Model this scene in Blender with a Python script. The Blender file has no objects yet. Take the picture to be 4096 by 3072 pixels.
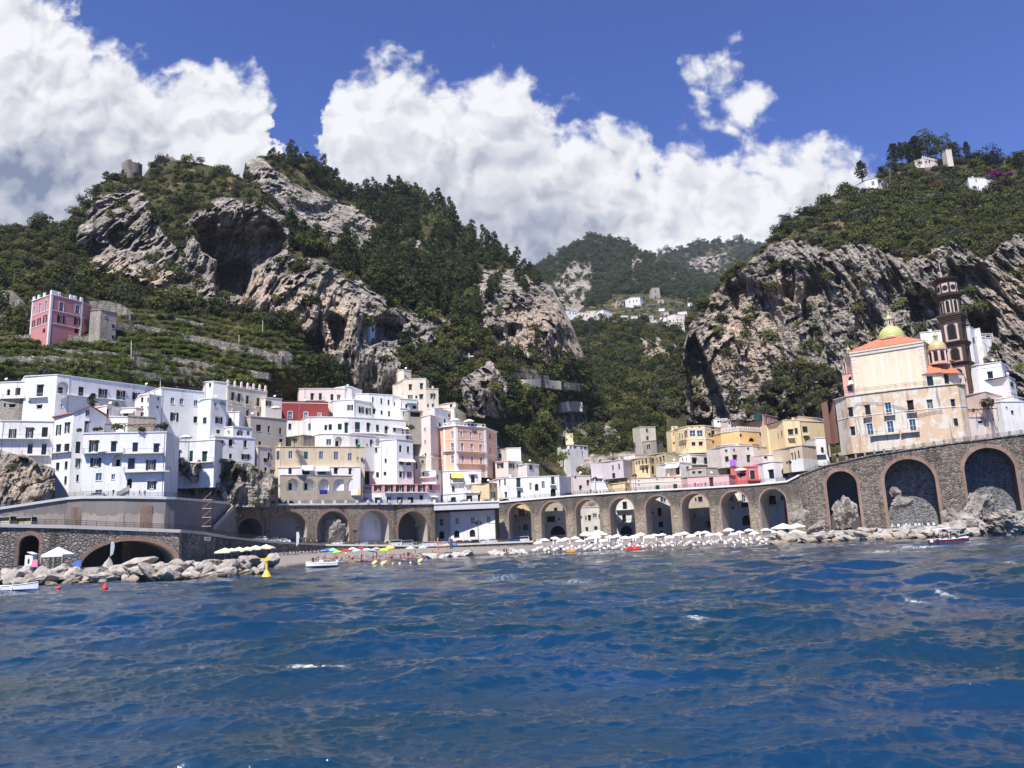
import bpy, bmesh, math, random
import numpy as np
from mathutils import Vector, Matrix
random.seed(7); RNG = np.random.default_rng(11)
S = bpy.context.scene
COL = S.collection
R = math.radians

# ------------------------------------------------------------------ camera
FPX, CX, CY, EYE = 3078.0, 2048.0, 1536.0, 5.0
PITCH, ROLL = math.atan(599/FPX), R(2.3)
_F = np.array([0, math.cos(PITCH), math.sin(PITCH)])
_U0 = np.array([0, -math.sin(PITCH), math.cos(PITCH)]); _R0 = np.array([1.0, 0, 0])
_Rt = math.cos(ROLL)*_R0 - math.sin(ROLL)*_U0
_Up = math.sin(ROLL)*_R0 + math.cos(ROLL)*_U0
CAMP = np.array([0, 0, EYE])
cam = bpy.data.cameras.new("camera"); cam.sensor_width = 36; cam.lens = 36*FPX/4096
cam.clip_end = 30000; cam.clip_start = 0.5
camo = bpy.data.objects.new("camera", cam); COL.objects.link(camo)
camo.matrix_world = Matrix(((_Rt[0], _Up[0], -_F[0], 0), (_Rt[1], _Up[1], -_F[1], 0), (_Rt[2], _Up[2], -_F[2], EYE), (0, 0, 0, 1)))
S.camera = camo

def ray(px, py):
    px = np.asarray(px, float); py = np.asarray(py, float)
    d = _F*FPX + _Rt*(px-CX)[..., None] - _Up*(py-CY)[..., None]
    return d/d[..., 1:2]
def P(px, py, Y):
    return CAMP + ray(px, py)*np.asarray(Y, float)[..., None]
def PV(px, py, Y): return Vector(P(px, py, Y))
def at_z(px, py, z):                       # point of the sight line at height z
    d = ray(px, py); return Vector(CAMP + d*((z-EYE)/d[2]))
CROP = dict(C1=(0,1400,3.0157), C2=(0,1850,3.0157), C3=(600,1850,3.0157), C4=(600,1400,3.0157), C5=(1200,1400,3.0157),
            C6=(1200,1800,3.0157), C7=(1800,1750,3.0157), C8=(2400,1700,3.0157), D1=(2500,1500,2.634), D2=(3000,1700,3.0157),
            D3=(3300,1050,2.6545), D4=(3300,1600,2.6545), D5=(3000,450,1.907), D6=(2000,850,1.929), D7=(0,550,1.508),
            D8=(1200,600,1.508), F=(0,0,0.54), X=(0,0,1.0))
def px(c, x, y):
    a, b, s = CROP[c]; return a+x/s, b+y/s

# ------------------------------------------------------------------ noise
def _hash(ix, iy, iz):
    h = (ix.astype(np.uint32)*np.uint32(374761393) + iy.astype(np.uint32)*np.uint32(668265263) + iz.astype(np.uint32)*np.uint32(2147483647-14))
    h = (h ^ (h >> np.uint32(13)))*np.uint32(1274126177)
    h = (h ^ (h >> np.uint32(16)))*np.uint32(2246822519)
    return ((h ^ (h >> np.uint32(15))) & np.uint32(0xffffff)).astype(np.float64)/0xffffff
def vnoise(p):
    i = np.floor(p).astype(np.int64); f = p-i; f = f*f*f*(f*(f*6-15)+10)
    ix, iy, iz = i[..., 0], i[..., 1], i[..., 2]; fx, fy, fz = f[..., 0], f[..., 1], f[..., 2]
    r = 0
    for dx in (0, 1):
        for dy in (0, 1):
            for dz in (0, 1):
                r = r + _hash(ix+dx, iy+dy, iz+dz)*(fx if dx else 1-fx)*(fy if dy else 1-fy)*(fz if dz else 1-fz)
    return r
def fbm(p, o=4, g=.5):
    a, t, r = 1.0, 0.0, 0
    for k in range(o):
        r = r + a*vnoise(p*(2.03**k)+17.3*k); t += a; a *= g
    return r/t
def ridge(p, o=4, g=.5):
    a, t, r = 1.0, 0.0, 0
    for k in range(o):
        r = r + a*(1-np.abs(2*vnoise(p*(2.1**k)+9.1*k)-1)); t += a; a *= g
    return r/t
def sstep(a, b, x):
    t = np.clip((x-a)/(b-a), 0, 1); return t*t*(3-2*t)

# ------------------------------------------------------------------ object bookkeeping
def tag(o, label=None, cat=None, group=None, kind=None):
    if label: o['label'] = label
    if cat: o['category'] = cat
    if group: o['group'] = group
    if kind: o['kind'] = kind
    return o
def empty(name, loc, label=None, cat=None, group=None, rz=0):
    o = bpy.data.objects.new(name, None); COL.objects.link(o)
    o.location = loc; o.rotation_euler = (0, 0, rz); o.empty_display_size = .5
    return tag(o, label, cat, group)
def children(o): return [c for c in S.objects if c.parent == o]
class MB:
    def __init__(s): s.v = []; s.f = []; s.m = []
    def add(s, vs, fs, m=0):
        b = len(s.v); s.v += [tuple(v) for v in vs]
        for f in fs: s.f.append(tuple(b+i for i in f)); s.m.append(m)
        return s
    def quad(s, a, b, c, d, m=0): return s.add((a, b, c, d), ((0, 1, 2, 3),), m)
    def poly(s, pts, m=0): return s.add(pts, (tuple(range(len(pts))),), m)
    def box(s, c, d, rz=0, m=0, taper=1.0):
        x, y, z = d[0]/2, d[1]/2, d[2]/2; co, si = math.cos(rz), math.sin(rz); vs = []
        for sz in (-1, 1):
            k = taper if sz > 0 else 1
            for sx, sy in ((-1, -1), (1, -1), (1, 1), (-1, 1)):
                a, b = sx*x*k, sy*y*k
                vs.append((c[0]+a*co-b*si, c[1]+a*si+b*co, c[2]+sz*z))
        return s.add(vs, ((0, 3, 2, 1), (4, 5, 6, 7), (0, 1, 5, 4), (1, 2, 6, 5), (2, 3, 7, 6), (3, 0, 4, 7)), m)
    def prism(s, pts, dv, m=0, cap=True):       # polygon swept along dv
        n = len(pts); a = [Vector(p) for p in pts]; dv = Vector(dv); b = [p+dv for p in a]
        fs = [(i, (i+1) % n, n+(i+1) % n, n+i) for i in range(n)]
        if cap: fs += [tuple(range(n-1, -1, -1)), tuple(range(n, 2*n))]
        return s.add(a+b, fs, m)
    def tube(s, p0, p1, r0, r1=None, n=6, m=0):
        p0, p1 = Vector(p0), Vector(p1); r1 = r0 if r1 is None else r1
        d = (p1-p0).normalized(); u = d.orthogonal().normalized(); w = d.cross(u); vs = []
        for p, r in ((p0, r0), (p1, r1)):
            for k in range(n):
                a = 2*math.pi*k/n; vs.append(p+(u*math.cos(a)+w*math.sin(a))*r)
        fs = [(k, (k+1) % n, n+(k+1) % n, n+k) for k in range(n)]+[tuple(range(n-1, -1, -1)), tuple(range(n, 2*n))]
        return s.add(vs, fs, m)
    def lathe(s, c, prof, n=16, m=0, ph=0, sq=1.0):    # prof [(r,z)]
        vs = []; k = len(prof)
        for r, z in prof:
            for i in range(n):
                a = 2*math.pi*i/n+ph; vs.append((c[0]+r*math.cos(a), c[1]+r*math.sin(a)*sq, c[2]+z))
        fs = [(j*n+i, j*n+(i+1) % n, (j+1)*n+(i+1) % n, (j+1)*n+i) for j in range(k-1) for i in range(n)]
        if prof[0][0] > 1e-4: fs.append(tuple(range(n-1, -1, -1)))
        if prof[-1][0] > 1e-4: fs.append(tuple((k-1)*n+i for i in range(n)))
        return s.add(vs, fs, m)
    def build(s, name, mats, parent=None, origin=None, smooth=False):
        if origin is None: origin = (0, 0, 0) if parent is None else None
        if parent is not None:
            o0 = Vector((0, 0, 0)); q = parent
            while q is not None: o0 = o0+q.location; q = q.parent
            off = o0
        else: off = Vector(origin)
        me = bpy.data.meshes.new(name)
        me.from_pydata([(v[0]-off[0], v[1]-off[1], v[2]-off[2]) for v in s.v], [], s.f)
        for m in (mats if isinstance(mats, (list, tuple)) else [mats]): me.materials.append(m)
        if any(s.m): me.polygons.foreach_set('material_index', s.m)
        if smooth: me.polygons.foreach_set('use_smooth', [True]*len(s.f))
        me.update()
        o = bpy.data.objects.new(name, me); COL.objects.link(o)
        if parent is not None: o.parent = parent
        else: o.location = off
        return o
def grid_mesh(name, V, mat, attrs=None, smooth=True):     # V (rows, cols, 3)
    n, m = V.shape[:2]; me = bpy.data.meshes.new(name)
    me.vertices.add(n*m); me.vertices.foreach_set('co', np.ascontiguousarray(V, np.float32).ravel())
    a = np.arange(n*m).reshape(n, m)
    q = np.stack([a[:-1, :-1], a[1:, :-1], a[1:, 1:], a[:-1, 1:]], -1).reshape(-1, 4)
    me.loops.add(q.size); me.loops.foreach_set('vertex_index', q.ravel().astype(np.int32))
    me.polygons.add(len(q)); me.polygons.foreach_set('loop_start', (np.arange(len(q))*4).astype(np.int32))
    me.polygons.foreach_set('loop_total', np.full(len(q), 4, np.int32))
    me.polygons.foreach_set('use_smooth', np.full(len(q), smooth))
    for k, v in (attrs or {}).items():
        at = me.attributes.new(k, 'FLOAT', 'POINT'); at.data.foreach_set('value', np.ascontiguousarray(v, np.float32).ravel())
    me.update(calc_edges=True); me.validate(); me.materials.append(mat)
    o = bpy.data.objects.new(name, me); COL.objects.link(o); return o

# ------------------------------------------------------------------ materials
class NG:
    def __init__(s, nt): s.nt = nt
    def n(s, t, ins=None, **kw):
        x = s.nt.nodes.new(t)
        for k, v in kw.items(): setattr(x, k, v)
        for k, v in (ins or {}).items():
            if isinstance(v, bpy.types.NodeSocket): s.nt.links.new(v, x.inputs[k])
            else: x.inputs[k].default_value = v
        return x
    def math(s, op, a, b=0.0, clamp=False):
        return s.n('ShaderNodeMath', {0: a, 1: b}, operation=op, use_clamp=clamp).outputs[0]
    def mix(s, f, a, b, bt='MIX'):
        x = s.n('ShaderNodeMix', data_type='RGBA', blend_type=bt)
        for k, v in ((0, f), (6, a), (7, b)):
            if isinstance(v, bpy.types.NodeSocket): s.nt.links.new(v, x.inputs[k])
            else: x.inputs[k].default_value = (*v, 1) if k and len(v) == 3 else v
        return x.outputs[2]
    def noise(s, vec, sc, det=4, rough=.55, dist=0):
        return s.n('ShaderNodeTexNoise', {'Vector': vec, 'Scale': sc, 'Detail': det, 'Roughness': rough, 'Distortion': dist}).outputs[0]
    def rng(s, v, a, b, c=0.0, d=1.0, smooth=False):
        return s.n('ShaderNodeMapRange', {0: v, 1: a, 2: b, 3: c, 4: d}, interpolation_type='SMOOTHSTEP' if smooth else 'LINEAR').outputs[0]
    def scale(s, vec, v):
        return s.n('ShaderNodeVectorMath', {0: vec, 1: v}, operation='MULTIPLY').outputs[0]
def newmat(name):
    m = bpy.data.materials.new(name); m.use_nodes = True; nt = m.node_tree
    return m, NG(nt), nt.nodes['Principled BSDF']
def setp(g, b, **kw):
    for k, v in kw.items():
        k = k.replace('_', ' ')
        if isinstance(v, bpy.types.NodeSocket): g.nt.links.new(v, b.inputs[k])
        else: b.inputs[k].default_value = (*v, 1) if isinstance(v, tuple) and len(v) == 3 else v
_pl = {}
def plain(name, c, rough=.6, metal=0.0, var=.12, sc=.6, spec=.3):
    if name in _pl: return _pl[name]
    m, g, b = newmat(name); co = g.n('ShaderNodeTexCoord').outputs['Object']
    n = g.noise(co, sc, 4); d = tuple(max(0, x*(1-var*2)) for x in c); u = tuple(min(1, x*(1+var)) for x in c)
    setp(g, b, Base_Color=g.mix(n, d, u), Roughness=rough, Metallic=metal, Specular_IOR_Level=spec)
    _pl[name] = m; return m
def plaster(name, c, dirt=.35, streak=.5, sc=1.0):
    if name in _pl: return _pl[name]
    m, g, b = newmat(name); co = g.n('ShaderNodeTexCoord').outputs['Object']
    oi = g.n('ShaderNodeObjectInfo').outputs['Random']
    sh = g.n('ShaderNodeVectorMath', {0: co, 1: g.n('ShaderNodeCombineXYZ', {0: g.math('MULTIPLY', oi, 91.0), 1: g.math('MULTIPLY', oi, 47.0)}).outputs[0]}, operation='ADD').outputs[0]
    big = g.noise(sh, .22*sc, 5, .6)
    st = g.noise(g.scale(sh, (1.6, 1.6, .16)), .8*sc, 5, .65)
    fine = g.noise(sh, 2.2*sc, 4, .6)
    grey = tuple(.46*x+.02 for x in c); warm = (c[0]*.76, c[1]*.67, c[2]*.56)
    col = g.mix(g.rng(big, .42, .75, 0, .75*dirt), c, warm)
    col = g.mix(g.math('MULTIPLY', g.rng(st, .52, .7), g.rng(big, .3, .65, .2, streak)), col, grey)
    col = g.mix(g.rng(fine, .3, .75, 0, .22), col, tuple(x*.7 for x in c))
    bp = g.n('ShaderNodeBump', {'Strength': .35, 'Distance': .08, 'Height': fine}).outputs[0]
    setp(g, b, Base_Color=col, Roughness=.9, Specular_IOR_Level=.15, Normal=bp)
    _pl[name] = m; return m
def masonry(name, c1, c2, mortar, sc=1.6, stain=.6, bump=.5, sq=1.6):
    if name in _pl: return _pl[name]
    m, g, b = newmat(name); co = g.n('ShaderNodeTexCoord').outputs['Object']
    w = g.n('ShaderNodeVectorMath', {0: co, 1: g.scale(g.n('ShaderNodeTexNoise', {'Vector': co, 'Scale': 1.2}).outputs[1], (.5, .5, .5))}, operation='ADD').outputs[0]
    v = g.scale(w, (1, 1, sq))
    vo = g.n('ShaderNodeTexVoronoi', {'Vector': v, 'Scale': sc})
    ed = g.n('ShaderNodeTexVoronoi', {'Vector': v, 'Scale': sc}, feature='DISTANCE_TO_EDGE').outputs[0]
    cell = g.n('ShaderNodeSeparateColor', {0: vo.outputs[1]}).outputs[0]
    big = g.noise(co, .12, 5, .6); st = g.noise(g.scale(co, (1, 1, .12)), .5, 5, .6)
    col = g.mix(cell, c1, c2)
    col = g.mix(g.rng(ed, .02, .10, .85, 0), col, mortar)
    col = g.mix(g.math('MULTIPLY', g.rng(st, .48, .68), stain), col, tuple(x*.22 for x in c1))
    col = g.mix(g.rng(big, .52, .74, 0, .4), col, tuple(x*1.25 for x in mortar))
    bp = g.n('ShaderNodeBump', {'Strength': bump, 'Distance': .25, 'Height': g.rng(ed, 0, .2)}).outputs[0]
    setp(g, b, Base_Color=col, Roughness=.95, Specular_IOR_Level=.1, Normal=bp)
    _pl[name] = m; return m
def foliage(name, c1, c2, tr=.25):
    m, g, b = newmat(name)
    oi = g.n('ShaderNodeObjectInfo').outputs['Random']
    co = g.n('ShaderNodeTexCoord').outputs['Object']
    n = g.noise(co, 2.5, 2)
    f = g.math('ADD', g.math('MULTIPLY', oi, .75), g.math('MULTIPLY', g.math('SUBTRACT', n, .5), .9), True)
    col = g.mix(f, c1, c2)
    setp(g, b, Base_Color=col, Roughness=.75, Specular_IOR_Level=.12)
    t = g.n('ShaderNodeBsdfTranslucent', {'Color': col})
    mx = g.n('ShaderNodeMixShader', {0: tr, 1: b.outputs[0], 2: t.outputs[0]})
    g.nt.links.new(mx.outputs[0], g.nt.nodes['Material Output'].inputs[0])
    return m
# ------------------------------------------------------------------ light and sky
SUN_EL, SUN_AZ = R(57), R(22)      # azimuth measured from straight behind the camera towards its left
SUNV = Vector((-math.sin(SUN_AZ)*math.cos(SUN_EL), -math.cos(SUN_AZ)*math.cos(SUN_EL), math.sin(SUN_EL)))
sl = bpy.data.lights.new("sun", 'SUN'); sl.energy = 5.0; sl.angle = R(.5); sl.color = (1, .955, .88)
so = bpy.data.objects.new("sun", sl); COL.objects.link(so); so.location = (0, 0, 400)
so.rotation_euler = (-SUNV).to_track_quat('-Z', 'Y').to_euler()
w = bpy.data.worlds.new("World"); S.world = w; w.use_nodes = True
class NG2(NG):
    def noise(s, vec, sc, det=4, rough=.55, dist=0): return s.n('ShaderNodeTexNoise', {'Vector': vec, 'Scale': sc, 'Detail': det, 'Roughness': rough, 'Distortion': dist}, noise_dimensions='2D').outputs[0]
g = NG2(w.node_tree); bg = w.node_tree.nodes['Background']
sky = g.n('ShaderNodeTexSky', sky_type='NISHITA', sun_disc=False, sun_elevation=SUN_EL, air_density=1.0, dust_density=.3, ozone_density=3.0)
sky.sun_rotation = math.atan2(SUNV.x, SUNV.y)
skyc = g.mix(1.0, sky.outputs[0], (.50, .71, 1.40), 'MULTIPLY')
D = g.n('ShaderNodeTexCoord').outputs['Generated']
sp = g.n('ShaderNodeSeparateXYZ', {0: D})
yy = g.math('MAXIMUM', sp.outputs[1], .02)
uu = g.math('DIVIDE', sp.outputs[0], yy); vv = g.math('DIVIDE', sp.outputs[2], yy)
def fuv(x, y):
    r = ray(x/.54, y/.54); return float(r[0]), float(r[2])
TOPS = [(-260,-300),(-150,-200),(-60,-110),(40,-60),(110,-45),(145,0),(165,55),(178,80),(185,105),(240,120),(300,145),(335,185),(400,172),(470,165),(520,148),(548,140),(575,185),(605,215),(615,330),(640,420),(672,420),
        (690,280),(702,215),(722,165),(745,148),(800,160),(850,168),(885,150),(930,168),(990,196),(1030,185),(1065,155),(1105,140),(1145,150),(1165,195),(1200,232),(1250,268),(1290,298),(1325,268),(1350,280),(1385,300),
        (1412,335),(1436,345),(1460,322),(1530,312),(1600,322),(1640,312),(1700,330),(1755,322),(1825,328),(1878,345),(1905,385),(1935,440),(2000,560),(2600,700)]
U0, U1, V0, V1 = -1.3, 1.3, -.2, 1.1
wu = g.math('MULTIPLY', g.math('SUBTRACT', g.noise(g.n('ShaderNodeCombineXYZ', {0: uu, 1: vv}).outputs[0], 13.0, 5, .6), .5), .11)
fc = g.n('ShaderNodeFloatCurve', {1: g.rng(g.math('ADD', uu, wu), U0, U1)})
cv = fc.mapping.curves[0]; fc.mapping.use_clip = False
pts = [((fuv(x, y)[0]-U0)/(U1-U0), (fuv(x, y)[1]-V0)/(V1-V0)) for x, y in TOPS]
while len(cv.points) < len(pts): cv.points.new(.5, .5)
for p_, q_ in zip(cv.points, pts): p_.location = q_; p_.handle_type = 'VECTOR'
fc.mapping.update()
vtop = g.rng(fc.outputs[0], 0, 1, V0, V1)
q = g.n('ShaderNodeCombineXYZ', {0: uu, 1: vv}).outputs[0]
wn = g.n('ShaderNodeTexNoise', {'Vector': q, 'Scale': 9.0, 'Detail': 4, 'Roughness': .6}, noise_dimensions='2D').outputs[1]
qw = g.n('ShaderNodeVectorMath', {0: q, 1: g.scale(g.n('ShaderNodeVectorMath', {0: wn, 1: (.5, .5, .5)}, operation='SUBTRACT').outputs[0], (.085, .085, 0))}, operation='ADD').outputs[0]
def billow(vec):
    t = None
    for sc, wt in ((9.0, .5), (21.0, .3), (47.0, .2)):
        d = g.n('ShaderNodeTexVoronoi', {'Vector': vec, 'Scale': sc, 'Smoothness': .35}, feature='SMOOTH_F1', voronoi_dimensions='2D').outputs[0]
        d = g.math('MULTIPLY', g.math('SUBTRACT', .62, d), wt*1.3); t = d if t is None else g.math('ADD', t, d)
    return t
def blob(x, y, a, b, rot=0):
    u0, v0 = fuv(x, y); s = 3078*.54
    d = g.n('ShaderNodeVectorMath', {0: q, 1: (u0, v0, 0)}, operation='SUBTRACT').outputs[0]
    if rot: d = g.n('ShaderNodeVectorRotate', {'Vector': d, 'Angle': rot}, rotation_type='Z_AXIS').outputs[0]
    d = g.scale(d, (s/a, s/b, 1))
    return g.n('ShaderNodeVectorMath', {0: d}, operation='LENGTH').outputs['Value']
qs = g.n('ShaderNodeVectorMath', {0: qw, 1: (-.010, .020, 0)}, operation='ADD').outputs[0]
bl0, bl1 = billow(qw), billow(qs)
fb = g.noise(q, 16.0, 8, .62, .15)
n0 = g.math('ADD', g.math('MULTIPLY', bl0, .75), g.math('MULTIPLY', fb, 1.05))
# body under the cumulus tops; the small torn cloud as a ring of soft patches
body = g.math('MULTIPLY', g.math('SUBTRACT', vtop, vv), 9.0)
small = None
for a in ((1545,178,55,38,.3),(1572,165,30,26,0),(1612,215,30,34,.5),(1603,252,16,32,-.3),(1582,285,28,9,.4),(1510,200,26,12,.4),(1548,275,20,12,0),(372,155,22,9,0),(1905,345,26,12,.3)):
    k = g.math('SUBTRACT', .42, g.math('MULTIPLY', blob(*a), .42))
    small = k if small is None else g.math('MAXIMUM', small, k)
small = g.math('SUBTRACT', g.math('MULTIPLY', small, .47), .06)
hole = g.math('SUBTRACT', 1.0, blob(790, 365, 26, 42)); hole2 = g.math('SUBTRACT', 1.0, blob(1378, 378, 16, 26))
hole = g.math('MAXIMUM', g.math('MAXIMUM', hole, hole2), 0.0)
field = g.math('MAXIMUM', g.math('MINIMUM', body, .95), small)
field = g.math('SUBTRACT', field, g.math('MULTIPLY', hole, .55))
dens = g.math('ADD', field, g.math('MULTIPLY', g.math('SUBTRACT', n0, .66), 1.25))
alpha = g.rng(dens, -.14, .40, 0, 1, True)
# light and shade inside the cloud: relief towards the sun, thick grey undersides
rel = g.math('ADD', g.math('MULTIPLY', g.math('SUBTRACT', bl0, bl1), 1.0), g.math('MULTIPLY', g.math('SUBTRACT', fb, .5), .5))
low = g.noise(g.n('ShaderNodeVectorMath', {0: q, 1: (3.1, 1.7, 0)}, operation='ADD').outputs[0], 3.6, 4, .5)
thick = g.rng(dens, .3, 1.3)
dk = g.math('SUBTRACT', 1.0, blob(60, 400, 330, 190)); dk = g.math('MAXIMUM', dk, 0.0)
dk2 = g.math('MAXIMUM', g.math('SUBTRACT', 1.0, blob(1120, 520, 420, 160)), 0.0)
dk3 = g.math('MAXIMUM', g.math('SUBTRACT', 1.0, blob(620, 420, 300, 90)), 0.0)
lum = g.math('ADD', g.math('SUBTRACT', 1.06, g.math('MULTIPLY', thick, g.rng(low, .36, .66, .02, .55))), rel)
lum = g.math('SUBTRACT', lum, g.math('MULTIPLY', dk, .85)); lum = g.math('SUBTRACT', lum, g.math('MULTIPLY', dk2, .55))
lum = g.math('SUBTRACT', lum, g.math('MULTIPLY', dk3, .2))
lum = g.rng(lum, .1, 1.12)
CLW = 8.3
ccol = g.mix(lum, (.23*CLW, .28*CLW, .42*CLW), (1.02*CLW, 1.02*CLW, 1.05*CLW))
front = g.rng(sp.outputs[1], .0, .12)
alpha = g.math('MULTIPLY', alpha, front)
fin = g.mix(alpha, skyc, ccol)
w.node_tree.links.new(fin, bg.inputs[0]); bg.inputs[1].default_value = .07
S.view_settings.view_transform = 'Standard'; S.view_settings.look = 'None'; S.view_settings.gamma = 1
S.view_settings.exposure = .68
S.cycles.max_bounces = 5; S.cycles.diffuse_bounces = 3; S.cycles.glossy_bounces = 3; S.cycles.transmission_bounces = 2
S.cycles.transparent_max_bounces = 4; S.cycles.caustics_reflective = False; S.cycles.caustics_refractive = False
S.cycles.sample_clamp_indirect = 4.0; S.cycles.use_adaptive_sampling = True; S.cycles.adaptive_threshold = .01
# ------------------------------------------------------------------ water
def build_water():
    h = EYE; rows = 800; cols = 1000
    # rows evenly spaced in angle below the horizon, denser than the picture's own rows
    ang = np.linspace(R(18), math.atan(h/300.0), rows); d = h/np.tan(ang)
    t = np.linspace(-.86, .86, cols)
    X = d[:, None]*t[None, :]*(1+.25*(np.abs(t[None, :])**4)); Y = np.repeat(d[:, None], cols, 1)
    step = np.abs(np.gradient(d))[:, None]
    xs = (d*1.75/cols)[:, None]
    Z = np.zeros_like(X); DX = np.zeros_like(X); DY = np.zeros_like(X)
    r = np.random.default_rng(5)
    for k in range(170):
        lam = .20*(80.0**(k/169))*r.uniform(.9, 1.1)
        th = R(-80)+r.normal(0, .42 if lam > 2.5 else .62)          # travel direction: towards the camera, from the left
        kx, ky = math.cos(th)*2*math.pi/lam, math.sin(th)*2*math.pi/lam
        slope = .020 if lam > 2.5 else .034
        if 2.5 < lam < 9: slope *= 1.45
        a = slope*lam/(2*math.pi)*r.uniform(.6, 1.4)
        ph = r.uniform(0, 6.28)
        fade = np.clip((lam/np.maximum(step*1.0, xs*.8)-2.0)/2.5, 0, 1)
        arg = kx*X+ky*Y+ph
        Z += a*fade*np.cos(arg)
        q = .85
        DX -= q*a*fade*math.cos(th)*np.sin(arg); DY -= q*a*fade*math.sin(th)*np.sin(arg)
    gust = .5+1.1*fbm(np.stack([X*.035, Y*.05, X*0], -1), 3)
    Z *= gust; 
    foam = np.zeros_like(X)
    pts = np.stack([X*1.6, Y*1.1, X*0], -1); fn = fbm(pts, 4, .6); fn2 = fbm(pts*3.1+7, 3, .6)
    for fx, fy, ax, ay, st in ((680,1432,72,9,1),(1508,1343,24,6,1),(1978,1301,26,5,1),(2046,1291,22,5,1),(1985,1181,62,4.5,1.15),(1930,1192,95,3,.75),(2186,1215,40,4,.8),(1085,1250,45,5,.5),(400,1465,60,6,.35),(1240,1255,50,4,.4),(2120,1176,40,2,.6)):
        p = at_z(fx/.54, fy/.54, 0.0); qx = at_z((fx+ax)/.54, (fy-ax*.04)/.54, 0.0); qy = at_z(fx/.54, (fy-ay)/.54, 0.0)
        rx = abs(qx.x-p.x); ry = max(abs(qy.y-p.y), .5)
        dd = np.sqrt(((X-p.x-(Y-p.y)*.1)/rx)**2+((Y-p.y)/ry)**2)
        foam = np.maximum(foam, st*np.clip(1.25-dd, 0, 1)*sstep(.47, .62, .4*fn+.6*fn2+.14*np.clip(1-dd, 0, 1)))
        Z += .12*np.clip(1-dd, 0, 1)*fn2*(st > .9)
    V = np.stack([X+DX, Y+DY, Z], -1)
    m, g, b = newmat('sea_water')
    co = g.n('ShaderNodeTexCoord').outputs['Object']
    n1 = g.noise(g.scale(co, (.75, 2.0, 1)), 1.5, 7, .66, .5); n2 = g.noise(g.scale(co, (.6, 1.5, 1)), .33, 3, .5)
    bp = g.n('ShaderNodeBump', {'Strength': .5, 'Distance': .13, 'Height': g.math('ADD', g.math('MULTIPLY', n1, 1.0), g.math('MULTIPLY', n2, 2.2))}).outputs[0]
    fo = g.n('ShaderNodeAttribute', attribute_name='foam').outputs['Fac']; fo = g.math('MULTIPLY', fo, g.rng(g.noise(g.scale(co, (1, 1.6, 1)), 3.2, 6, .75), .42, .6), True)
    deep = g.mix(g.rng(g.noise(co, .05, 3), .35, .65), (.0016, .023, .032), (.0018, .030, .085))
    col = g.mix(fo, deep, (.85, .88, .9))
    setp(g, b, Base_Color=col, Roughness=g.rng(fo, 0, 1, .045, .7), IOR=1.95, Specular_IOR_Level=.5, Normal=bp)
    o = grid_mesh('sea_water', V, m, {'foam': foam}); tag(o, 'choppy blue sea with green grey reflections of the town', None, None, 'structure')
    # open water around the view, a little lower
    mb = MB(); mb.quad((-6000, -6000, -1.2), (6000, -6000, -1.2), (6000, 400, -1.2), (-6000, 400, -1.2))
    tag(mb.build('open_sea', m), None, None, None, 'structure')
build_water()
# ------------------------------------------------------------------ terrain
def rbf(ctrl):
    c = np.array(ctrl, float); n = len(c); p = c[:, :2]/100
    A = np.zeros((n+3, n+3)); A[:n, :n] = np.linalg.norm(p[:, None]-p[None], axis=-1)-np.eye(n)*.02
    A[:n, n] = 1; A[:n, n+1:] = p; A[n, :n] = 1; A[n+1:, :n] = p.T
    b = np.zeros(n+3); b[:n] = np.log(c[:, 2]); wgt = np.linalg.solve(A, b)
    def f(x, y):
        s = np.shape(x); q = np.stack([np.ravel(x), np.ravel(y)], -1)/100; out = np.empty(len(q))
        for i in range(0, len(q), 40000):
            z = q[i:i+40000]
            out[i:i+40000] = np.linalg.norm(z[:, None]-p[None], axis=-1)@wgt[:n]+wgt[n]+z@wgt[n+1:]
        return np.exp(out).reshape(s)
    return f
def inpoly(x, y, poly):
    r = np.zeros(np.shape(x), bool); n = len(poly)
    for i in range(n):
        x0, y0 = poly[i]; x1, y1 = poly[(i+1) % n]
        if y0 == y1: continue
        c = ((y0 > y) != (y1 > y)) & (x < (x1-x0)*(y-y0)/(y1-y0)+x0); r ^= c
    return r
def polymask(x, y, polys, jit=14.0, seed=0):
    q = np.stack([x*.03, y*.03, np.full(np.shape(x), seed*3.3)], -1); q2 = q*3.7
    dx = (fbm(q, 3)-.5)*2*jit+(fbm(q2+5, 2)-.5)*jit; dy = (fbm(q+31, 3)-.5)*2*jit+(fbm(q2+47, 2)-.5)*jit
    m = np.zeros(np.shape(x), bool)
    for p in polys: m |= inpoly(x+dx, y+dy, p)
    return m.astype(float)
def ell(x, y, cx, cy, a, b, s0=.8, s1=1.1): return 1-sstep(s0, s1, np.sqrt(((x-cx)/a)**2+((y-cy)/b)**2))

rockm, g, b = newmat('limestone')
co = g.n('ShaderNodeTexCoord').outputs['Object']
big = g.noise(co, .03, 6, .6); mid = g.noise(g.scale(co, (1, 1, .45)), .16, 7, .65); st = g.noise(g.scale(co, (1, 1, .085)), .24, 7, .66, .2)
fine = g.noise(co, .75, 6, .68)
veg = g.n('ShaderNodeAttribute', attribute_name='veg').outputs['Fac']
warm = g.n('ShaderNodeAttribute', attribute_name='warm').outputs['Fac']
wco = g.n('ShaderNodeVectorMath', {0: g.scale(co, (1, 1, .5)), 1: g.scale(g.n('ShaderNodeTexNoise', {'Vector': co, 'Scale': .12, 'Detail': 4}).outputs[1], (9, 9, 9))}, operation='ADD').outputs[0]
crk = g.n('ShaderNodeTexVoronoi', {'Vector': wco, 'Scale': .22}, feature='DISTANCE_TO_EDGE').outputs[0]
col = g.mix(g.rng(mid, .34, .64), (.20, .178, .155), (.50, .445, .385))
col = g.mix(g.math('MULTIPLY', warm, g.rng(big, .3, .6, .4, 1)), col, (.56, .44, .335))
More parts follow.
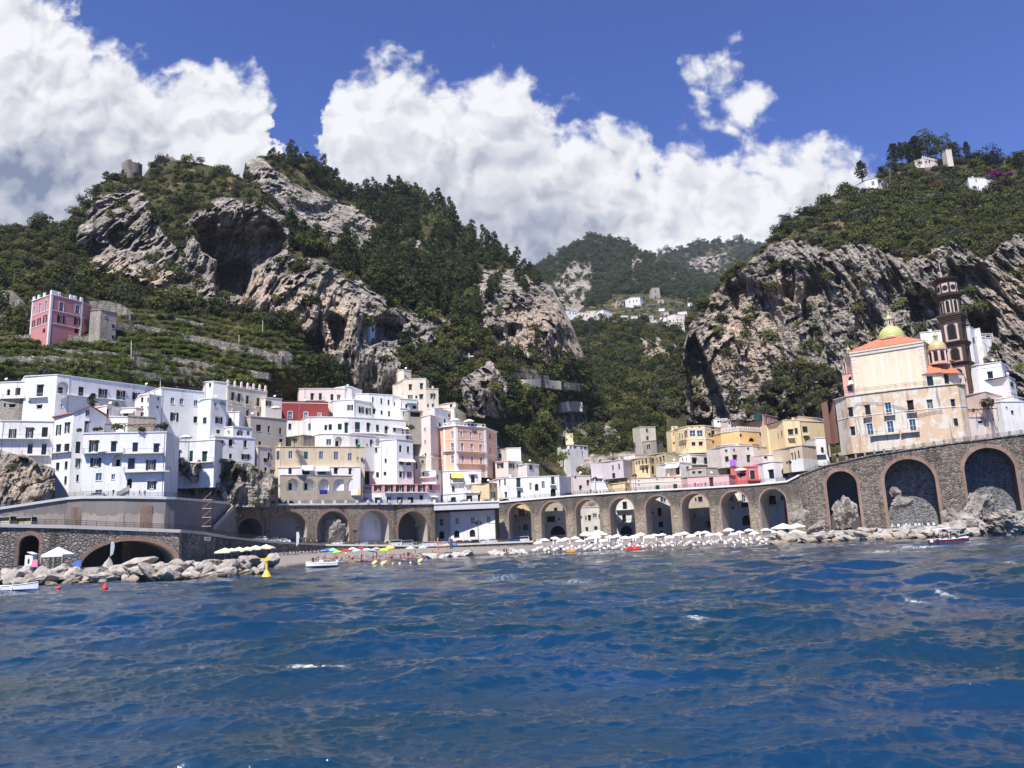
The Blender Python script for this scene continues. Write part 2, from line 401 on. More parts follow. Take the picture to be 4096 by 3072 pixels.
col = g.mix(g.rng(st, .51, .63, 0, .78), col, (.075, .062, .052))
col = g.mix(g.rng(fine, .5, .68, 0, .5), col, (.085, .08, .073))
col = g.mix(g.rng(crk, .0, .1, .5, 0), col, (.05, .046, .042))
col = g.mix(g.rng(g.noise(co, .07, 5, .7), .55, .68, 0, .7), col, (.075, .07, .035))
soil = g.mix(g.rng(fine, .35, .65), (.028, .034, .014), (.085, .075, .034)); soil = g.mix(g.rng(g.noise(co, .05, 4), .56, .68), soil, (.19, .14, .08))
col = g.mix(veg, col, soil)
hgt = g.math('ADD', g.math('MULTIPLY', mid, 2.4), g.math('ADD', g.math('MULTIPLY', fine, 1.0), g.math('MULTIPLY', st, 1.2)))
setp(g, b, Base_Color=col, Roughness=.95, Specular_IOR_Level=.1, Normal=g.n('ShaderNodeBump', {'Strength': .8, 'Distance': 1.6, 'Height': hgt}).outputs[0])

SHEETS = {}
def pl_interp(poly, x): return np.interp(x, [p[0] for p in poly], [p[1] for p in poly])
def sheet(name, top, bot, ctrl, rocks, step=2.0, rows=330, relief=1.0, caves=(), overs=(), warm=(), label=None, flute=(.014, .035), kind='structure', topnoise=3.0, dry=None, jit=14.0):
    x = np.arange(top[0][0], top[-1][0]+step, step); yt = pl_interp(top, x); yb = pl_interp(bot, x)
    yt = yt+(fbm(np.stack([x*.06, x*0, x*0], -1), 4)-.5)*2*topnoise
    v = np.linspace(0, 1, rows)[:, None]
    X = np.repeat(x[None], rows, 0); Y = yt[None]+(yb-yt)[None]*v
    f = rbf(ctrl); D = f(X, Y)
    rm = polymask(X, Y, rocks, jit); base = P(X/.54, Y/.54, D)
    q = base*np.array([1, .35, 1.0])
    A = (.3+.7*rm)*relief
    d = (fbm(q*.018, 3)-.5)*30*A
    warp = (fbm(q*.06+11, 3)-.5)[..., None]*4*np.array([1, 1, 1.])
    d += -(ridge((q+warp)*np.array([.055, .03, flute[0]])+3, 5, .55)-.55)*30*A*(.2+.8*rm)
    d += -(ridge((q+warp)*np.array([.17, .08, flute[1]])+8, 4, .6)-.5)*13*A*rm
    led = fbm(q*np.array([.05, .05, .16])+29, 4)*9; d += (np.abs((led % 1)-.5)*2-.5)*.6*A*rm        # ledges
    cell = np.floor(fbm(q*np.array([.11, .11, .07])+41, 3)*11); d += (_hash(cell.astype(np.int64), cell.astype(np.int64)*0, cell.astype(np.int64)*0)-.5)*7*A*rm   # broken blocks
    d += (fbm(q*.4*np.array([1, 1, .6]), 4, .65)-.5)*5.0*A; d += -(ridge(q*.75+13, 3, .6)-.5)*1.8*A*rm
    for (poly, y0, y1, dep) in overs:
        m_ = polymask(X, Y, [poly], 5, 3); m_ = (m_+np.roll(m_, 1, 1)+np.roll(m_, -1, 1)+np.roll(m_, 1, 0)+np.roll(m_, -1, 0))/5
        d += dep*m_*sstep(y0, y1, Y+(fbm(q*.05+3, 3)-.5)*50)
    if name == 'left_mountain': D = D*(1+.04*sstep(835, 930, Y+0*X))
    for (cx, cy, a, bb, dep) in caves: d += dep*ell(X, Y, cx, cy, a, bb, .62, 1.08)
    edge = sstep(0, .05, v); d *= edge
    D2 = D+d; V = P(X/.54, Y/.54, D2)
    vegm = 1-rm
    wm = np.zeros_like(X)
    for (cx, cy, a, bb) in warm: wm = np.maximum(wm, ell(X, Y, cx, cy, a, bb, .3, 1.1))
    # the far side falls away behind the skyline
    back = []
    for k, (dy, dz) in enumerate(((6, -1), (25, -8), (90, -60))):
        bk = V[0].copy(); bk[:, 1] += dy; bk[:, 0] *= (V[0][:, 1]+dy)/V[0][:, 1]; bk[:, 2] += dz; back.insert(0, bk)
    V = np.concatenate([np.array(back), V], 0)
    ext = lambda a: np.concatenate([np.repeat(a[:1], 3, 0), a], 0)
    o = grid_mesh(name, V, rockm, {'veg': ext(vegm), 'warm': ext(wm)}, smooth=False); tag(o, label, None, None, kind)
    SHEETS[name] = dict(x=x, yt=yt, yb=yb, rows=rows, D=D2, rm=rm, V=V[3:])
    return o
def sheet_at(name, fx, fy):                # world points, rock mask on a sheet under picture points
    s = SHEETS[name]; fx = np.asarray(fx, float); fy = np.asarray(fy, float)
    i = np.clip(np.round((fx-s['x'][0])/(s['x'][1]-s['x'][0])).astype(int), 0, len(s['x'])-1)
    v = (fy-s['yt'][i])/(s['yb'][i]-s['yt'][i]); j = np.clip(np.round(v*(s['rows']-1)).astype(int), 0, s['rows']-1)
    ok = (v >= 0) & (v <= 1)
    return s['V'][j, i], s['rm'][j, i], ok

# --- the left mountain with its cave, terraces and spur
sheet('left_mountain',
  [(-420,560),(-200,520),(0,503),(40,490),(90,484),(130,498),(150,468),(200,432),(208,402),(240,384),(262,380),(310,380),(330,352),(372,345),(430,352),(480,366),(524,384),(530,350),(560,336),(600,336),(640,350),(680,366),(720,384),(745,412),(770,424),(800,418),(850,412),(900,424),(950,450),(990,482),(1005,508),(1035,530),(1075,540),(1100,560),(1130,590),(1160,606),(1190,618),(1215,660),(1240,712),(1262,770),(1285,840),(1310,905),(1330,960)],
  [(-420,1080),(-50,1070),(300,1065),(600,1050),(900,1030),(1150,1040),(1330,1060)],
  [(-400,540,330),(0,503,380),(0,640,285),(-300,700,250),(100,600,300),(150,468,380),(205,402,420),(283,385,445),(372,345,470),(480,366,470),(528,345,450),(600,328,470),(720,384,520),(800,410,560),(900,420,580),(990,475,560),(1035,530,540),(1100,560,520),(1190,615,470),(1250,745,430),(1290,850,420),(1330,960,420),
   (210,440,385),(300,430,400),(420,420,400),(540,400,420),(190,560,345),(230,610,325),(330,560,352),(330,640,315),(420,500,365),(430,640,330),(500,440,372),(560,440,370),(500,640,330),(620,480,380),(540,600,325),(600,560,330),(600,640,300),(700,560,330),(760,620,320),(680,690,298),(820,660,318),(830,760,300),(860,850,298),(760,830,292),(700,470,440),(800,540,430),(880,560,450),(800,500,450),
   (900,660,370),(950,500,520),(960,600,440),(1000,700,370),(1060,640,400),(1130,640,410),(1200,700,395),(1240,780,390),(1100,760,360),(1000,780,335),(900,780,310),(930,850,300),(1040,830,318),(1040,930,300),(1150,860,350),(1200,900,360),(1280,960,370),(1150,960,320),(1250,1020,330),
   (130,650,280),(0,720,262),(130,740,250),(250,700,268),(400,660,300),(500,690,292),(600,700,282),(250,780,238),(400,740,266),(500,780,264),(600,800,270),(0,800,232),(150,815,236),(350,820,246),(500,840,256),(640,850,280),(700,850,286),(0,870,234),(200,880,236),(400,880,250),(600,880,272),(-300,850,225),(-300,1070,206),(0,1070,206),(200,960,214),(200,1065,206),(400,960,240),(400,1065,232),(600,960,268),(600,1050,262),(800,900,304),(800,1040,285),(900,930,310),(950,1030,285),(1100,1030,290),(1330,1060,300)],
  [[(160,500),(205,430),(300,402),(330,470),(390,560),(440,600),(440,650),(370,640),(300,600),(230,590),(185,575)],
   [(400,480),(470,430),(560,436),(625,470),(625,560),(560,600),(530,660),(440,650),(400,590)],
   [(528,345),(556,335),(600,370),(660,410),(780,450),(812,500),(790,560),(720,540),(650,500),(600,440),(540,395)],
   [(520,620),(560,565),(690,560),(770,600),(835,650),(850,740),(880,860),(800,870),(740,800),(700,800),(640,690),(560,680)],
   [(760,640),(860,670),(990,690),(900,770),(800,720)],
   [(1030,590),(1130,575),(1195,610),(1245,700),(1265,775),(1180,790),(1090,760),(1035,700)],
   [(1000,810),(1060,780),(1095,830),(1090,910),(1010,900)], [(1195,870),(1265,870),(1285,960),(1200,960)],
   [(395,985),(520,985),(560,1040),(480,1075),(370,1075)], [(-50,990),(120,1000),(120,1080),(-50,1080)],
   [(870,515),(925,512),(930,545),(875,545)]],
  step=2.0, rows=350, caves=((1105,745,12,44,14),(1110,712,26,16,8)), overs=(([(415,482),(450,462),(500,452),(560,456),(600,480),(622,510),(610,545),(585,560),(560,572),(545,590),(535,640),(470,642),(462,600),(470,560),(440,545),(425,515)],455,560,46),([(470,575),(540,545),(545,600),(530,642),(478,640)],560,590,30),
   ([(775,690),(820,680),(870,690),(862,735),(800,745)],690,725,16),([(228,515),(262,470),(292,505),(280,540),(250,545)],480,520,12),([(705,665),(745,690),(742,760),(722,755)],670,700,14),([(640,700),(690,705),(700,770),(672,780)],705,740,12),([(1030,690),(1080,660),(1090,740),(1050,760)],680,730,12),([(560,350),(640,400),(630,450),(590,420)],380,430,8)),
  warm=((560,620,70,50),(600,650,120,60),(230,580,80,40),(700,690,110,90),(1160,720,110,90),(1100,800,60,60),(60,1030,90,50),(330,610,80,40)), label='steep limestone mountain with a big cave left of the valley', jit=9.0)
# --- the right mountain with the long cliff
sheet('right_mountain',
  [(1440,800),(1478,735),(1488,695),(1520,648),(1560,598),(1600,570),(1640,540),(1672,506),(1705,470),(1745,456),(1790,428),(1850,408),(1880,402),(1905,380),(1935,362),(1990,345),(2060,350),(2110,345),(2160,350),(2212,345),(2350,330),(2560,340)],
  [(1440,1010),(1600,1000),(2560,1000)],
  [(1440,900,330),(1478,735,372),(1520,648,366),(1600,570,362),(1672,506,362),(1705,470,380),(1790,428,400),(1850,408,412),(1935,362,440),(2060,350,452),(2212,345,440),(2560,340,420),
   (1530,740,338),(1560,860,322),(1500,900,335),(1600,700,330),(1640,880,312),(1700,560,345),(1700,700,328),(1720,870,304),(1800,540,340),(1800,700,318),(1850,860,292),(1900,530,335),(1950,700,312),(2050,530,330),(2050,700,305),(2150,560,325),(2212,700,295),(2212,880,262),(2560,520,310),(2560,880,250),
   (1800,470,372),(1900,450,378),(1900,490,356),(2050,420,395),(2050,480,362),(2200,420,390),(2200,480,355),(1440,1010,300),(1700,1000,290),(2000,1000,262),(2560,1000,240)],
  [[(1484,720),(1540,640),(1620,570),(1690,505),(1730,520),(1800,540),(1870,525),(1960,570),(2050,520),(2130,565),(2190,510),(2300,540),(2600,540),(2600,900),(1480,910)]],
  step=2.0, rows=330, overs=(([(1483,735),(1500,720),(1530,790),(1562,860),(1578,920),(1500,920),(1484,830)],715,750,34),([(2085,640),(2140,650),(2160,730),(2100,740)],650,700,22),([(1740,560),(1780,545),(1800,700),(1770,780),(1735,700)],560,640,12),([(1840,640),(1890,620),(1920,760),(1860,790)],640,700,12),([(1950,600),(2030,590),(2050,680),(1970,700)],610,650,14),([(1560,580),(1600,575),(1620,640),(1590,680)],590,620,10),([(1680,520),(1720,530),(1715,660),(1690,640)],540,580,12),([(2050,560),(2090,560),(2080,640),(2055,640)],570,600,10)), relief=1.15, flute=(.008, .014),
  warm=((1600,740,110,130),(1560,660,70,60),(1700,620,60,60),(2180,640,70,90)), label='long grey cliff and green hilltop right of the valley')
# --- wooded slope in the valley
sheet('valley_slope',
  [(1120,690),(1200,688),(1260,700),(1330,694),(1390,700),(1450,715),(1500,740),(1560,760)],
  [(1120,1060),(1560,1060)],
  [(1120,690,640),(1260,700,680),(1390,700,680),(1500,740,660),(1560,760,650),(1200,800,540),(1350,800,520),(1450,780,540),(1250,900,440),(1400,900,420),(1500,900,420),(1250,1000,360),(1400,1000,350),(1560,1060,320),(1120,1060,340)],
  [[(1378,735),(1430,725),(1480,760),(1478,800),(1400,800)], [(1400,830),(1480,800),(1480,900),(1420,900)], [(1280,930),(1340,900),(1350,990),(1280,1000)]],
  step=3.0, rows=150, relief=1.2, warm=((1400,770,60,60),), label='wooded slope rising in the valley')
# --- far mountains beyond the valley
sheet('far_mountain',
  [(1060,640),(1150,580),(1180,566),(1230,532),(1270,514),(1300,508),(1340,518),(1400,548),(1440,576),(1500,606),(1560,630),(1640,650)],
  [(1060,730),(1300,725),(1640,740)],
  [(1060,640,1150),(1150,580,1250),(1300,508,1500),(1400,548,1400),(1560,630,1100),(1640,650,1050),(1200,640,1000),(1300,620,1150),(1400,640,1000),(1250,690,880),(1350,680,900),(1450,670,900),(1060,730,850),(1300,725,820),(1640,740,800)],
  [[(1185,620),(1235,572),(1275,580),(1285,620),(1240,672),(1200,660)], [(1360,560),(1395,572),(1370,585)]],
  step=2.5, rows=110, relief=.9, warm=((1360,690,120,30),), label='far green mountain with a hill village at its foot', topnoise=4)
sheet('far_ridge',
  [(1380,560),(1430,548),(1470,540),(1500,530),(1560,522),(1600,522),(1640,534),(1700,545)],
  [(1380,680),(1700,680)],
  [(1380,560,1900),(1500,530,2100),(1600,522,2200),(1700,545,2100),(1380,680,1500),(1700,680,1500),(1540,600,1800)],
  [[(1488,565),(1520,552),(1570,556),(1592,575),(1560,592),(1492,592)]],
  step=3, rows=60, relief=3.0, label='second far ridge with a bare rocky patch', topnoise=4)

# ------------------------------------------------------------------ plants
FOL = {'scrub': foliage('scrub_leaves', (.026,.036,.011), (.165,.17,.05)), 'pine': foliage('pine_needles', (.016,.026,.011), (.085,.105,.033)),
       'vine': foliage('vine_leaves', (.05,.072,.017), (.20,.235,.052)), 'dry': foliage('dry_scrub', (.085,.062,.036), (.17,.125,.07)), 'olive': foliage('olive_leaves', (.045,.052,.034), (.085,.095,.06)),
       'far': foliage('far_wood_leaves', (.035,.052,.026), (.085,.105,.046))}
BARK = plain('bark', (.085, .065, .05), .95)
def leafball(mb, c, r, n, size, rng, squash=1.0, up=.35, lump=None):
    for _ in range(n):
        d = rng.normal(size=3); d /= np.linalg.norm(d)
        if d[2] < -.35: d[2] *= -.6
        rr = r*(.62+.38*rng.random()**.5)
        p = np.array([c[0]+d[0]*rr, c[1]+d[1]*rr, c[2]+d[2]*rr*squash])
        nrm = d+rng.normal(size=3)*.55+np.array([0, 0, up]); nrm /= np.linalg.norm(nrm)
        a = np.cross(nrm, rng.normal(size=3)); a /= np.linalg.norm(a); bb = np.cross(nrm, a)
        s = size*(.6+.8*rng.random()); t = s*(.5+.5*rng.random())
        mb.add([p-a*s-bb*t*.3, p+bb*t, p+a*s-bb*t*.2, p-bb*t*.8], ((0, 1, 2, 3),))
def bush_mesh(name, mat, seed, kind):
    rng = np.random.default_rng(seed); mb = MB()
    if kind == 'bush':
        for _ in range(7):
            a = rng.random()*6.28; rr = .55*rng.random()**.5
            leafball(mb, (math.cos(a)*rr, math.sin(a)*rr, .25+.4*rng.random()), .38+.22*rng.random(), 62, .085, rng)
    elif kind == 'tree':
        for _ in range(9):
            a = rng.random()*6.28; rr = .6*rng.random()**.5; z = .6+1.0*rng.random()
            leafball(mb, (math.cos(a)*rr, math.sin(a)*rr, z), .36+.2*rng.random(), 60, .085, rng, .85)
        mb.tube((0, 0, -.4), (0, 0, 1.0), .09, .04, 5)
    elif kind == 'conifer':
        for k in range(8):
            z = .45+k*.2; w_ = .5*math.sin(min(1.0, (k+2.2)/5.2)*1.57)*(1-max(0, k-3.5)/5.5)
            for j in range(4 if k < 6 else 2):
                a = rng.random()*6.28; e = w_*(.5+.5*rng.random())
                leafball(mb, (math.cos(a)*e, math.sin(a)*e, z+.15*rng.random()), .16+w_*.32, 30, .075, rng, .62)
        mb.tube((0, 0, -.5), (0, 0, 2.2), .07, .02, 5)
    elif kind == 'vine':
        for k in range(6): leafball(mb, (-1+.4*k, .3*(rng.random()-.5), .45+.25*rng.random()), .36+.1*rng.random(), 50, .08, rng, .8)
    me = bpy.data.meshes.new(name); me.from_pydata(mb.v, [], mb.f); me.materials.append(mat)
    return bpy.data.objects.new(name, me)
def lib(name, obs):
    c = bpy.data.collections.new(name)
    for o in obs: c.objects.link(o)
    return c
LIB = {'scrub': lib('scrub_kinds', [bush_mesh(f'a{k}', FOL['scrub'], k, 'bush') for k in range(4)]+[bush_mesh('b', FOL['dry'], 9, 'bush'), bush_mesh('c', FOL['olive'], 10, 'bush')]),
       'wood': lib('wood_kinds', [bush_mesh(f'a{k}', FOL['scrub'], 20+k, 'tree') for k in range(3)]+[bush_mesh('b', FOL['pine'], 29, 'tree'), bush_mesh('c', FOL['olive'], 30, 'tree')]),
       'pine': lib('pine_kinds', [bush_mesh(f'a{k}', FOL['pine'], 40+k, 'conifer') for k in range(4)]+[bush_mesh('b', FOL['scrub'], 49, 'tree')]),
       'vine': lib('vine_kinds', [bush_mesh(f'a{k}', FOL['vine'], 60+k, 'vine') for k in range(3)]+[bush_mesh('b', FOL['scrub'], 66, 'bush')]),
       'far': lib('far_kinds', [bush_mesh(f'a{k}', FOL['far'], 70+k, 'tree') for k in range(3)])}
def scatter(name, pts, sc, ix, libname, label):
    n = len(pts); me = bpy.data.meshes.new(name); me.vertices.add(n)
    me.vertices.foreach_set('co', np.ascontiguousarray(pts, np.float32).ravel())
    a = me.attributes.new('sc', 'FLOAT_VECTOR', 'POINT'); a.data.foreach_set('vector', np.ascontiguousarray(sc, np.float32).ravel())
    a = me.attributes.new('ix', 'INT', 'POINT'); a.data.foreach_set('value', np.ascontiguousarray(ix, np.int32))
    rt = np.zeros((n, 3), np.float32); rt[:, 2] = RNG.random(n)*6.28; rt[:, :2] = RNG.normal(0, .12, (n, 2))
    a = me.attributes.new('rt', 'FLOAT_VECTOR', 'POINT'); a.data.foreach_set('vector', rt.ravel())
    o = bpy.data.objects.new(name, me); COL.objects.link(o)
    ng = bpy.data.node_groups.new(name, 'GeometryNodeTree')
    ng.interface.new_socket('Geometry', in_out='INPUT', socket_type='NodeSocketGeometry'); ng.interface.new_socket('Geometry', in_out='OUTPUT', socket_type='NodeSocketGeometry')
    N = ng.nodes; L = ng.links; gi = N.new('NodeGroupInput'); go = N.new('NodeGroupOutput'); ip = N.new('GeometryNodeInstanceOnPoints')
    ci = N.new('GeometryNodeCollectionInfo'); ci.inputs[0].default_value = LIB[libname]; ci.inputs['Separate Children'].default_value = True; ci.inputs['Reset Children'].default_value = True
    def at(nm, ty): x = N.new('GeometryNodeInputNamedAttribute'); x.data_type = ty; x.inputs[0].default_value = nm; return x.outputs[0]
    ip.inputs['Pick Instance'].default_value = True
    L.new(gi.outputs[0], ip.inputs['Points']); L.new(ci.outputs[0], ip.inputs['Instance'])
    L.new(at('ix', 'INT'), ip.inputs['Instance Index']); L.new(at('sc', 'FLOAT_VECTOR'), ip.inputs['Scale'])
    L.new(at('rt', 'FLOAT_VECTOR'), ip.inputs['Rotation'])
    L.new(ip.outputs[0], go.inputs[0]); md = o.modifiers.new('scatter', 'NODES'); md.node_group = ng
    tag(o, label, None, None, 'stuff'); return o
def pick_pts(sh, n, x0, x1, y0, y1, rockp, polys=None, notp=(), rows=0):
    x = RNG.uniform(x0, x1, n); y = RNG.uniform(y0, y1, n)
    if rows: k0 = y-.12*x+6*np.sin(x*.02); y = y-k0+np.round(k0/rows)*rows+RNG.normal(0, 1.0, n)
    p, rm, ok = sheet_at(sh, x, y)
    k = ok & (RNG.random(n) < np.where(rm > .5, rockp, 1.0))
    if polys: k &= polymask(x, y, polys, 8) > .5
    for q in notp: k &= ~inpoly(x, y, q)
    return p[k], x[k], y[k]
def plants(name, sh, n, box, rockp, libname, nk, r0, r1, label, polys=None, notp=(), tall=1.0, wts=None, rows=0):
    p, x, y = pick_pts(sh, n, *box, rockp, polys, notp, rows); m = len(p)
    r = r0+(r1-r0)*RNG.random(m)**2
    cl = fbm(np.stack([x*.02, y*.02, x*0], -1), 3); r *= .6+.8*cl
    sc = np.stack([r, r, r*tall*(.8+.5*RNG.random(m))], -1)
    ix = RNG.choice(nk, m, p=wts)
    p = p.copy(); p[:, 2] -= r*.25
    return scatter(name, p, sc, ix, libname, label)
HOUSES_L = [(-60,1100),(-60,830),(60,812),(330,838),(440,828),(580,860),(640,838),(800,860),(950,900),(1070,930),(1100,980),(1180,1010),(1180,1100)]
PINKROT = [(58,735),(58,625),(200,640),(262,660),(262,745)]
T1 = [(-420,830),(-420,700),(0,690),(60,735),(262,745),(262,660),(420,680),(560,700),(660,740),(690,800),(650,860),(440,828),(300,830),(60,812)]
PINEW = [(590,335),(690,345),(760,400),(800,400),(960,440),(1010,500),(1110,545),(1190,620),(1130,640),(1060,700),(1010,720),(960,690),(880,700),(860,660),(800,650),(720,570),(640,560),(620,480),(700,540),(800,550),(800,480),(720,440),(620,360)]
plants('hillside_scrub', 'left_mountain', 10500, (-420,1330,330,900), .06, 'scrub', 6, 1.5, 5.8, 'dark scrub covering the left mountain', notp=(HOUSES_L,PINKROT,T1,PINEW,[(440,470),(600,470),(590,660),(440,660)]), wts=[.22,.2,.2,.18,.09,.11])
plants('mountain_woodland', 'left_mountain', 2200, (-420,1330,430,1000), .0, 'wood', 5, 2.4, 5.6, 'round trees among the scrub of the left mountain', notp=(HOUSES_L,PINKROT,T1,PINEW,[(205,440),(600,420),(600,345),(205,380)]), wts=[.3,.25,.2,.15,.1])
plants('pine_woodland', 'left_mountain', 2500, (580,1200,330,740), .08, 'pine', 5, 2.8, 6.2, 'pine wood on the right slope of the left mountain', polys=[PINEW], tall=1.25, wts=[.22,.22,.21,.2,.15])
plants('terrace_vines', 'left_mountain', 5200, (-420,700,640,865), .6, 'vine', 4, 1.1, 2.3, 'lemon and vine foliage on the terraces above the town', polys=[T1], notp=(PINKROT,HOUSES_L), wts=[.3,.28,.3,.12], rows=12.5)
plants('garden_vines', 'left_mountain', 1100, (870,1280,770,900), .05, 'vine', 4, 1.2, 2.4, 'green vines on the small terraces below the spur')
HTOP = [(1440,1020),(1440,690),(1700,460),(2560,300),(2560,1020)]
plants('cliff_top_scrub', 'right_mountain', 9500, (1440,2560,330,900), .06, 'scrub', 6, 1.5, 5.6, 'dark scrub on the right hilltop and cliff ledges', notp=([(1640,900),(1640,800),(2560,600),(2560,1000),(1640,1000)],), wts=[.22,.2,.2,.18,.08,.12])
plants('hilltop_vines', 'right_mountain', 1600, (1850,2560,390,470), .0, 'vine', 4, 1.2, 2.6, 'lighter green vines on the hilltop terraces', wts=[.3,.3,.25,.15])
plants('cliff_foot_scrub', 'right_mountain', 500, (1600,1830,780,900), .8, 'scrub', 6, 1.6, 3.6, 'green scrub at the foot of the right cliff', polys=[[(1600,900),(1630,850),(1700,790),(1800,790),(1830,900)]])
plants('valley_woodland', 'valley_slope', 2900, (1120,1560,690,1050), .2, 'wood', 5, 2.8, 6.4, 'dense wood on the valley slope', wts=[.3,.25,.2,.15,.1])
VILL = [(1222,668),(1290,664),(1340,636),(1440,640),(1500,650),(1500,740),(1215,740)]
plants('far_woodland', 'far_mountain', 5500, (1060,1640,505,735), .12, 'far', 3, 4.0, 8.5, 'dark green wood on the far mountain', notp=(VILL,))
plants('far_orchards', 'far_mountain', 420, (1200,1500,630,735), .3, 'far', 3, 1.6, 3.4, 'small trees on the terraces of the far village', polys=[VILL])
plants('far_ridge_woodland', 'far_ridge', 1400, (1380,1700,520,680), .05, 'far', 3, 7, 14, 'wood on the second far ridge')
sheet('town_hillside', [(-460,1040),(300,1040),(900,1010),(1200,990),(1500,960),(1900,930),(2250,900),(2600,880)], [(-460,1190),(1000,1190),(2600,1170)],
  [(-460,1040,215),(300,1040,216),(600,1030,250),(900,1010,300),(1200,990,340),(1500,960,320),(1900,930,275),(2250,900,262),(2600,880,255),(-460,1190,198),(200,1190,200),(450,1190,215),(600,1190,262),(1000,1190,292),(1400,1190,290),(1750,1180,270),(2000,1170,238),(2600,1170,230)],
  [[(-460,980),(2600,980),(2600,1200),(-460,1200)]], step=4, rows=40, relief=.25, label='stony ground under the town')
# ------------------------------------------------------------------ house kit
WHITE = plaster('white_plaster', (.79, .77, .74), .6, .8)
WHITE2 = plaster('cool_white_plaster', (.76, .76, .755), .55, .85)
CREAM = plaster('cream_plaster', (.66, .585, .48), .45, .6)
PALE = plaster('pale_pink_plaster', (.72, .63, .57), .4, .5)
GREYP = plaster('weathered_grey_plaster', (.47, .42, .36), .8, .9)
BEIGE = plaster('beige_plaster', (.62, .505, .36), .45, .7)
YEL = plaster('yellow_plaster', (.72, .57, .34), .35, .5)
OCHRE = plaster('ochre_plaster', (.72, .48, .21), .35, .45)
PINK = plaster('pink_plaster', (.68, .36, .345), .3, .4)
ROSE = plaster('rose_plaster', (.56, .235, .235), .35, .45)
RED = plaster('dark_red_plaster', (.27, .055, .052), .35, .5)
CORAL = plaster('coral_plaster', (.66, .17, .155), .3, .35)
APRI = plaster('apricot_plaster', (.72, .44, .31), .3, .35)
ORAN = plaster('orange_plaster', (.80, .47, .165), .3, .35)
LILAC = plaster('lilac_grey_plaster', (.56, .50, .51), .45, .6)
OLIVE = plaster('olive_plaster', (.46, .39, .25), .5, .7)
def patched(name, c1, c2, c3):
    m, g, b = newmat(name); co = g.n('ShaderNodeTexCoord').outputs['Object']
    a = g.noise(g.scale(co, (1, 1, .8)), .16, 5, .6, .4); e = g.noise(co, .45, 6, .7); st = g.noise(g.scale(co, (1.5, 1.5, .14)), .7, 6, .65); f = g.noise(co, 2.0, 4)
    col = g.mix(g.rng(a, .47, .53), c1, c2); col = g.mix(g.rng(e, .55, .62, 0, .8), col, c3); col = g.mix(g.rng(st, .54, .68, 0, .75), col, (.13, .12, .11)); col = g.mix(g.rng(f, .4, .75, 0, .3), col, tuple(x*.6 for x in c1))
    setp(g, b, Base_Color=col, Roughness=.92, Specular_IOR_Level=.12); return m
OLDP = patched('stained_palazzo_plaster', (.66, .60, .50), (.62, .45, .30), (.72, .69, .64))
OLD = plaster('stained_old_plaster', (.64, .57, .47), 1.0, 1.0)
STONE = masonry('rubble_stone', (.30, .265, .215), (.46, .41, .345), (.34, .30, .25), 1.9, .5)
TRIM = plain('white_trim', (.78, .77, .75), .8)
SHUT = plain('dark_shutter_paint', (.012, .022, .022), .55)
SHUTG = plain('green_shutter_paint', (.014, .055, .042), .55)
SHUTB = plain('brown_shutter_paint', (.10, .035, .022), .6)
GLASS, g, b = newmat('window_glass'); setp(g, b, Base_Color=(.012, .016, .022), Roughness=.06, Specular_IOR_Level=.5)
GLASSB, g, b = newmat('blue_window_glass'); setp(g, b, Base_Color=(.035, .075, .13), Roughness=.06, Specular_IOR_Level=.6)
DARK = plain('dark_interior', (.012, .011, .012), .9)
IRON = plain('black_iron', (.02, .02, .022), .5)
IRONW = plain('white_iron', (.7, .7, .7), .5)
CANVAS = plain('white_canvas', (.80, .78, .73), .85); CANVASY = plain('yellow_canvas', (.86, .66, .14), .85); CANVASG = plain('green_canvas', (.01, .14, .13), .85); CANVASD = plain('dark_green_canvas', (.008, .035, .028), .9)
def striped(name, c1, c2, sc):
    m, g, b = newmat(name); co = g.n('ShaderNodeTexCoord').outputs['Object']
    wv = g.n('ShaderNodeTexWave', {'Vector': co, 'Scale': sc, 'Distortion': 0}, bands_direction='X').outputs[1]
    setp(g, b, Base_Color=g.mix(g.rng(wv, .45, .55), c1, c2), Roughness=.85); return m
STRIPE = striped('striped_canvas', (.8, .8, .8), (.11, .12, .13), 1.0)
def tilemat(name, c1, c2):
    m, g, b = newmat(name); co = g.n('ShaderNodeTexCoord').outputs['Object']
    n = g.noise(co, 1.2, 5, .65); n2 = g.noise(co, .25, 3)
    wv = g.n('ShaderNodeTexWave', {'Vector': co, 'Scale': 2.2, 'Distortion': .6}, bands_direction='DIAGONAL').outputs[1]
    c = g.mix(g.rng(n, .3, .7), c1, c2); c = g.mix(g.rng(n2, .5, .75, 0, .5), c, tuple(x*.45 for x in c2))
    c = g.mix(g.rng(wv, .6, 1, 0, .35), c, tuple(x*.5 for x in c1))
    setp(g, b, Base_Color=c, Roughness=.85, Normal=g.n('ShaderNodeBump', {'Strength': .6, 'Distance': .12, 'Height': wv}).outputs[0]); return m
TILE = tilemat('orange_roof_tile', (.60, .225, .115), (.46, .155, .08))
TILEO = tilemat('old_roof_tile', (.42, .22, .14), (.30, .20, .15))
HOODM = plain('hood_tile', (.46, .27, .2), .8)

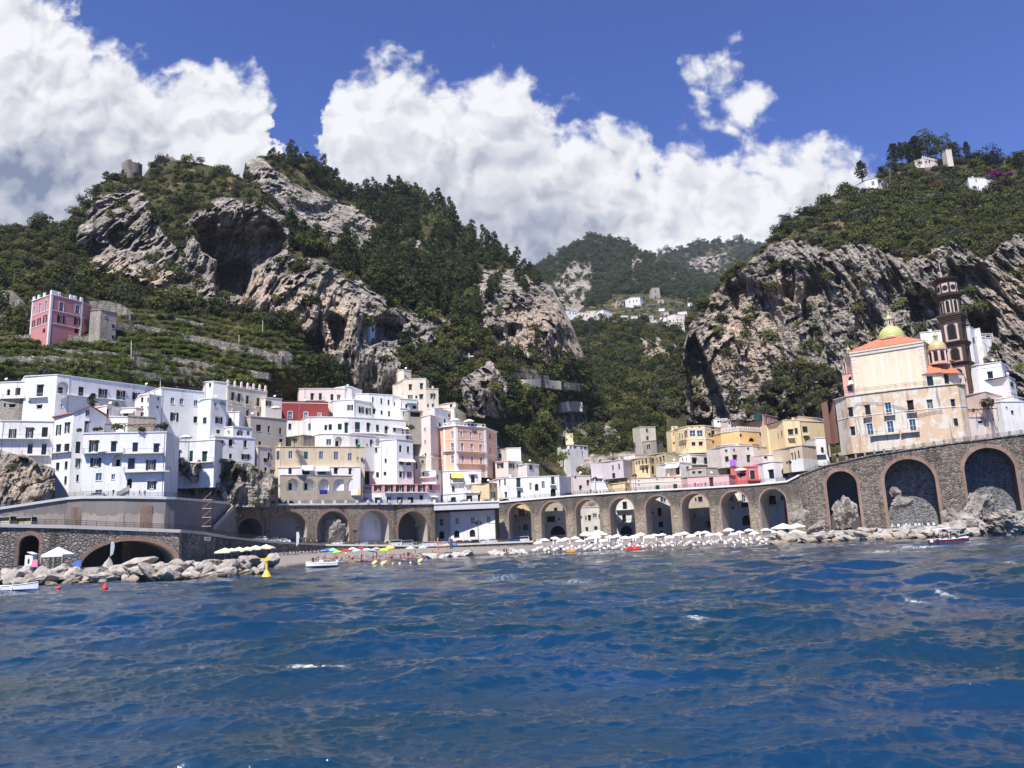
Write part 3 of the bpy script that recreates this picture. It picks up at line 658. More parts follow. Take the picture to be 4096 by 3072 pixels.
class Facade:
    def __init__(s, a, b):
        s.a = Vector((a[0], a[1])); s.b = Vector((b[0], b[1])); s.d = (s.b-s.a); s.L = s.d.length; s.d /= s.L
        s.n = Vector((s.d.y, -s.d.x))
    def hit(s, x, y):
        r = ray(x, y); n = s.n; den = r[0]*n.x+r[1]*n.y
        t = (s.a.x*n.x+s.a.y*n.y)/den; p = CAMP+r*t
        return (p[0]-s.a.x)*s.d.x+(p[1]-s.a.y)*s.d.y, p[2]
    def p(s, t, z, o=0.0):
        q = s.a+s.d*t+s.n*o; return Vector((q.x, q.y, z))
    def bx(s, mb, t0, t1, z0, z1, o0, o1, m=0):
        c = [s.p(t0, z0, o0), s.p(t1, z0, o0), s.p(t1, z0, o1), s.p(t0, z0, o1)]
        return mb.prism(c[::-1] if o1 > o0 else c, (0, 0, z1-z0), m)
def holed(mb, F, t0, t1, z0, zt0, zt1, holes, m=0, split=None, m2=0, depth=.24):
    def top(t): return zt0+(zt1-zt0)*(t-t0)/max(t1-t0, 1e-6)
    br = sorted({t0, t1, *[h[0] for h in holes], *[h[1] for h in holes]}); br = [x for x in br if t0-1e-6 <= x <= t1+1e-6]
    def piece(a, b, za, zb0, zb1):
        if zb0 <= za+1e-4 and zb1 <= za+1e-4: return
        if split is not None and za < split < min(zb0, zb1)-.02:
            mb.quad(F.p(a, za), F.p(b, za), F.p(b, split), F.p(a, split), m2); za = split
            mb.quad(F.p(a, za), F.p(b, za), F.p(b, zb1), F.p(a, zb0), m); return
        mb.quad(F.p(a, za), F.p(b, za), F.p(b, zb1), F.p(a, zb0), m2 if split is not None and max(zb0, zb1) <= split+.02 else m)
    for a, b in zip(br[:-1], br[1:]):
        if b-a < 1e-5: continue
        c = (a+b)/2; z = z0
        for h in sorted((h for h in holes if h[0] < c < h[1]), key=lambda h: h[2]):
            piece(a, b, z, h[2], h[2]); z = max(z, h[3])
        piece(a, b, z, top(a), top(b))
    for h in holes:
        dp = h[4] if len(h) > 4 else depth; a, b, c, d = h[:4]
        mm = m2 if split is not None and (c+d)/2 < split else m
        mb.quad(F.p(a, c), F.p(a, d), F.p(a, d, -dp), F.p(a, c, -dp), mm); mb.quad(F.p(b, d), F.p(b, c), F.p(b, c, -dp), F.p(b, d, -dp), mm)
        mb.quad(F.p(a, d), F.p(b, d), F.p(b, d, -dp), F.p(a, d, -dp), mm); mb.quad(F.p(b, c), F.p(a, c), F.p(a, c, -dp), F.p(b, c, -dp), mm)
def spandrels(mb, F, a, b, zt, o=0.0, m=0, n=10):      # fills the corners of a rectangle's top so that the hole reads as an arch
    r = (b-a)/2; c = (a+b)/2; zs = zt-r
    for sd in (-1, 1):
        pts = [F.p(c+sd*r, zt, o)]+[F.p(c+sd*r*math.cos(k*math.pi/2/n), zs+r*math.sin(k*math.pi/2/n), o) for k in range(n+1)]
        mb.poly(pts if sd > 0 else pts[::-1], m)
        for k in range(n):
            q = [(c+sd*r*math.cos(j*math.pi/2/n), zs+r*math.sin(j*math.pi/2/n)) for j in (k, k+1)]
            mb.quad(F.p(*q[0], o), F.p(*q[1], o), F.p(*q[1], o-.9), F.p(*q[0], o-.9), m)
def window(F, root, wallm, t0, t1, z0, z1, k, sh, hood, rng):
    """returns the hole; makes the window as a child of the house"""
    w = t1-t0; h = z1-z0; mb = MB(); subs = []; hole = None; name = 'window'
    if k in 'fFdDbcCsS':
        a, b = (t0+w*.27, t1-w*.27) if k in 'sS' else (t0, t1); dp = .26
        hole = (a, b, z0, z1); fr = min(.09, (b-a)*.12)
        if k in 'DC' or (h > 1.9 and k in 'fdc'): name = 'door' if k in 'DC' else 'window'
        gm = 2 if k in 'bf' else 1
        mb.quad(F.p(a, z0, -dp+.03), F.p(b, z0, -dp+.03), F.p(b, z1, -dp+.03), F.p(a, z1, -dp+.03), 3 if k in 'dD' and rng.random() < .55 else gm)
        if k in 'fbsS':
            for u0, u1, v0, v1 in ((a, a+fr, z0, z1), (b-fr, b, z0, z1), (a+fr, b-fr, z1-fr, z1), (a+fr, b-fr, z0, z0+fr), ((a+b)/2-fr*.5, (a+b)/2+fr*.5, z0+fr, z1-fr)):
                F.bx(mb, u0, u1, v0, v1, -dp+.03, -dp+.1, 0)
            if k == 'f': F.bx(mb, a+fr, b-fr, z0+h*.45, z0+h*.45+fr*.7, -dp+.03, -dp+.08, 0)
        if k in 'fF':
            e = .13
            for u0, u1, v0, v1 in ((a-e, a, z0, z1+e), (b, b+e, z0, z1+e), (a, b, z1, z1+e)): F.bx(mb, u0, u1, v0, v1, 0, .07, 0)
        if k in 'cC':
            for j in (0, 1):
                s_ = MB(); u0 = a+j*(b-a)/2+.02; u1 = u0+(b-a)/2-.04; ajar = -.14
                F.bx(s_, u0, u1, z0+.02, z1-.02, ajar, ajar+.05)
                nsl = max(3, int(h/.22))
                for q in range(nsl): F.bx(s_, u0+.05, u1-.05, z0+.06+q*(h-.1)/nsl, z0+.06+(q+.55)*(h-.1)/nsl, ajar+.05, ajar+.075)
                subs.append((s_, 'shutter'))
        if k in 'sS':
            for u0, u1 in ((t0+.02, a-.02), (b+.02, t1-.02)):
                s_ = MB(); F.bx(s_, u0, u1, z0-.04, z1+.04, .012, .07); nsl = max(3, int(h/.22))
                for q in range(nsl): F.bx(s_, u0+.05, u1-.05, z0+q*h/nsl, z0+(q+.55)*h/nsl, .07, .095)
                subs.append((s_, 'shutter'))
        if k not in 'DC' and h < 2.2: F.bx(mb, a-.08, b+.08, z0-.1, z0-.004, -.02, .1, 0)
        if hood and k in 'dDcCsS': F.bx(mb, t0-.12, t1+.12, z1+.06, z1+.16, .004, .34, 4)
    elif k == 'a':
        hole = (t0, t1, z0, z1, 1.4); name = 'loggia'
        mb.quad(F.p(t0, z0, -1.38), F.p(t1, z0, -1.38), F.p(t1, z1, -1.38), F.p(t0, z1, -1.38), 5)
        F.bx(mb, t0+w*.22, t0+w*.62, z0, z0+min(h*.6, 2.1), -1.38, -1.33, 3)
        spandrels(mb, F, t0+.002, t1-.002, z1-.002, -.012, 5)
    elif k == 'A':
        hole = (t0, t1, z0, z1, .5); name = 'door'
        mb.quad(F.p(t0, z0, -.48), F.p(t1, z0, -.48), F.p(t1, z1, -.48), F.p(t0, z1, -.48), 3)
        spandrels(mb, F, t0+.002, t1-.002, z1-.002, -.012, 5)
    elif k == 'o':
        c, z, r = (t0+t1)/2, (z0+z1)/2, w/2; name = 'oculus'
        ring = [F.p(c+r*1.2*math.cos(q*.5236), z+r*1.2*math.sin(q*.5236), .0) for q in range(12)]
        mb.prism(ring, F.n.to_3d()*.06, 0)
        mb.prism([F.p(c+r*math.cos(q*.5236), z+r*math.sin(q*.5236), .062) for q in range(12)], F.n.to_3d()*.01, 3)
    o = mb.build(name, [TRIM, GLASS, GLASSB, DARK, HOODM, wallm], root)
    for s_, nm in subs: s_.build(nm, sh, o)
    return hole
def railing_mb(F, t0, t1, z, o, h=1.0, step=.35, ret=True):
    mb = MB()
    def run(p, q):
        L = (q-p).length; n = max(2, int(L/step))
        mb.tube(p+Vector((0, 0, h)), q+Vector((0, 0, h)), .03, n=4); mb.tube(p+Vector((0, 0, .08)), q+Vector((0, 0, .08)), .02, n=4)
        for i in range(n+1):
            c = p+(q-p)*(i/n); mb.tube(c, c+Vector((0, 0, h)), .018, n=3)
    run(F.p(t0, z, o), F.p(t1, z, o))
    if ret and o > .3: run(F.p(t0, z, 0.05), F.p(t0, z, o)); run(F.p(t1, z, 0.05), F.p(t1, z, o))
    return mb
def parse(c, txt):
    out = []
    for it in txt.replace('\n', ' ').split(';'):
        it = it.strip()
        if not it: continue
        k = it[-1] if it[-1].isalpha() else ''
        out.append([float(q) for q in (it[:-1] if k else it).split(',')]+[k])
    return out
HN = 0
ROADP = ([-140,0,330,500,663,815,905,948,1245,1738,1994,2282,2560,2862,3150,3200], [160,164,171,174,178,192,208,220,234,261,262,258,251,241,229.5,227])
def house(label, c, pts, Y0, ybot, mat, wins='', bals='', awn='', depth=14, sh=None, free=False, split=None, mat2=None, roof='flat', name='house', cat='house', group=None, hood=.6,
          bands=(), over=.16, roofm=None, clutter=1, rail=IRON, balw=1.0, solid=False, ext=7.0, snap=None, road_clear=True):
    global HN
    if len(label.split()) > 15: print('LONG', label)
    HN += 1; rng = np.random.default_rng(HN*7+1); sh = sh or SHUT
    s = CROP[c][2]; v = []; zt = []
    if snap:
        xs_ = [px(c, p[0], ybot) for p in pts]; fx = np.linspace(xs_[0][0], xs_[-1][0], 9)*.54; fy = np.full(9, xs_[0][1]*.54)
        q_, _, ok_ = sheet_at(snap, fx, fy)
        if ok_.any(): Y0 = float(np.percentile(q_[ok_][:, 1], 25))-2.0
    for i, p in enumerate(pts):
        x, y = px(c, p[0], p[1])
        if i == 0: Y = Y0
        elif len(p) > 2: Y = Y0+p[2]
        elif free: Y = Y0
        else:
            lim = max(2.5, 42*abs(zt[0]-EYE)/Y0); Y = (zt[0]-EYE)/ray(x, y)[2]; Y = min(max(Y, Y0-lim), Y0+lim*1.3)
        if road_clear and x < 3190: Y = max(Y, float(np.interp(x, ROADP[0], ROADP[1]))+4.0)
        q = P(x, y, Y); v.append((q[0], q[1])); zt.append(q[2] if (free or i == 0) else zt[0])
    zb = min(PV(*px(c, pts[0][0], ybot), Y0).z, min(zt)-2)-ext
    mid = Vector(((v[0][0]+v[-1][0])/2, (v[0][1]+v[-1][1])/2, zb))
    root = empty(name, mid, label, cat, group)
    ch = Vector((v[-1][0]-v[0][0], v[-1][1]-v[0][1])).normalized(); bk = Vector((-ch.y, ch.x))*depth
    if bk.y < 0: bk = -bk
    W = parse(c, wins); wall = MB(); Fs = []
    zs = PV(*px(c, pts[0][0], split), Y0).z if split else None
    for i in range(len(v)-1):
        F = Facade(v[i], v[i+1]); Fs.append(F); holes = []
        for w_ in W:
            if not (pts[i][0] <= w_[0] < pts[i+1][0] or (i == 0 and w_[0] < pts[0][0]) or (i == len(v)-2 and w_[0] >= pts[-1][0])): continue
            cx, cy, ww, hh, k = w_
            a = F.hit(*px(c, cx-ww/2, cy))[0]; b_ = F.hit(*px(c, cx+ww/2, cy))[0]; z1 = F.hit(*px(c, cx, cy-hh/2))[1]; z0 = F.hit(*px(c, cx, cy+hh/2))[1]
            a = max(a, .06); b_ = min(b_, F.L-.06); z1 = min(z1, min(zt[i], zt[i+1])-.12) if not free else z1
            if b_-a < .15 or z1-z0 < .2: continue
            hl = window(F, root, mat2 if (zs is not None and z1 < zs+.3) else mat, a, b_, z0, z1, k, sh, rng.random() < hood, rng)
            if hl: holes.append(hl)
        holed(wall, F, 0, F.L, zb, zt[i], zt[i+1], holes, 0, zs, 1)
    B = [(p[0]+bk.x, p[1]+bk.y) for p in v]
    def V3(p, z): return Vector((p[0], p[1], z))
    wall.quad(V3(B[0], zb), V3(v[0], zb), V3(v[0], zt[0]), V3(B[0], zt[0]), 0); wall.quad(V3(v[-1], zb), V3(B[-1], zb), V3(B[-1], zt[-1]), V3(v[-1], zt[-1]), 0)
    for i in range(len(v)-1): wall.quad(V3(B[i+1], zb), V3(B[i], zb), V3(B[i], zt[i]), V3(B[i+1], zt[i+1]), 0)
    wall.build('wall', [mat, mat2 or mat], root)
    # roof slab with a small overhang
    e = over; rf = MB(); n = len(v)
    out = []
    for i in range(n):
        nn = Vector((0, 0))
        if i > 0: nn += Fs[i-1].n
        if i < n-1: nn += Fs[i].n
        nn.normalize(); q = Vector(v[i])+nn*e
        if i == 0: q -= ch*e
        if i == n-1: q += ch*e
        out.append(q)
    th = .22
    for i in range(n-1):
        a0, a1 = out[i], out[i+1]; b0, b1 = Vector(B[i]), Vector(B[i+1]); z0, z1 = zt[i]+.004, zt[i+1]+.004
        lo = [Vector((*a0, z0)), Vector((*a1, z1)), Vector((*b1, z1)), Vector((*b0, z0))]; hi = [q+Vector((0, 0, th)) for q in lo]
        rf.poly(lo[::-1]); rf.poly(hi); rf.quad(lo[0], lo[1], hi[1], hi[0]); rf.quad(lo[2], lo[3], hi[3], hi[2])
        if i == 0: rf.quad(lo[3], lo[0], hi[0], hi[3])
        if i == n-2: rf.quad(lo[1], lo[2], hi[2], hi[1])
    rfo = rf.build('roof', roofm or mat, root)
    if clutter and rng.random() < .75:
        F = Fs[rng.integers(len(Fs))]; t = F.L*rng.choice([.04, .96, rng.uniform(.3, .7)]); dp_ = MB(); dp_.tube(F.p(t, zb, .07), F.p(t, min(zt)-.1, .07), .055, n=5); dp_.build('drain_pipe', plain('grey_pipe', (.36, .35, .33), .6), root)
    if roof == 'hip':
        hm = MB(); zz = zt[0]+th+.01; rise = 2.2
        cq = [Vector((*out[0], zz)), Vector((*out[-1], zz)), Vector((*(out[-1]+bk), zz)), Vector((*(out[0]+bk), zz))]
        cn = (cq[0]+cq[1]+cq[2]+cq[3])/4; r0 = cn+(cq[0]-cq[1])*.25+Vector((0, 0, rise)); r1 = cn+(cq[1]-cq[0])*.25+Vector((0, 0, rise))
        hm.quad(cq[0], cq[1], r1, r0); hm.quad(cq[2], cq[3], r0, r1); hm.poly([cq[1], cq[2], r1]); hm.poly([cq[3], cq[0], r0]); hm.build('tiled_roof', TILE, root)
    for y in bands:
        bmb = MB()
        for i, F in enumerate(Fs):
            z = F.hit(*px(c, (pts[i][0]+pts[i+1][0])/2, y))[1] if isinstance(y, (int, float)) else 0
            if i: z = z00
            z00 = z; F.bx(bmb, -.02, F.L+.02, z-.09, z+.09, .003, .1)
        bmb.build('string_course', TRIM, root)
    for q in parse(c, bals):
        x0, x1, y = q[:3]; Fi = min(range(len(Fs)), key=lambda i: abs((pts[i][0]+pts[i+1][0])/2-(x0+x1)/2)-(1000 if pts[i][0] <= (x0+x1)/2 < pts[i+1][0] else 0)); F = Fs[Fi]
        a, z = F.hit(*px(c, x0, y)); b_, _ = F.hit(*px(c, x1, y)); z = F.hit(*px(c, (x0+x1)/2, y))[1]
        bb = MB(); F.bx(bb, a, b_, z-.2, z, .002, balw)
        bo = bb.build('balcony', mat2 or mat, root)
        if solid:
            rm_ = MB(); F.bx(rm_, a, b_, z+.004, z+.95, balw-.15, balw-.003); rm_.build('parapet', mat, bo)
        else: railing_mb(F, a+.05, b_-.05, z+.004, balw-.06).build('railing', rail, bo)
    for q in parse(c, awn):
        cx, cy, ww, hh, k = q; Fi = next((i for i in range(len(Fs)) if pts[i][0] <= cx < pts[i+1][0]), 0); F = Fs[Fi]
        a, z1 = F.hit(*px(c, cx-ww/2, cy-hh/2)); b_, z0 = F.hit(*px(c, cx+ww/2, cy+hh/2)); am = MB(); o = min(1.6, max(.8, (z1-z0)*1.1))
        top = [F.p(a, z1, .02), F.p(b_, z1, .02)]; lo = [F.p(b_, z0+.25, o), F.p(a, z0+.25, o)]
        am.quad(*top, *lo); am.quad(lo[1], lo[0], lo[0]-Vector((0, 0, .25)), lo[1]-Vector((0, 0, .25)))
        am.poly([top[0], lo[1], F.p(a, z0+.25, .02)]); am.poly([top[1], F.p(b_, z0+.25, .02), lo[0]])
        am.build('awning', {'k': STRIPE, 'y': CANVASY, 'g': CANVASG, 'e': CANVASD}.get(k, CANVAS), root)
    # things that stand on Mediterranean roofs
    for _ in range(clutter):
        if rng.random() < .75:
            t = rng.uniform(.12, .88); i = int(t*(n-1)); u = t*(n-1)-i; F = Fs[i]; z = zt[i]+(zt[i+1]-zt[i])*u+th+.006; k = rng.random(); cm = MB(); pp = F.p(F.L*u, z, -1.0-rng.random()*2)
            if k < .4:
                cm.tube(pp, pp+Vector((0, 0, 1.1)), .03, n=4); dn = Vector((.5*(rng.random()-.5), -.75, .55)).normalized(); dq = dn.orthogonal().normalized(); dw = dn.cross(dq); c0 = pp+Vector((0, -.1, 1.05))
                ring = [c0+dn*.1+(dq*math.cos(a_*.628)+dw*math.sin(a_*.628))*.42 for a_ in range(10)]
                for a_ in range(10): cm.poly([c0-dn*.02, ring[a_], ring[(a_+1) % 10]])
                cm.build('satellite_dish', TRIM, rfo)
            elif k < .7:
                hh = rng.uniform(1.8, 3); cm.tube(pp, pp+Vector((0, 0, hh)), .025, n=4)
                for q in range(4): cm.tube(pp+Vector((-.5+.08*q, 0, hh-.1-.18*q)), pp+Vector((.5-.08*q, 0, hh-.1-.18*q)), .015, n=3)
                cm.build('antenna', IRON, rfo)
            else:
                cm.box((pp.x, pp.y, pp.z+.5), (.7, .6, 1.0)); cm.box((pp.x, pp.y, pp.z+1.06), (.9, .8, .12)); cm.build('chimney', mat, rfo)
    return root, Fs, zt, zb
# ------------------------------------------------------------------ town, western cluster
def H(label, c, pts, Y0, *a, **k):
    if c in ('C1', 'C3', 'C4', 'C5', 'C6', 'C7') and Y0 < 284 and not k.pop('Yabs', False):
        Y0 += float(np.interp(px(c, pts[0][0], 0)[0], [600,700,800,900,1040,1120,1450,1700,1850,1990], [0,6,12,18,14,12,16,14,8,0]))
    if c in ('C7', 'C8', 'D1', 'C6') and 'slope' not in label and 'hill' not in label and 'villa' not in label: k.setdefault('ext', 1.5)
    return house(label, c, pts, Y0, *a, **k)
H('small white house with arched door at the far left edge, above a stone basement','C1',[(-120,415),(40,392),(312,384)],216,600,WHITE,'102,510,42,75A;215,500,60,88C','30,322,582')
H('stone basement with flower pots below the small white house at the left edge','C1',[(-120,600),(312,596)],213,700,STONE,'58,665,24,50d;145,675,70,40d',depth=5,clutter=0,name='stone_basement',cat='building')
H('long white villa with glass balconies and an arched loggia on the left upper row','C1',[(308,322),(690,300),(850,318),(1755,398,20)],214,700,WHITE2,
  '483,490,80,135C;760,455,140,150a;977,500,65,112C;1237,530,105,112s;1455,545,105,105s;1642,557,95,85s;475,685,65,42d;355,622,30,20d;745,668,22,45b','350,575,572;690,1090,552;1160,1500,598',rail=IRONW,depth=18)
H('low white wing behind the long villa with a plain blank wall','C1',[(1755,435),(2050,470,10)],236,560,WHITE,depth=12)
H('white house with three small blue windows under deep niches, blank wall below','C4',[(135,455),(655,508,9)],214,1000,WHITE2,'272,612,46,78b;381,620,46,72b;552,640,46,72b;292,805,98,98S;548,840,46,78d;',depth=15,hood=.2)
H('small white stair block stepping out left of the blue window house','C1',[(1688,548),(1800,538),(1950,545,3)],207,830,WHITE,'1715,600,30,60d;1790,600,26,55d;1910,585,18,42d;1711,695,25,42d;1790,695,25,36d;1900,690,22,32d',depth=10,hood=0)
H('narrow white house with green shutters and a rooftop terrace above a curved loggia','C4',[(640,595),(745,588),(925,612,4)],208,1040,WHITE2,'790,655,32,52b;660,850,45,75c;828,850,88,75s;823,985,46,46c',awn='870,650,60,28e',sh=SHUTG,depth=14)
H('white cube with one green door and a small rail, beside the narrow white house','C4',[(905,752),(1078,748)],212,925,WHITE2,'963,872,42,100C','915,1085,925',sh=SHUTG,depth=10)
H('blank white gable wall house on top row beside the cream palazzo','C4',[(672,388),(765,380),(950,434,3)],222,700,WHITE,'724,422,28,46d',depth=12,hood=0)
r_,Fs_,zt_,zb_=H('cream palazzo with tall green French windows and white roof posts','C4',[(935,440),(1412,548,12)],220,800,CREAM,'997,565,36,110c;1072,582,36,110c;1175,605,36,110c;1303,632,34,108c;1175,760,32,72c;1305,775,28,46d;1012,755,24,50d',
  '968,1030,615;1045,1105,632;1145,1212,655;1272,1338,683',sh=SHUTG,bands=(452,690),depth=13,balw=.6,roofm=PALE)
for x_ in (945,1030,1108,1185,1257,1330,1400):
    F_=Fs_[0]; t_,_=F_.hit(*px('C4',x_,470)); mb=MB(); F_.bx(mb,t_-.28,t_+.28,zt_[0]+.23,zt_[0]+2.0,-.6,-.05); mb.lathe(F_.p(t_,zt_[0]+2.0,-.32),[(.3,0),(.26,.2),(.0,.35)],8); mb.build('post',PALE,r_)
H('low cream annex with a dark shuttered window right of the cream palazzo','C4',[(1395,575),(1590,600,4)],232,720,PALE,'1425,645,60,60s',depth=9)
H('dark red house with white framed doors and a white base','C4',[(1590,622),(2150,672,5)],261,1020,RED,'1690,785,50,90f;1880,787,46,78f;2045,785,36,46f;1687,922,36,72d;1893,945,30,60d',split=850,mat2=WHITE,depth=14,hood=0,bands=(640,),Yabs=True)
H('cream corner house with a small white window left of the dark red house','C4',[(1412,700),(1590,632,2)],257,860,CREAM,'1525,780,42,60b;1525,690,30,30d',depth=9,Yabs=True)
H('weathered grey block with three small openings below the cream palazzo','C4',[(1088,815,-2),(1215,803),(1640,858,8)],222,1170,GREYP,'1310,940,58,78c;1433,955,26,78d;1572,980,28,74d;1325,1125,32,44d;1580,1092,42,42d',depth=13,hood=.3)
H('curved white loggia house with three low arches on the terrace','C4',[(905,938),(1000,925),(1232,948,3)],206,1030,WHITE2,'945,992,36,58a;1090,995,84,72a;1187,1000,38,62a',depth=7,clutter=0)
H('white terrace house with laundry line above the dark rock arch','C4',[(785,1042),(1268,1065,3)],203,1440,WHITE,'842,1125,82,68s;972,1120,46,84d;1147,1132,46,84d;972,1282,36,58d;1150,1290,96,58s',depth=11)
H('white house with three green doors on a curved balcony above the dark rock','C4',[(196,1098),(480,1102),(782,1112,2)],199,1350,WHITE2,'295,1275,58,98D;345,1265,40,112C;488,1280,58,128C;657,1290,58,128C','200,480,1345;480,765,1352',sh=SHUTG,depth=10)
H('pinkish run-down house with pipes beside the stairs','C4',[(1300,1168),(1452,1178,4)],224,1480,PALE,'1432,1285,26,92c;1395,1330,50,44d;1395,1440,30,50d',depth=9)
H('beige house with long grey stains under its blue shutters','C4',[(1450,1178),(1580,1170),(2590,1215,9)],231,1395,BEIGE,'1543,1270,36,105c;1695,1265,48,90b;1880,1270,48,88c;2065,1270,48,95b;2245,1275,52,100b;2412,1290,48,92b;2507,1315,28,46b;2560,1318,16,44d',depth=12,hood=.2,sh=plain('faded_blue_shutter',(.05,.10,.13)))
H('white lower storey with two striped awnings above the stone arcade','C3',[(1548,65),(2540,62,8)],230,160,WHITE,'1690,98,40,84D;1880,118,90,50d;2075,118,90,50d;2240,100,45,76D;2412,108,34,74D','',"1900,70,140,72k;2082,78,165,70k",depth=8,clutter=0)
r_,Fs_,zt_,zb_=H('gabled white house with an orange tiled roof and green shutters','C1',[(660,812),(892,762,-2),(1086,675,0),(1280,800,5)],191,1790,WHITE2,
  '1082,765,100,75s;1075,938,115,112s;708,965,62,122s;812,940,62,122s;630,955,46,80c;610,1190,60,90D;705,1188,56,92D;805,1180,62,102D;940,1175,56,142C;937,1365,56,102s;695,1405,42,94d;797,1390,36,94d;790,1570,30,94d;935,1545,28,82d','600,860,1235',
  free=True,depth=13,roofm=TILE,over=.35,clutter=0)
H('long white house with two balconies on the bare rock at the left edge','C1',[(-260,885),(20,858),(655,812,2)],192,1240,WHITE,'-120,1010,90,112s;150,1010,92,112s;355,1000,92,120s;540,990,72,118C;362,1195,62,112D;530,1200,62,128D','-200,600,1068;260,600,1268',depth=13)
H('white cottage with a domed whitewashed roof behind the gabled house','C1',[(1145,700),(1290,672),(1450,720,2)],203,820,WHITE,'1297,750,40,80D',depth=8)
H('low pale pink house under a wide terrace roof among white houses','C1',[(1440,705),(1640,700),(1880,745,4)],205,850,PALE,'1520,780,60,40d;1722,782,52,46d',awn='1545,748,150,40w',depth=8)
H('white parapet block with a red line behind the roof garden','C1',[(1255,805),(1552,812,2)],198,900,WHITE,depth=5,clutter=0)
H('rough stone terrace wall house behind the roof garden','C1',[(1552,800),(1885,850,4)],199,900,STONE,depth=5,clutter=0,name='stone_terrace',cat='terrace')
r_,Fs_,zt_,zb_=H('tall white seafront house with arched loggia, outside stairs and a roof garden','C1',[(1008,1012),(1500,1002),(2008,1022,3)],186,1790,WHITE2,
  '1130,1160,112,132s;1370,1165,66,122D;1630,1170,66,112D;1885,1185,66,108D;1155,1355,132,102s;1410,1330,116,150a;1585,1370,86,132F;1820,1385,122,122s;1190,1530,72,92b;1365,1530,44,66b;1560,1610,60,118A;1830,1630,108,92s;1190,1708,80,44b',
  '1012,1500,1240;1500,1978,1244;1500,2060,1466',depth=12,balw=1.3)
SEA=(r_,Fs_,zt_)
H('white house corner left of the dark red house roofs, half hidden','C4',[(1640,1060),(1850,1030)],238,1140,STONE,depth=5,clutter=0,name='stone_terrace',cat='terrace')
# middle cluster
H('cream house with a curved parapet below the big rock','C5',[(-10,470),(40,462,0),(540,452,3),(632,447,6)],270,640,PALE,'145,565,36,80c;245,565,36,90c;385,570,36,76c;465,575,38,62s;605,565,34,62d','60,300,608',depth=12,Yabs=True)
H('white roof house right of the cream curved one','C5',[(395,470),(545,440),(625,447)],277,520,WHITE,depth=8,clutter=1,Yabs=True)
H('white house with three dark shuttered windows below the rock','C5',[(405,612),(650,602,0),(870,655,7)],268,790,WHITE,'605,695,72,68s;737,725,62,72s;822,740,60,78s',depth=12,Yabs=True)
H('bluish white house pressed against the foot of the big rock','C5',[(680,535),(825,522,0),(1115,572,5),(1218,608,9)],275,860,WHITE2,'880,600,20,64d;982,618,22,70d;1070,632,22,64d;1142,655,16,38d;893,740,32,62c;985,755,26,52d;1075,770,26,64D;1177,760,22,48d',depth=12,Yabs=True)
H('small white house right of the big rock with two openings','C5',[(1212,705),(1306,712)],276,850,WHITE2,'1253,770,22,48d',depth=8,Yabs=True)
H('tall cream tower house behind the rock','C5',[(1185,248),(1250,240),(1342,284,2)],276,400,CREAM,'1270,335,14,50d;1305,345,34,24d',depth=8)
H('cream block with two green shuttered windows right of the rock','C5',[(1232,368),(1250,355),(1518,345),(1552,380,5)],268,625,CREAM,'1330,450,36,68c;1464,437,36,68c;1330,570,56,56s;1403,568,24,38d;1462,563,44,54c',sh=SHUTG,depth=11)
H('cream wing with one green shuttered window right of the cream block','C5',[(1518,465),(1668,458,2)],267,700,CREAM,'1600,558,58,56s;1545,670,20,40d;1605,668,30,40d',sh=SHUTG,depth=10)
H('white house with a turquoise awning beside the cream block','C5',[(1212,590),(1412,602)],262,720,WHITE,'1285,680,30,52d;1380,690,46,40d','',"1345,652,110,30g",depth=7)
H('rubble terrace with a dark pergola below the turquoise awning','C5',[(1305,735),(1480,742)],258,900,STONE,'1390,780,120,60d',depth=6,clutter=0,name='stone_terrace',cat='terrace')
H('big white terrace house with a green shuttered floor and veranda','C5',[(72,812),(235,800,1),(400,795,2),(590,790,4),(1278,902,16)],256,1020,WHITE,'115,925,30,78c;310,940,30,60D;365,930,40,70d;480,925,48,72c;557,940,42,124C;693,930,62,122C;822,935,40,108C;935,945,36,88C;1040,970,38,98D;1140,965,36,52d;1240,985,22,64D',
  '600,1330,1010',awn='1170,930,110,30w;1265,945,80,30w',sh=SHUTG,depth=13,rail=IRONW,Yabs=True)
H('white lower storey with arched loggia and a green laundry cloth','C5',[(242,1015),(400,1008,1),(600,990,4),(1335,1055,22)],253,1200,WHITE,'347,1110,62,74b;467,1105,88,124a;685,1110,32,64d;857,1120,26,74d;810,1145,18,32d;940,1115,56,94a',depth=8,clutter=0,Yabs=True)
H('white low annex left of the blank white tower','C5',[(835,1178),(985,1165,0)],264,1540,WHITE,'912,1205,36,66d;935,1505,34,64D',depth=8,Yabs=True)
H('tall white tower house with two cream awnings on its right face','C5',[(975,1092),(1165,1068,-1),(1362,1122,4)],263,1540,WHITE2,'1033,1335,24,52d;1025,1490,32,42d;1212,1190,30,80d;1305,1200,32,74d;1225,1365,62,38d;1310,1375,60,34d;1228,1500,64,72s;1318,1505,48,72s','',"1238,1335,86,44w;1328,1337,82,44w",depth=11,hood=.1,Yabs=True)
H('pink house with black shutters and a white shop front on the coast road','C6',[(748,425),(885,425,1),(888,345,1),(1540,345,9),(1692,372,15)],256,652,PINK,
  '823,460,76,42b;933,445,92,92s;1070,450,96,100s;1203,450,96,100s;1335,450,96,100s;1463,450,86,104s;1577,445,32,76c;932,605,58,78D;1072,610,52,84D;1205,612,68,80D;1335,612,68,78D;1463,575,46,52c;795,600,40,30d',
  '1020,1536,512',split=524,mat2=WHITE2,depth=6,hood=.8,Yabs=True,awn='935,560,75,26w;1615,565,70,24w')
H('grey terrace house with a small railed roof behind the pink house','C5',[(1380,1285),(1520,1275,3)],256,1480,GREYP,'1405,1400,20,70d;1480,1350,30,40d',depth=8)
H('white terrace house with flower boxes left of the orange palazzo','C5',[(1395,1475),(1640,1425),(1715,1430,2)],259,1640,WHITE,'1660,1530,16,60d;1480,1500,36,50d','1400,1640,1535',depth=9)
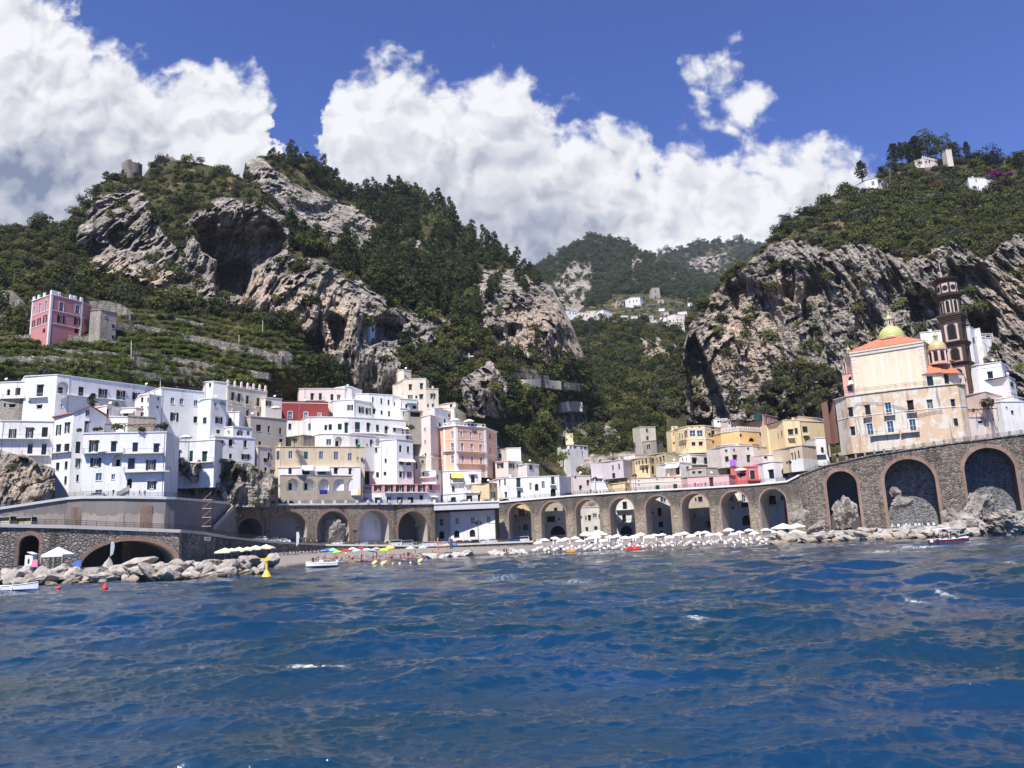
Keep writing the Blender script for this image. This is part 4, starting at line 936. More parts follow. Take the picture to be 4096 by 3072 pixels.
H('tall pale pink lift tower with few tiny windows','C5',[(1424,818),(1572,785),(1712,812,6)],262,1300,PALE,'1505,960,24,42b;1508,1110,24,42b;1513,1260,22,32d;1685,905,24,24o;1687,1035,18,54d;1690,1180,18,54d','1570,1710,1300',name='lift_tower',cat='tower',depth=9,hood=0)
H('white terraced house behind the lift tower','C5',[(1478,735),(1625,700),(1862,755)],284,850,WHITE,'1545,790,26,36d;1800,790,26,36d;1747,855,24,48d;1805,845,24,32d',depth=10)
H('slim cream turret house above the orange palazzo','C5',[(1770,648),(1875,640),(1905,700,4)],292,800,PALE,'1822,685,28,54d',depth=6)
H('receding cream house with a row of small windows behind the orange palazzo','C5',[(1860,695,0),(2005,812,18)],288,900,CREAM,'1890,790,10,54d;1920,800,10,54d;1950,815,10,50d;1980,830,8,50d',depth=8)
r_,Fs_,zt_,zb_=H('large apricot and orange palazzo with white pilasters and rows of white framed windows','C7',[(-82,-122),(68,-139),(430,-92,6),(560,-38,20)],266,440,APRI,
  '30,-40,26,72f;30,118,36,104f;30,262,34,95f;137,-42,26,70f;250,-32,26,70f;362,-22,26,70f;147,118,34,104f;262,127,34,104f;370,136,34,104f;153,262,32,95f;266,272,32,95f;376,280,32,95f;482,-10,14,60d;482,152,18,78f;487,300,18,78f',
  '-80,60,165;75,425,172;75,425,318',bands=(-118,28,188),depth=14,hood=0,rail=IRONW,balw=.8,roofm=TRIM,over=.4,name='palazzo')
PAL=(r_,Fs_,zt_)
F_=Fs_[1]
for F_,cnt in ((Fs_[0],2),(Fs_[1],4),(Fs_[2],2)):
    for k_ in range(cnt):
        t_=F_.L*(k_/(cnt-1)); t_=min(max(t_,.45),F_.L-.45); mb=MB(); F_.bx(mb,t_-.38,t_+.38,zb_,zt_[0]-.3,.004,.13)
        if k_ in (0,cnt-1): mb.build('pilaster',TRIM,r_)
mb=MB(); F_=Fs_[0]; F_.bx(mb,.9,F_.L-.9,zb_+1,zt_[0]-.5,.0,.012); 
for F_ in Fs_[:2]:
    for (a_,b_) in ((.1,F_.L-.1),):
        mb2=MB(); n_=int((b_-a_)/1.6)
        for k_ in range(n_+1): t_=a_+(b_-a_)*k_/n_; F_.bx(mb2,t_-.12,t_+.12,zt_[0]+.23,zt_[0]+1.25,-.3,.0)
        F_.bx(mb2,a_,b_,zt_[0]+1.25,zt_[0]+1.4,-.35,.05); F_.bx(mb2,a_,b_,zt_[0]+.23,zt_[0]+.5,-.25,-.05); mb2.build('balustrade',TRIM,r_)
def text_mesh(txt, size, mat, parent, loc, rz, name='lettering'):
    fc = bpy.data.curves.new(name, 'FONT'); fc.body = txt; fc.size = size; fc.extrude = .012; o = bpy.data.objects.new(name, fc); COL.objects.link(o); dg = bpy.context.evaluated_depsgraph_get()
    me = bpy.data.meshes.new_from_object(o.evaluated_get(dg)); bpy.data.objects.remove(o); me.materials.clear(); me.materials.append(mat); q = bpy.data.objects.new(name, me); COL.objects.link(q); q.parent = parent; q.location = Vector(loc)-parent.location; q.rotation_euler = (R(90), 0, rz); return q
F_=Fs_[1]; t0_,z_=F_.hit(*px('C7',75,-78)); text_mesh('PALAZZO FERRAIOLI',1.0,plain('bronze_letters',(.13,.08,.06)),r_,F_.p(t0_+.3,z_-.3,.05),math.atan2(F_.d.y,F_.d.x))
H('white house with a yellow awning below the orange palazzo','C7',[(-88,408),(160,402),(375,402,3)],262,780,WHITE,'275,500,46,94F;45,470,90,70d;40,622,34,64c;45,735,80,60D','0,150,545;180,375,560',"85,460,140,66y;268,432,104,22w",sh=SHUTB,depth=9,solid=False)
H('low white shop front with two glazed doors on the coast road','C7',[(-85,690),(168,640),(470,625,2)],259,780,WHITE,'235,742,72,84D;375,735,76,92D;40,745,60,50D','170,470,640',depth=4,clutter=0,balw=.6)
H('narrow ochre house with a brown lean-to roof','C7',[(395,560),(470,540),(570,490,4)],266,780,YEL,'545,570,12,70d;490,590,12,60d;520,690,60,70D',depth=8,roofm=TILEO)
H('grey brown ruin-like house with one green window behind the white front','C7',[(540,150),(680,142)],298,300,GREYP,'605,222,34,54c',depth=8)
H('blank white wall house right of the grey brown one','C7',[(676,132),(852,128)],297,270,WHITE,depth=8)
H('pale house with awning-like dark windows behind the terrace roof','C7',[(545,300),(700,268),(870,272,3)],290,440,PALE,'608,340,78,58s;738,340,74,56s;815,345,22,46d;855,355,16,38d',sh=SHUTG,depth=8)
H('white cube house with one small window left of the valley trees','C7',[(865,330),(925,283),(1068,280,3)],288,450,WHITE,'975,360,40,54d',depth=8)
H('long white seafront house with a carved brown door and outside stairs','C7',[(568,502,6),(690,428),(1312,412),(1455,424,8)],272,730,WHITE,
  '600,550,15,66d;662,530,18,94c;675,690,24,62d;825,545,48,114c;832,685,42,84D;972,590,26,88f;1045,600,42,84A;1125,570,38,88b;1240,518,42,94c;1245,665,62,100A','797,870,602;1205,1275,570',depth=11,sh=SHUTG)
H('beige back wall house with a round hole right of the white seafront house','C7',[(1462,462),(1692,462,3)],279,650,PALE,'1510,480,24,24o;1662,545,26,58c;1572,605,28,50d',depth=9)
H('white low house with wide blue windows above the road','C7',[(1690,492),(1905,478,3)],282,650,WHITE2,'1718,518,44,32b;1800,512,84,38b;1890,510,18,50d','',depth=8)
H('low yellow garden wall building on the coast road','C8',[(148,712),(300,690),(378,668,2)],268,800,YEL,'320,780,14,36D',depth=4,clutter=0)
H('white hillside house with two arches among the trees of the valley','C7',[(1395,105),(1440,85),(1662,62,4)],330,270,WHITE,'1452,120,42,42a;1510,112,44,44a;1582,130,14,54d;1628,125,28,26d;1600,200,14,60d',depth=9)
H('slim yellow bell gable behind the white hillside house','C7',[(1390,-40),(1478,-45)],338,90,YEL,'1408,28,14,24d;1460,-10,12,24d',depth=4,name='bell_gable',cat='tower')
# ------------------------------------------------------------------ town, eastern cluster
H('lilac grey house with an outside stair left of the olive house','C8',[(112,438),(275,415),(418,430,8)],281,600,LILAC,'155,515,17,60d;230,500,17,66d;165,610,36,62D',depth=10)
H('white roof terrace house with satellite dishes behind the lilac house','C8',[(280,372),(420,352)],296,430,PALE,depth=8,clutter=2)
H('olive and yellow house with small balconies in the middle of the town','C8',[(415,412,6),(590,362),(682,350,4)],284,610,OLIVE,'440,460,12,38d;473,455,12,44d;515,450,16,66c;558,440,16,60c;650,418,38,44c;655,545,62,94D;520,545,20,54d;567,545,22,74d','480,590,480',split=478,mat2=YEL,depth=10)
H('dark olive stone house with a flat roof right of the yellow one','C8',[(680,350,3),(792,335),(968,338,4)],282,560,OLIVE,'688,430,12,64c;732,418,16,66c;770,405,16,68c;732,510,26,54d;772,500,24,60d','720,780,455',depth=9)
H('white house with a striped awning over its terrace','C8',[(785,468),(962,442),(1102,440,2)],274,610,WHITE,'938,552,46,88D;1055,525,26,46c','',"880,496,172,44k",depth=9)
H('white upper house with two tall dark doors and plants','C8',[(968,372),(1082,346),(1348,336,4)],284,490,WHITE,'1000,425,13,44d;1045,420,13,44d;1138,430,58,74D;1277,430,44,80D','1085,1340,478',depth=9)
H('apricot house with dark arched windows below the yellow palazzo','C8',[(1125,268),(1268,228),(1445,224,4)],292,345,plaster('light_apricot_plaster',(.70,.50,.33),.3,.4),'1222,320,30,42A;1345,305,74,52s',depth=9)
H('pale grey terrace house with a line of sun loungers','C8',[(1080,530),(1270,492),(1530,530,4)],272,620,GREYP,'1130,572,40,30d;1205,572,42,30d',depth=8)
H('long cream house with an orange frieze and oculi on the coast road','D1',[(62,1092),(622,1068,0)],263,1228,plaster('ivory_plaster',(.72,.63,.53),.35,.4),'343,1190,42,58c;530,1175,42,54c;145,1155,16,16o;337,1098,15,15o;525,1086,15,15o;145,1111,15,15o',bands=(1128,),depth=9,sh=SHUTG,roofm=OCHRE,clutter=2)
H('long pink house with a grey terrace and one brown door','D1',[(655,1078),(1090,1042),(1182,1040,4)],258,1195,plaster('light_pink_plaster',(.74,.47,.46),.3,.3),'910,1130,40,98C','',bands=(1068,),depth=9,sh=SHUTB,clutter=2,roofm=GREYP)
H('coral red house with one tall green door','D1',[(1270,968),(1453,955,2)],254,1160,CORAL,'1343,1050,54,94F','1290,1450,1108',depth=9,sh=SHUTG)
H('coral terrace with plants and a white parasol left of the coral house','D1',[(1180,1036),(1275,1030)],255,1160,CORAL,'1240,1052,60,36d',depth=6,clutter=0,name='terrace_house')
H('white street front with two black doors beside the coral house','D1',[(1450,928),(1565,915),(1772,908,2)],252,1130,WHITE,'1543,1045,54,94C;1687,1035,58,98C',"",depth=9,awn='1545,1128,120,34k')
H('grey white flat house above the street front','D1',[(1448,845),(1742,828,3)],262,930,PALE,'1480,870,30,20d;1600,885,60,24d',depth=8)
H('beige corner house with shuttered windows on its shaded side','D1',[(1732,762,10),(1858,702),(2003,694,2)],246,975,BEIGE,'1765,860,10,74c;1793,850,13,74c;1830,835,15,80c',split=895,mat2=WHITE,depth=10)
H('blank white house with a terrace and a brick red band','D1',[(2000,668),(2130,662)],250,910,WHITE,'2080,790,30,60d','2010,2110,835',depth=9)
H('large pale yellow house with green shutters and white balconies','D1',[(1592,505,8),(1662,478),(1838,470),(1842,522,-2),(2130,512,4)],268,830,YEL,'1612,640,10,58c;1650,620,13,64c;1745,605,54,64c;1805,590,32,64c;1898,575,54,68c;1665,770,12,44c','1712,1782,662;1872,1935,636',sh=SHUTG,depth=11,rail=IRONW)
H('grey roof pavilion on top of the large pale yellow house','D1',[(1758,462),(1825,432),(2050,440,3)],278,520,CREAM,'1900,400,60,20d',depth=7)
H('grey white stone house with a purple towel hanging from its window','D1',[(1003,762,5),(1110,748),(1345,748),(1482,702,6)],270,935,plaster('flaky_grey_white_plaster',(.60,.555,.51),.8,.8),'1067,800,22,22d;1150,790,22,22d;1297,775,22,26d;1073,885,38,58c;1157,870,42,54c;1305,880,44,78D;1403,760,12,28d',depth=9)
H('white roof terrace with pots in front of the yellow church','D1',[(1005,742),(1200,710),(1332,700,2)],276,760,PALE,depth=6,clutter=1)
r_,Fs_,zt_,zb_=H('ochre yellow church front with a scalloped parapet and oval windows','D1',[(1008,612,8),(1200,588),(1468,578,3)],284,705,OCHRE,'1217,635,26,28o;1425,625,26,28o;1335,682,62,42A',depth=12,clutter=0,roofm=CREAM,name='church')
for F_ in Fs_:                                       # scalloped parapet of small arches
    n_=int(F_.L/1.15)
    for k_ in range(n_):
        t_=(k_+.5)*F_.L/n_; mb=MB(); zz=zt_[0]+.23
        ring=[F_.p(t_+.5*math.cos(a*math.pi/8),zz+1.0+.5*math.sin(a*math.pi/8),.06) for a in range(9)]+[F_.p(t_-.5,zz,.06),F_.p(t_+.5,zz,.06)]
        mb.prism(ring,F_.n.to_3d()*-.3,0); ring=[F_.p(t_+.3*math.cos(a*math.pi/8),zz+.75+.3*math.sin(a*math.pi/8),.064) for a in range(9)]+[F_.p(t_-.3,zz+.1,.064),F_.p(t_+.3,zz+.1,.064)]
        mb.prism(ring,F_.n.to_3d()*.01,1); mb.build('merlon',[CREAM,GREYP],r_)
H('yellow palazzo with tall framed windows and a corner balcony','D1',[(555,565,9),(662,522),(836,512),(1018,505,4)],292,800,YEL,'575,640,12,54d;600,640,12,54d;632,628,14,70c;650,622,12,70c;590,770,10,54d;612,752,10,54d;634,742,10,54d;712,615,62,66f;790,615,62,66f;848,625,16,64d;890,628,20,26d;928,620,36,66c;922,555,44,22d;722,725,40,40c;797,725,40,40c;938,708,36,24d;705,552,18,14A;785,550,18,14A','575,655,680',bands=(580,690),depth=11,mat2=CREAM)
H('slim ochre campanile with paired arched openings','D1',[(484,590),(556,584)],296,770,plaster('campanile_plaster',(.66,.47,.26),.4,.5),'512,622,13,44A;536,620,13,44A;516,720,16,22d',depth=5,name='campanile',cat='tower',clutter=0,bands=(655,))
H('small white belfry on top of the ochre campanile','D1',[(488,548),(552,544)],297,590,CREAM,'519,566,13,30A',depth=4,name='belfry',cat='tower',clutter=0)
H('white arcade roof with three small arches behind the yellow palazzo','D1',[(932,470),(1080,462)],312,500,WHITE,'985,490,24,22A;1012,488,24,22A;1040,486,24,22A',depth=6)
H('pale terrace house behind the yellow church','D1',[(1080,480),(1180,462),(1268,460,2)],306,530,PALE,'1100,505,14,20d;1225,490,14,20d',depth=7)
H('pink palazzo with white arch mouldings behind the yellow church','D1',[(1290,448),(1455,418),(1605,408,4)],302,720,plaster('dusty_pink_plaster',(.58,.36,.34),.5,.6),'1495,572,26,34A;1528,570,26,34A;1562,570,22,34A;1495,480,12,70d;1545,490,12,60d','',"1362,452,180,60e",depth=9)
H('brown grey house with a cactus terrace between the yellow houses','D1',[(1480,645),(1600,620,3)],282,830,GREYP,'1545,765,30,50D;1510,690,40,30d',depth=6)
H('grey tower house with two windows on the slope behind the town','D1',[(155,548),(318,532,2)],312,720,plaster('grey_cream_plaster',(.57,.52,.44),.7,.7),'233,585,24,42d;238,665,27,44d',depth=7)
H('ruined stone base with a pointed opening below the grey tower house','D1',[(180,705),(330,690)],309,830,STONE,'238,760,14,50d;258,758,12,50d',depth=7,clutter=0,name='stone_ruin',cat='ruin')
r_,Fs_,zt_,zb_=H('pink villa with a crenellated roof terrace alone below the cliff','D1',[(472,264),(638,256),(662,262,5)],345,450,PINK,'525,300,14,32d;590,298,14,32d;528,358,14,22A;593,353,14,22A;505,415,12,40d;560,412,14,30d',bands=(345,),depth=9,roofm=PALE,clutter=0,name='villa',snap='valley_slope')
for k_ in range(7):
    F_=Fs_[0]; mb=MB(); t_=.3+k_*(F_.L-.6)/6; F_.bx(mb,t_-.35,t_+.35,zt_[0]+.23,zt_[0]+1.1,-.4,0); mb.build('merlon',PALE,r_)
H('stone terrace wing of the pink villa wrapped in bare vines','D1',[(640,318),(700,340,2)],342,450,STONE,'690,385,14,40d',depth=6,clutter=0,name='stone_terrace',cat='terrace')
H('slim pink stair turret with a round finial beside the pink villa','D1',[(618,212),(662,205)],350,300,PINK,depth=4,clutter=0,name='stair_turret',cat='tower')
# hillside
r_,Fs_,zt_,zb_=H('large pink villa with white corner strips and crenels standing alone on the terraces','D7',[(195,990,8),(310,948),(503,968,3),(546,1022,8)],240,1185,ROSE,
  '208,1050,10,60f;240,1030,12,60f;277,1015,13,60f;203,1125,16,40s;236,1112,20,42s;272,1095,22,46s;370,1020,26,56f;467,1035,26,52f;366,1095,46,44s;466,1110,42,44s;462,1165,26,34A;518,1158,12,22f;515,1110,10,40s;265,1165,16,26A',bands=(1055,1130),depth=13,hood=0,roofm=TRIM,clutter=0,name='villa',snap='left_mountain')
for F_,ks in ((Fs_[0],(0,.3,.6,1)),(Fs_[1],(0,.12,.25,.62,.75,1))):
    for k_ in ks:
        t_=min(max(F_.L*k_,.5),F_.L-.5); mb=MB(); F_.bx(mb,t_-.45,t_+.45,zt_[0]+.23,zt_[0]+1.7,-.5,0); mb.build('merlon',TRIM,r_)
for F_,t_ in ((Fs_[0],.3),(Fs_[0],Fs_[0].L-.3),(Fs_[1],.3),(Fs_[1],Fs_[1].L-.3)):
    mb=MB(); F_.bx(mb,t_-.3,t_+.3,zb_,zt_[0]-.02,.004,.09); mb.build('corner_strip',TRIM,r_)
H('rough stone house built against the right side of the pink villa','D7',[(546,1045),(612,1040),(705,1062,4)],241,1225,STONE,'610,1125,12,26d;682,1140,14,22d;610,1185,12,24d;680,1205,12,20d;640,1085,30,6d',depth=9,clutter=0,snap='left_mountain')
H('tiny white chapel-like hut on a ledge of the rock nose','D8',[(388,1040),(420,1036),(452,1044,2)],292,1100,WHITE,'440,1085,12,22d',depth=4,clutter=0,name='hut',cat='hut',snap='left_mountain')
# hill village behind the valley
PONT=[('long white row house at the left end of the far hill village','D6',[(515,755),(600,765)],800,830,WHITE,'540,775,8,18d;565,778,8,18d;585,780,8,18d'),('white house with a flat roof second from the left in the far hill village','D6',[(598,770),(690,772)],802,830,PALE,'620,795,8,18d;645,795,8,18d;670,797,8,18d'),
 ('cream house behind the row of the far hill village','D6',[(660,762),(745,758)],830,800,CREAM,'690,775,8,14d'),('large white gabled house in the far hill village','D6',[(745,765),(795,750),(868,790,6)],800,840,WHITE,'770,800,8,34d;785,798,8,34d;820,800,8,20d;845,805,8,20d'),
 ('white house with a tiled roof right of the gabled one in the far village','D6',[(868,800),(985,795)],798,840,WHITE,'900,818,8,16d;930,818,10,16d;960,815,8,16d'),('beige house upper left in the far hill village','D6',[(885,690),(900,675),(960,678,4)],865,720,BEIGE,'915,700,8,14d;940,700,8,14d'),
 ('white terraced house upper middle in the far hill village','D6',[(965,675),(1010,655),(1080,652)],872,715,WHITE,'1000,690,8,14d;1030,685,8,14d;1055,680,8,14d'),('wide grey cream palazzo on the right side of the far hill village','D6',[(1280,850),(1420,845)],700,905,CREAM,'1315,885,8,20A;1340,883,8,20A;1365,881,8,20A;1390,880,8,20A'),
 ('upper storey block above the wide palazzo of the far village','D6',[(1292,795),(1350,785),(1425,790)],712,850,PALE,'1310,835,9,14A;1340,832,9,14A;1370,830,9,14A;1400,828,9,14A'),('small grey bell tower in the far hill village','D6',[(1152,795),(1182,792)],790,835,GREYP,'1166,812,8,14d'),
 ('white farmhouse high on the right slope of the far village','D6',[(1448,700),(1530,690)],860,725,WHITE,'1470,708,8,12d;1500,704,8,12d'),('small white house among the far terraces','D6',[(1075,790),(1130,780)],800,800,PALE,''),
 ('little white cottage high on the far mountain','D6',[(1415,485),(1460,483)],1020,500,WHITE,''),('tiny white hut high on the far mountain','D6',[(1338,462),(1360,460)],1050,474,WHITE,''),('beige ruin wall among the far terraces','D6',[(1215,678),(1262,674)],850,698,GREYP,''),('small cream house on the terraces left of the far bell tower','D6',[(1010,800),(1060,797)],800,815,CREAM,''),('tiny white house above the far village terraces','D6',[(1225,742),(1268,738)],830,756,WHITE,''),('pale house beside the wide far palazzo','D6',[(1232,812),(1285,806)],760,835,PALE,'1255,822,8,12d'),('white row on the right of the far village, partly behind the cliff','D6',[(1370,770),(1440,762)],780,790,WHITE,''),('grey ruin among the far terraces','D6',[(1240,772),(1300,765)],810,790,GREYP,''),('white house low on the left of the far bell tower','D6',[(1195,828),(1240,832)],770,850,WHITE,'')]
for a in PONT: H(*a,snap='far_mountain',group='houses of the far hill village',depth=10,clutter=0,hood=0,over=.3)
r_,Fs_,zt_,zb_=H('square ruined watchtower above the far hill village','D6',[(1158,652),(1172,582,0),(1228,580,0),(1238,652)],860,660,STONE,'1200,612,8,12d',free=True,depth=14,clutter=0,name='watchtower',cat='tower',snap='far_mountain')
# hilltop on the right
H('white house with grey roof on the crest of the right hill','D5',[(874,518),(968,500),(1052,528,5)],405,605,WHITE,'938,540,20,32s;990,535,24,36s;930,585,26,16d',depth=9,clutter=1,roofm=GREYP,snap='right_mountain')
H('long low white house with pergola on the right hilltop','D5',[(1632,530),(1662,500),(1800,502),(1905,535,4)],392,560,WHITE,'1725,518,10,20d;1880,538,22,16d',depth=8,snap='right_mountain')
r_,Fs_,zt_,zb_=H('white terrace villa with crenellated balustrade under the hilltop pines','D5',[(1250,372),(1320,350),(1425,348,2)],425,405,PALE,'1345,378,14,22A;1370,376,14,22A;1290,385,10,20d',depth=8,clutter=0,snap='right_mountain')
for k_ in range(8):
    F_=Fs_[1]; mb=MB(); t_=.2+k_*(F_.L-.4)/7; F_.bx(mb,t_-.4,t_+.4,zt_[0]+.23,zt_[0]+1.6,-.5,0); mb.build('merlon',PALE,r_)
H('old round-edged stone turret beside the hilltop pines','D5',[(1492,285),(1535,282)],432,330,CREAM,'',depth=5,clutter=0,name='stone_turret',cat='tower',snap='right_mountain')
H('white block with a grey band in front of the right cliff beside the bell tower','D3',[(1008,748),(1240,706,-2)],262,860,WHITE2,'',depth=9)
H('white house right of the bell tower with a roof pergola','D3',[(1535,680),(1600,718),(1660,790,3)],258,1000,WHITE,'1580,840,16,60d;1632,835,40,30b',depth=9)
H('white cubic house high on the right with small blue openings','D3',[(1598,788),(1700,800),(1762,815,3)],262,980,WHITE,'1632,832,44,32b;1700,850,20,40d',depth=8)
H('white house with a hooded square window on the right edge of town','D3',[(1606,1092),(1868,1060),(1935,1088,6)],236,1400,WHITE2,'1755,1195,56,72d;1915,1185,14,60d','',depth=11,bands=(1115,))
H('white house stepping down right with balconies and an arched door','D3',[(1870,1230),(1945,1210),(2020,1290,4)],232,1480,WHITE,'1950,1370,24,60A;1985,1300,30,40d','1950,2030,1440',depth=8)
H('low white terrace block at the far right edge','D3',[(1880,1440),(2000,1420),(2110,1480,3)],224,1600,WHITE,'1930,1530,30,30d','',depth=8,clutter=0)
H('white wall with a seat below the far right houses','D4',[(1860,20),(2130,60,2)],220,200,WHITE,'1930,80,20,20d;1990,130,30,40d',depth=6,clutter=0,name='terrace_house')
H('stained pinkish terrace wall with a vine pergola beside the church','D3',[(1478,1420),(1700,1362),(1880,1400,4)],226,1640,plaster('stained_pink_plaster',(.62,.50,.45),.8,.8),'1645,1360,40,30A;1575,1570,30,40d;1500,1560,16,70d',depth=8,clutter=0,name='terrace_house')
H('low whitewashed basement with black vents beside the sea wall','D4',[(1480,185),(1790,200,3)],219,400,PALE,'1650,235,54,30d;1715,222,16,20d',depth=5,clutter=0,name='terrace_house')
H('rust brown old house left of the church base','D3',[(30,1490),(95,1465),(108,1470,2)],246,1700,plaster('rust_plaster',(.34,.19,.14),.5,.5),'45,1590,14,60d;95,1585,10,60d',depth=2.5,clutter=0)
# houses seen through the viaduct arches
BACK=[('ochre house with hanging plants seen through the first viaduct arch','C7',[(700,780),(1010,770)],285,1140,YEL,'860,905,70,90s;790,950,24,36d;925,935,30,30d','810,975,985'),
 ('white ground floor with two doors seen through the first viaduct arch','C7',[(760,1000),(1010,990)],281,1160,WHITE2,'840,1090,20,30d;895,1085,26,70C;925,1082,24,70C',''),
 ('white house with a wide low arch seen through the second viaduct arch','C7',[(1080,900),(1440,895)],281,1200,WHITE,'1270,870,40,46d;1220,985,94,70d;1315,988,20,22d;1300,1120,180,110A',''),
 ('brown gable wall behind the second viaduct arch','C7',[(1100,780),(1440,770)],290,920,GREYP,'1275,870,40,46d',''),
 ('old white house with stone niches seen through the third viaduct arch','C7',[(1500,850),(1850,835)],279,1200,plaster('grimy_white_plaster',(.62,.60,.56),.7,.8),'1585,960,20,22d;1640,970,14,54d;1682,970,34,64d;1747,942,52,54b;1800,950,16,50d;1652,1105,32,50d;1760,1095,40,50d',''),
 ('white house with two railed balconies seen through the fourth viaduct arch','C8',[(100,880),(440,870)],277,1280,WHITE2,'300,970,52,90D;292,1130,48,88F;320,1265,150,100A','190,410,1020;200,425,1175'),
 ('white house with a blue tinted balcony seen through the fifth viaduct arch','C8',[(520,860),(890,850)],275,1320,WHITE2,'640,1055,24,34A;720,1050,50,100F;735,1200,60,66c;765,895,70,70b;740,1290,30,30d','600,865,1120'),
 ('grey shaded house with dark windows seen through the sixth viaduct arch','C8',[(960,840),(1370,820)],273,1320,GREYP,'1155,900,18,46d;1210,895,52,64d;1222,1065,50,84f;1140,1100,24,50d;1240,1200,200,80d','1120,1340,1150'),
 ('white stair house with a dark red upper wall seen through the seventh viaduct arch','C8',[(1450,810),(1680,800),(1850,805,2)],270,1300,WHITE,'1580,885,50,60f;1735,880,50,90f;1750,965,90,56d;1770,1150,110,120A;1600,1000,24,40d','1540,1680,945'),
 ('white house with a dark balcony seen through the last viaduct arch','C8',[(1900,790),(2200,780)],264,1300,WHITE,'2080,905,90,110D;2200,880,30,60d','2020,2160,960')]
for a in BACK: H(*a,depth=6,clutter=0,hood=.2)
# ------------------------------------------------------------------ sea walls, viaduct, roads
BRICK = masonry('brick_ring', (.22, .125, .09), (.33, .215, .165), (.30, .24, .20), 3.0, .4, .3, 2.2)
RUBBLE = masonry('dark_rubble_wall', (.075, .063, .054), (.30, .245, .195), (.31, .275, .235), 1.25, .55, 1.0, 1.7)
RUBBLE2 = masonry('brown_rubble_wall', (.16, .12, .085), (.40, .33, .25), (.40, .35, .28), 1.5, .85, 1.0, 1.8)
RUBBLE3 = masonry('grey_rubble_wall', (.20, .175, .155), (.42, .37, .33), (.17, .15, .14), 1.5, .6, 1.0, 1.6)
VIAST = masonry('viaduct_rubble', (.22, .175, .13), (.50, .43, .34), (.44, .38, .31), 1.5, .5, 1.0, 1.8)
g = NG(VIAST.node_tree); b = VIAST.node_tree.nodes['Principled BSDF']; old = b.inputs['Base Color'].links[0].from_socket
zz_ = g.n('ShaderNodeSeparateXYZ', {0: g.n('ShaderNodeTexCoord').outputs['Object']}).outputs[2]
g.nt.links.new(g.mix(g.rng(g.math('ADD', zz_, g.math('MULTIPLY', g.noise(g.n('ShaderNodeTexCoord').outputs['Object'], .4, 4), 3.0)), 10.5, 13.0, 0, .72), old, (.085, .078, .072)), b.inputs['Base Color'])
BLOCKS = masonry('block_wall', (.075, .08, .09), (.17, .17, .175), (.30, .29, .28), .8, .3, .5, 1.8)
CONC = plaster('stained_concrete', (.27, .245, .225), .9, 1.0)
CONCL = plaster('light_concrete', (.44, .40, .36), .6, .7)
DARKP = plaster('dark_plaster', (.10, .10, .105), 1.0, .5)  # dark grey plaster for the backs and vaults of the deep arches
ASPH = plain('asphalt', (.06, .06, .062), .95)
COPE = plain('white_coping', (.70, .68, .64), .85, var=.1)
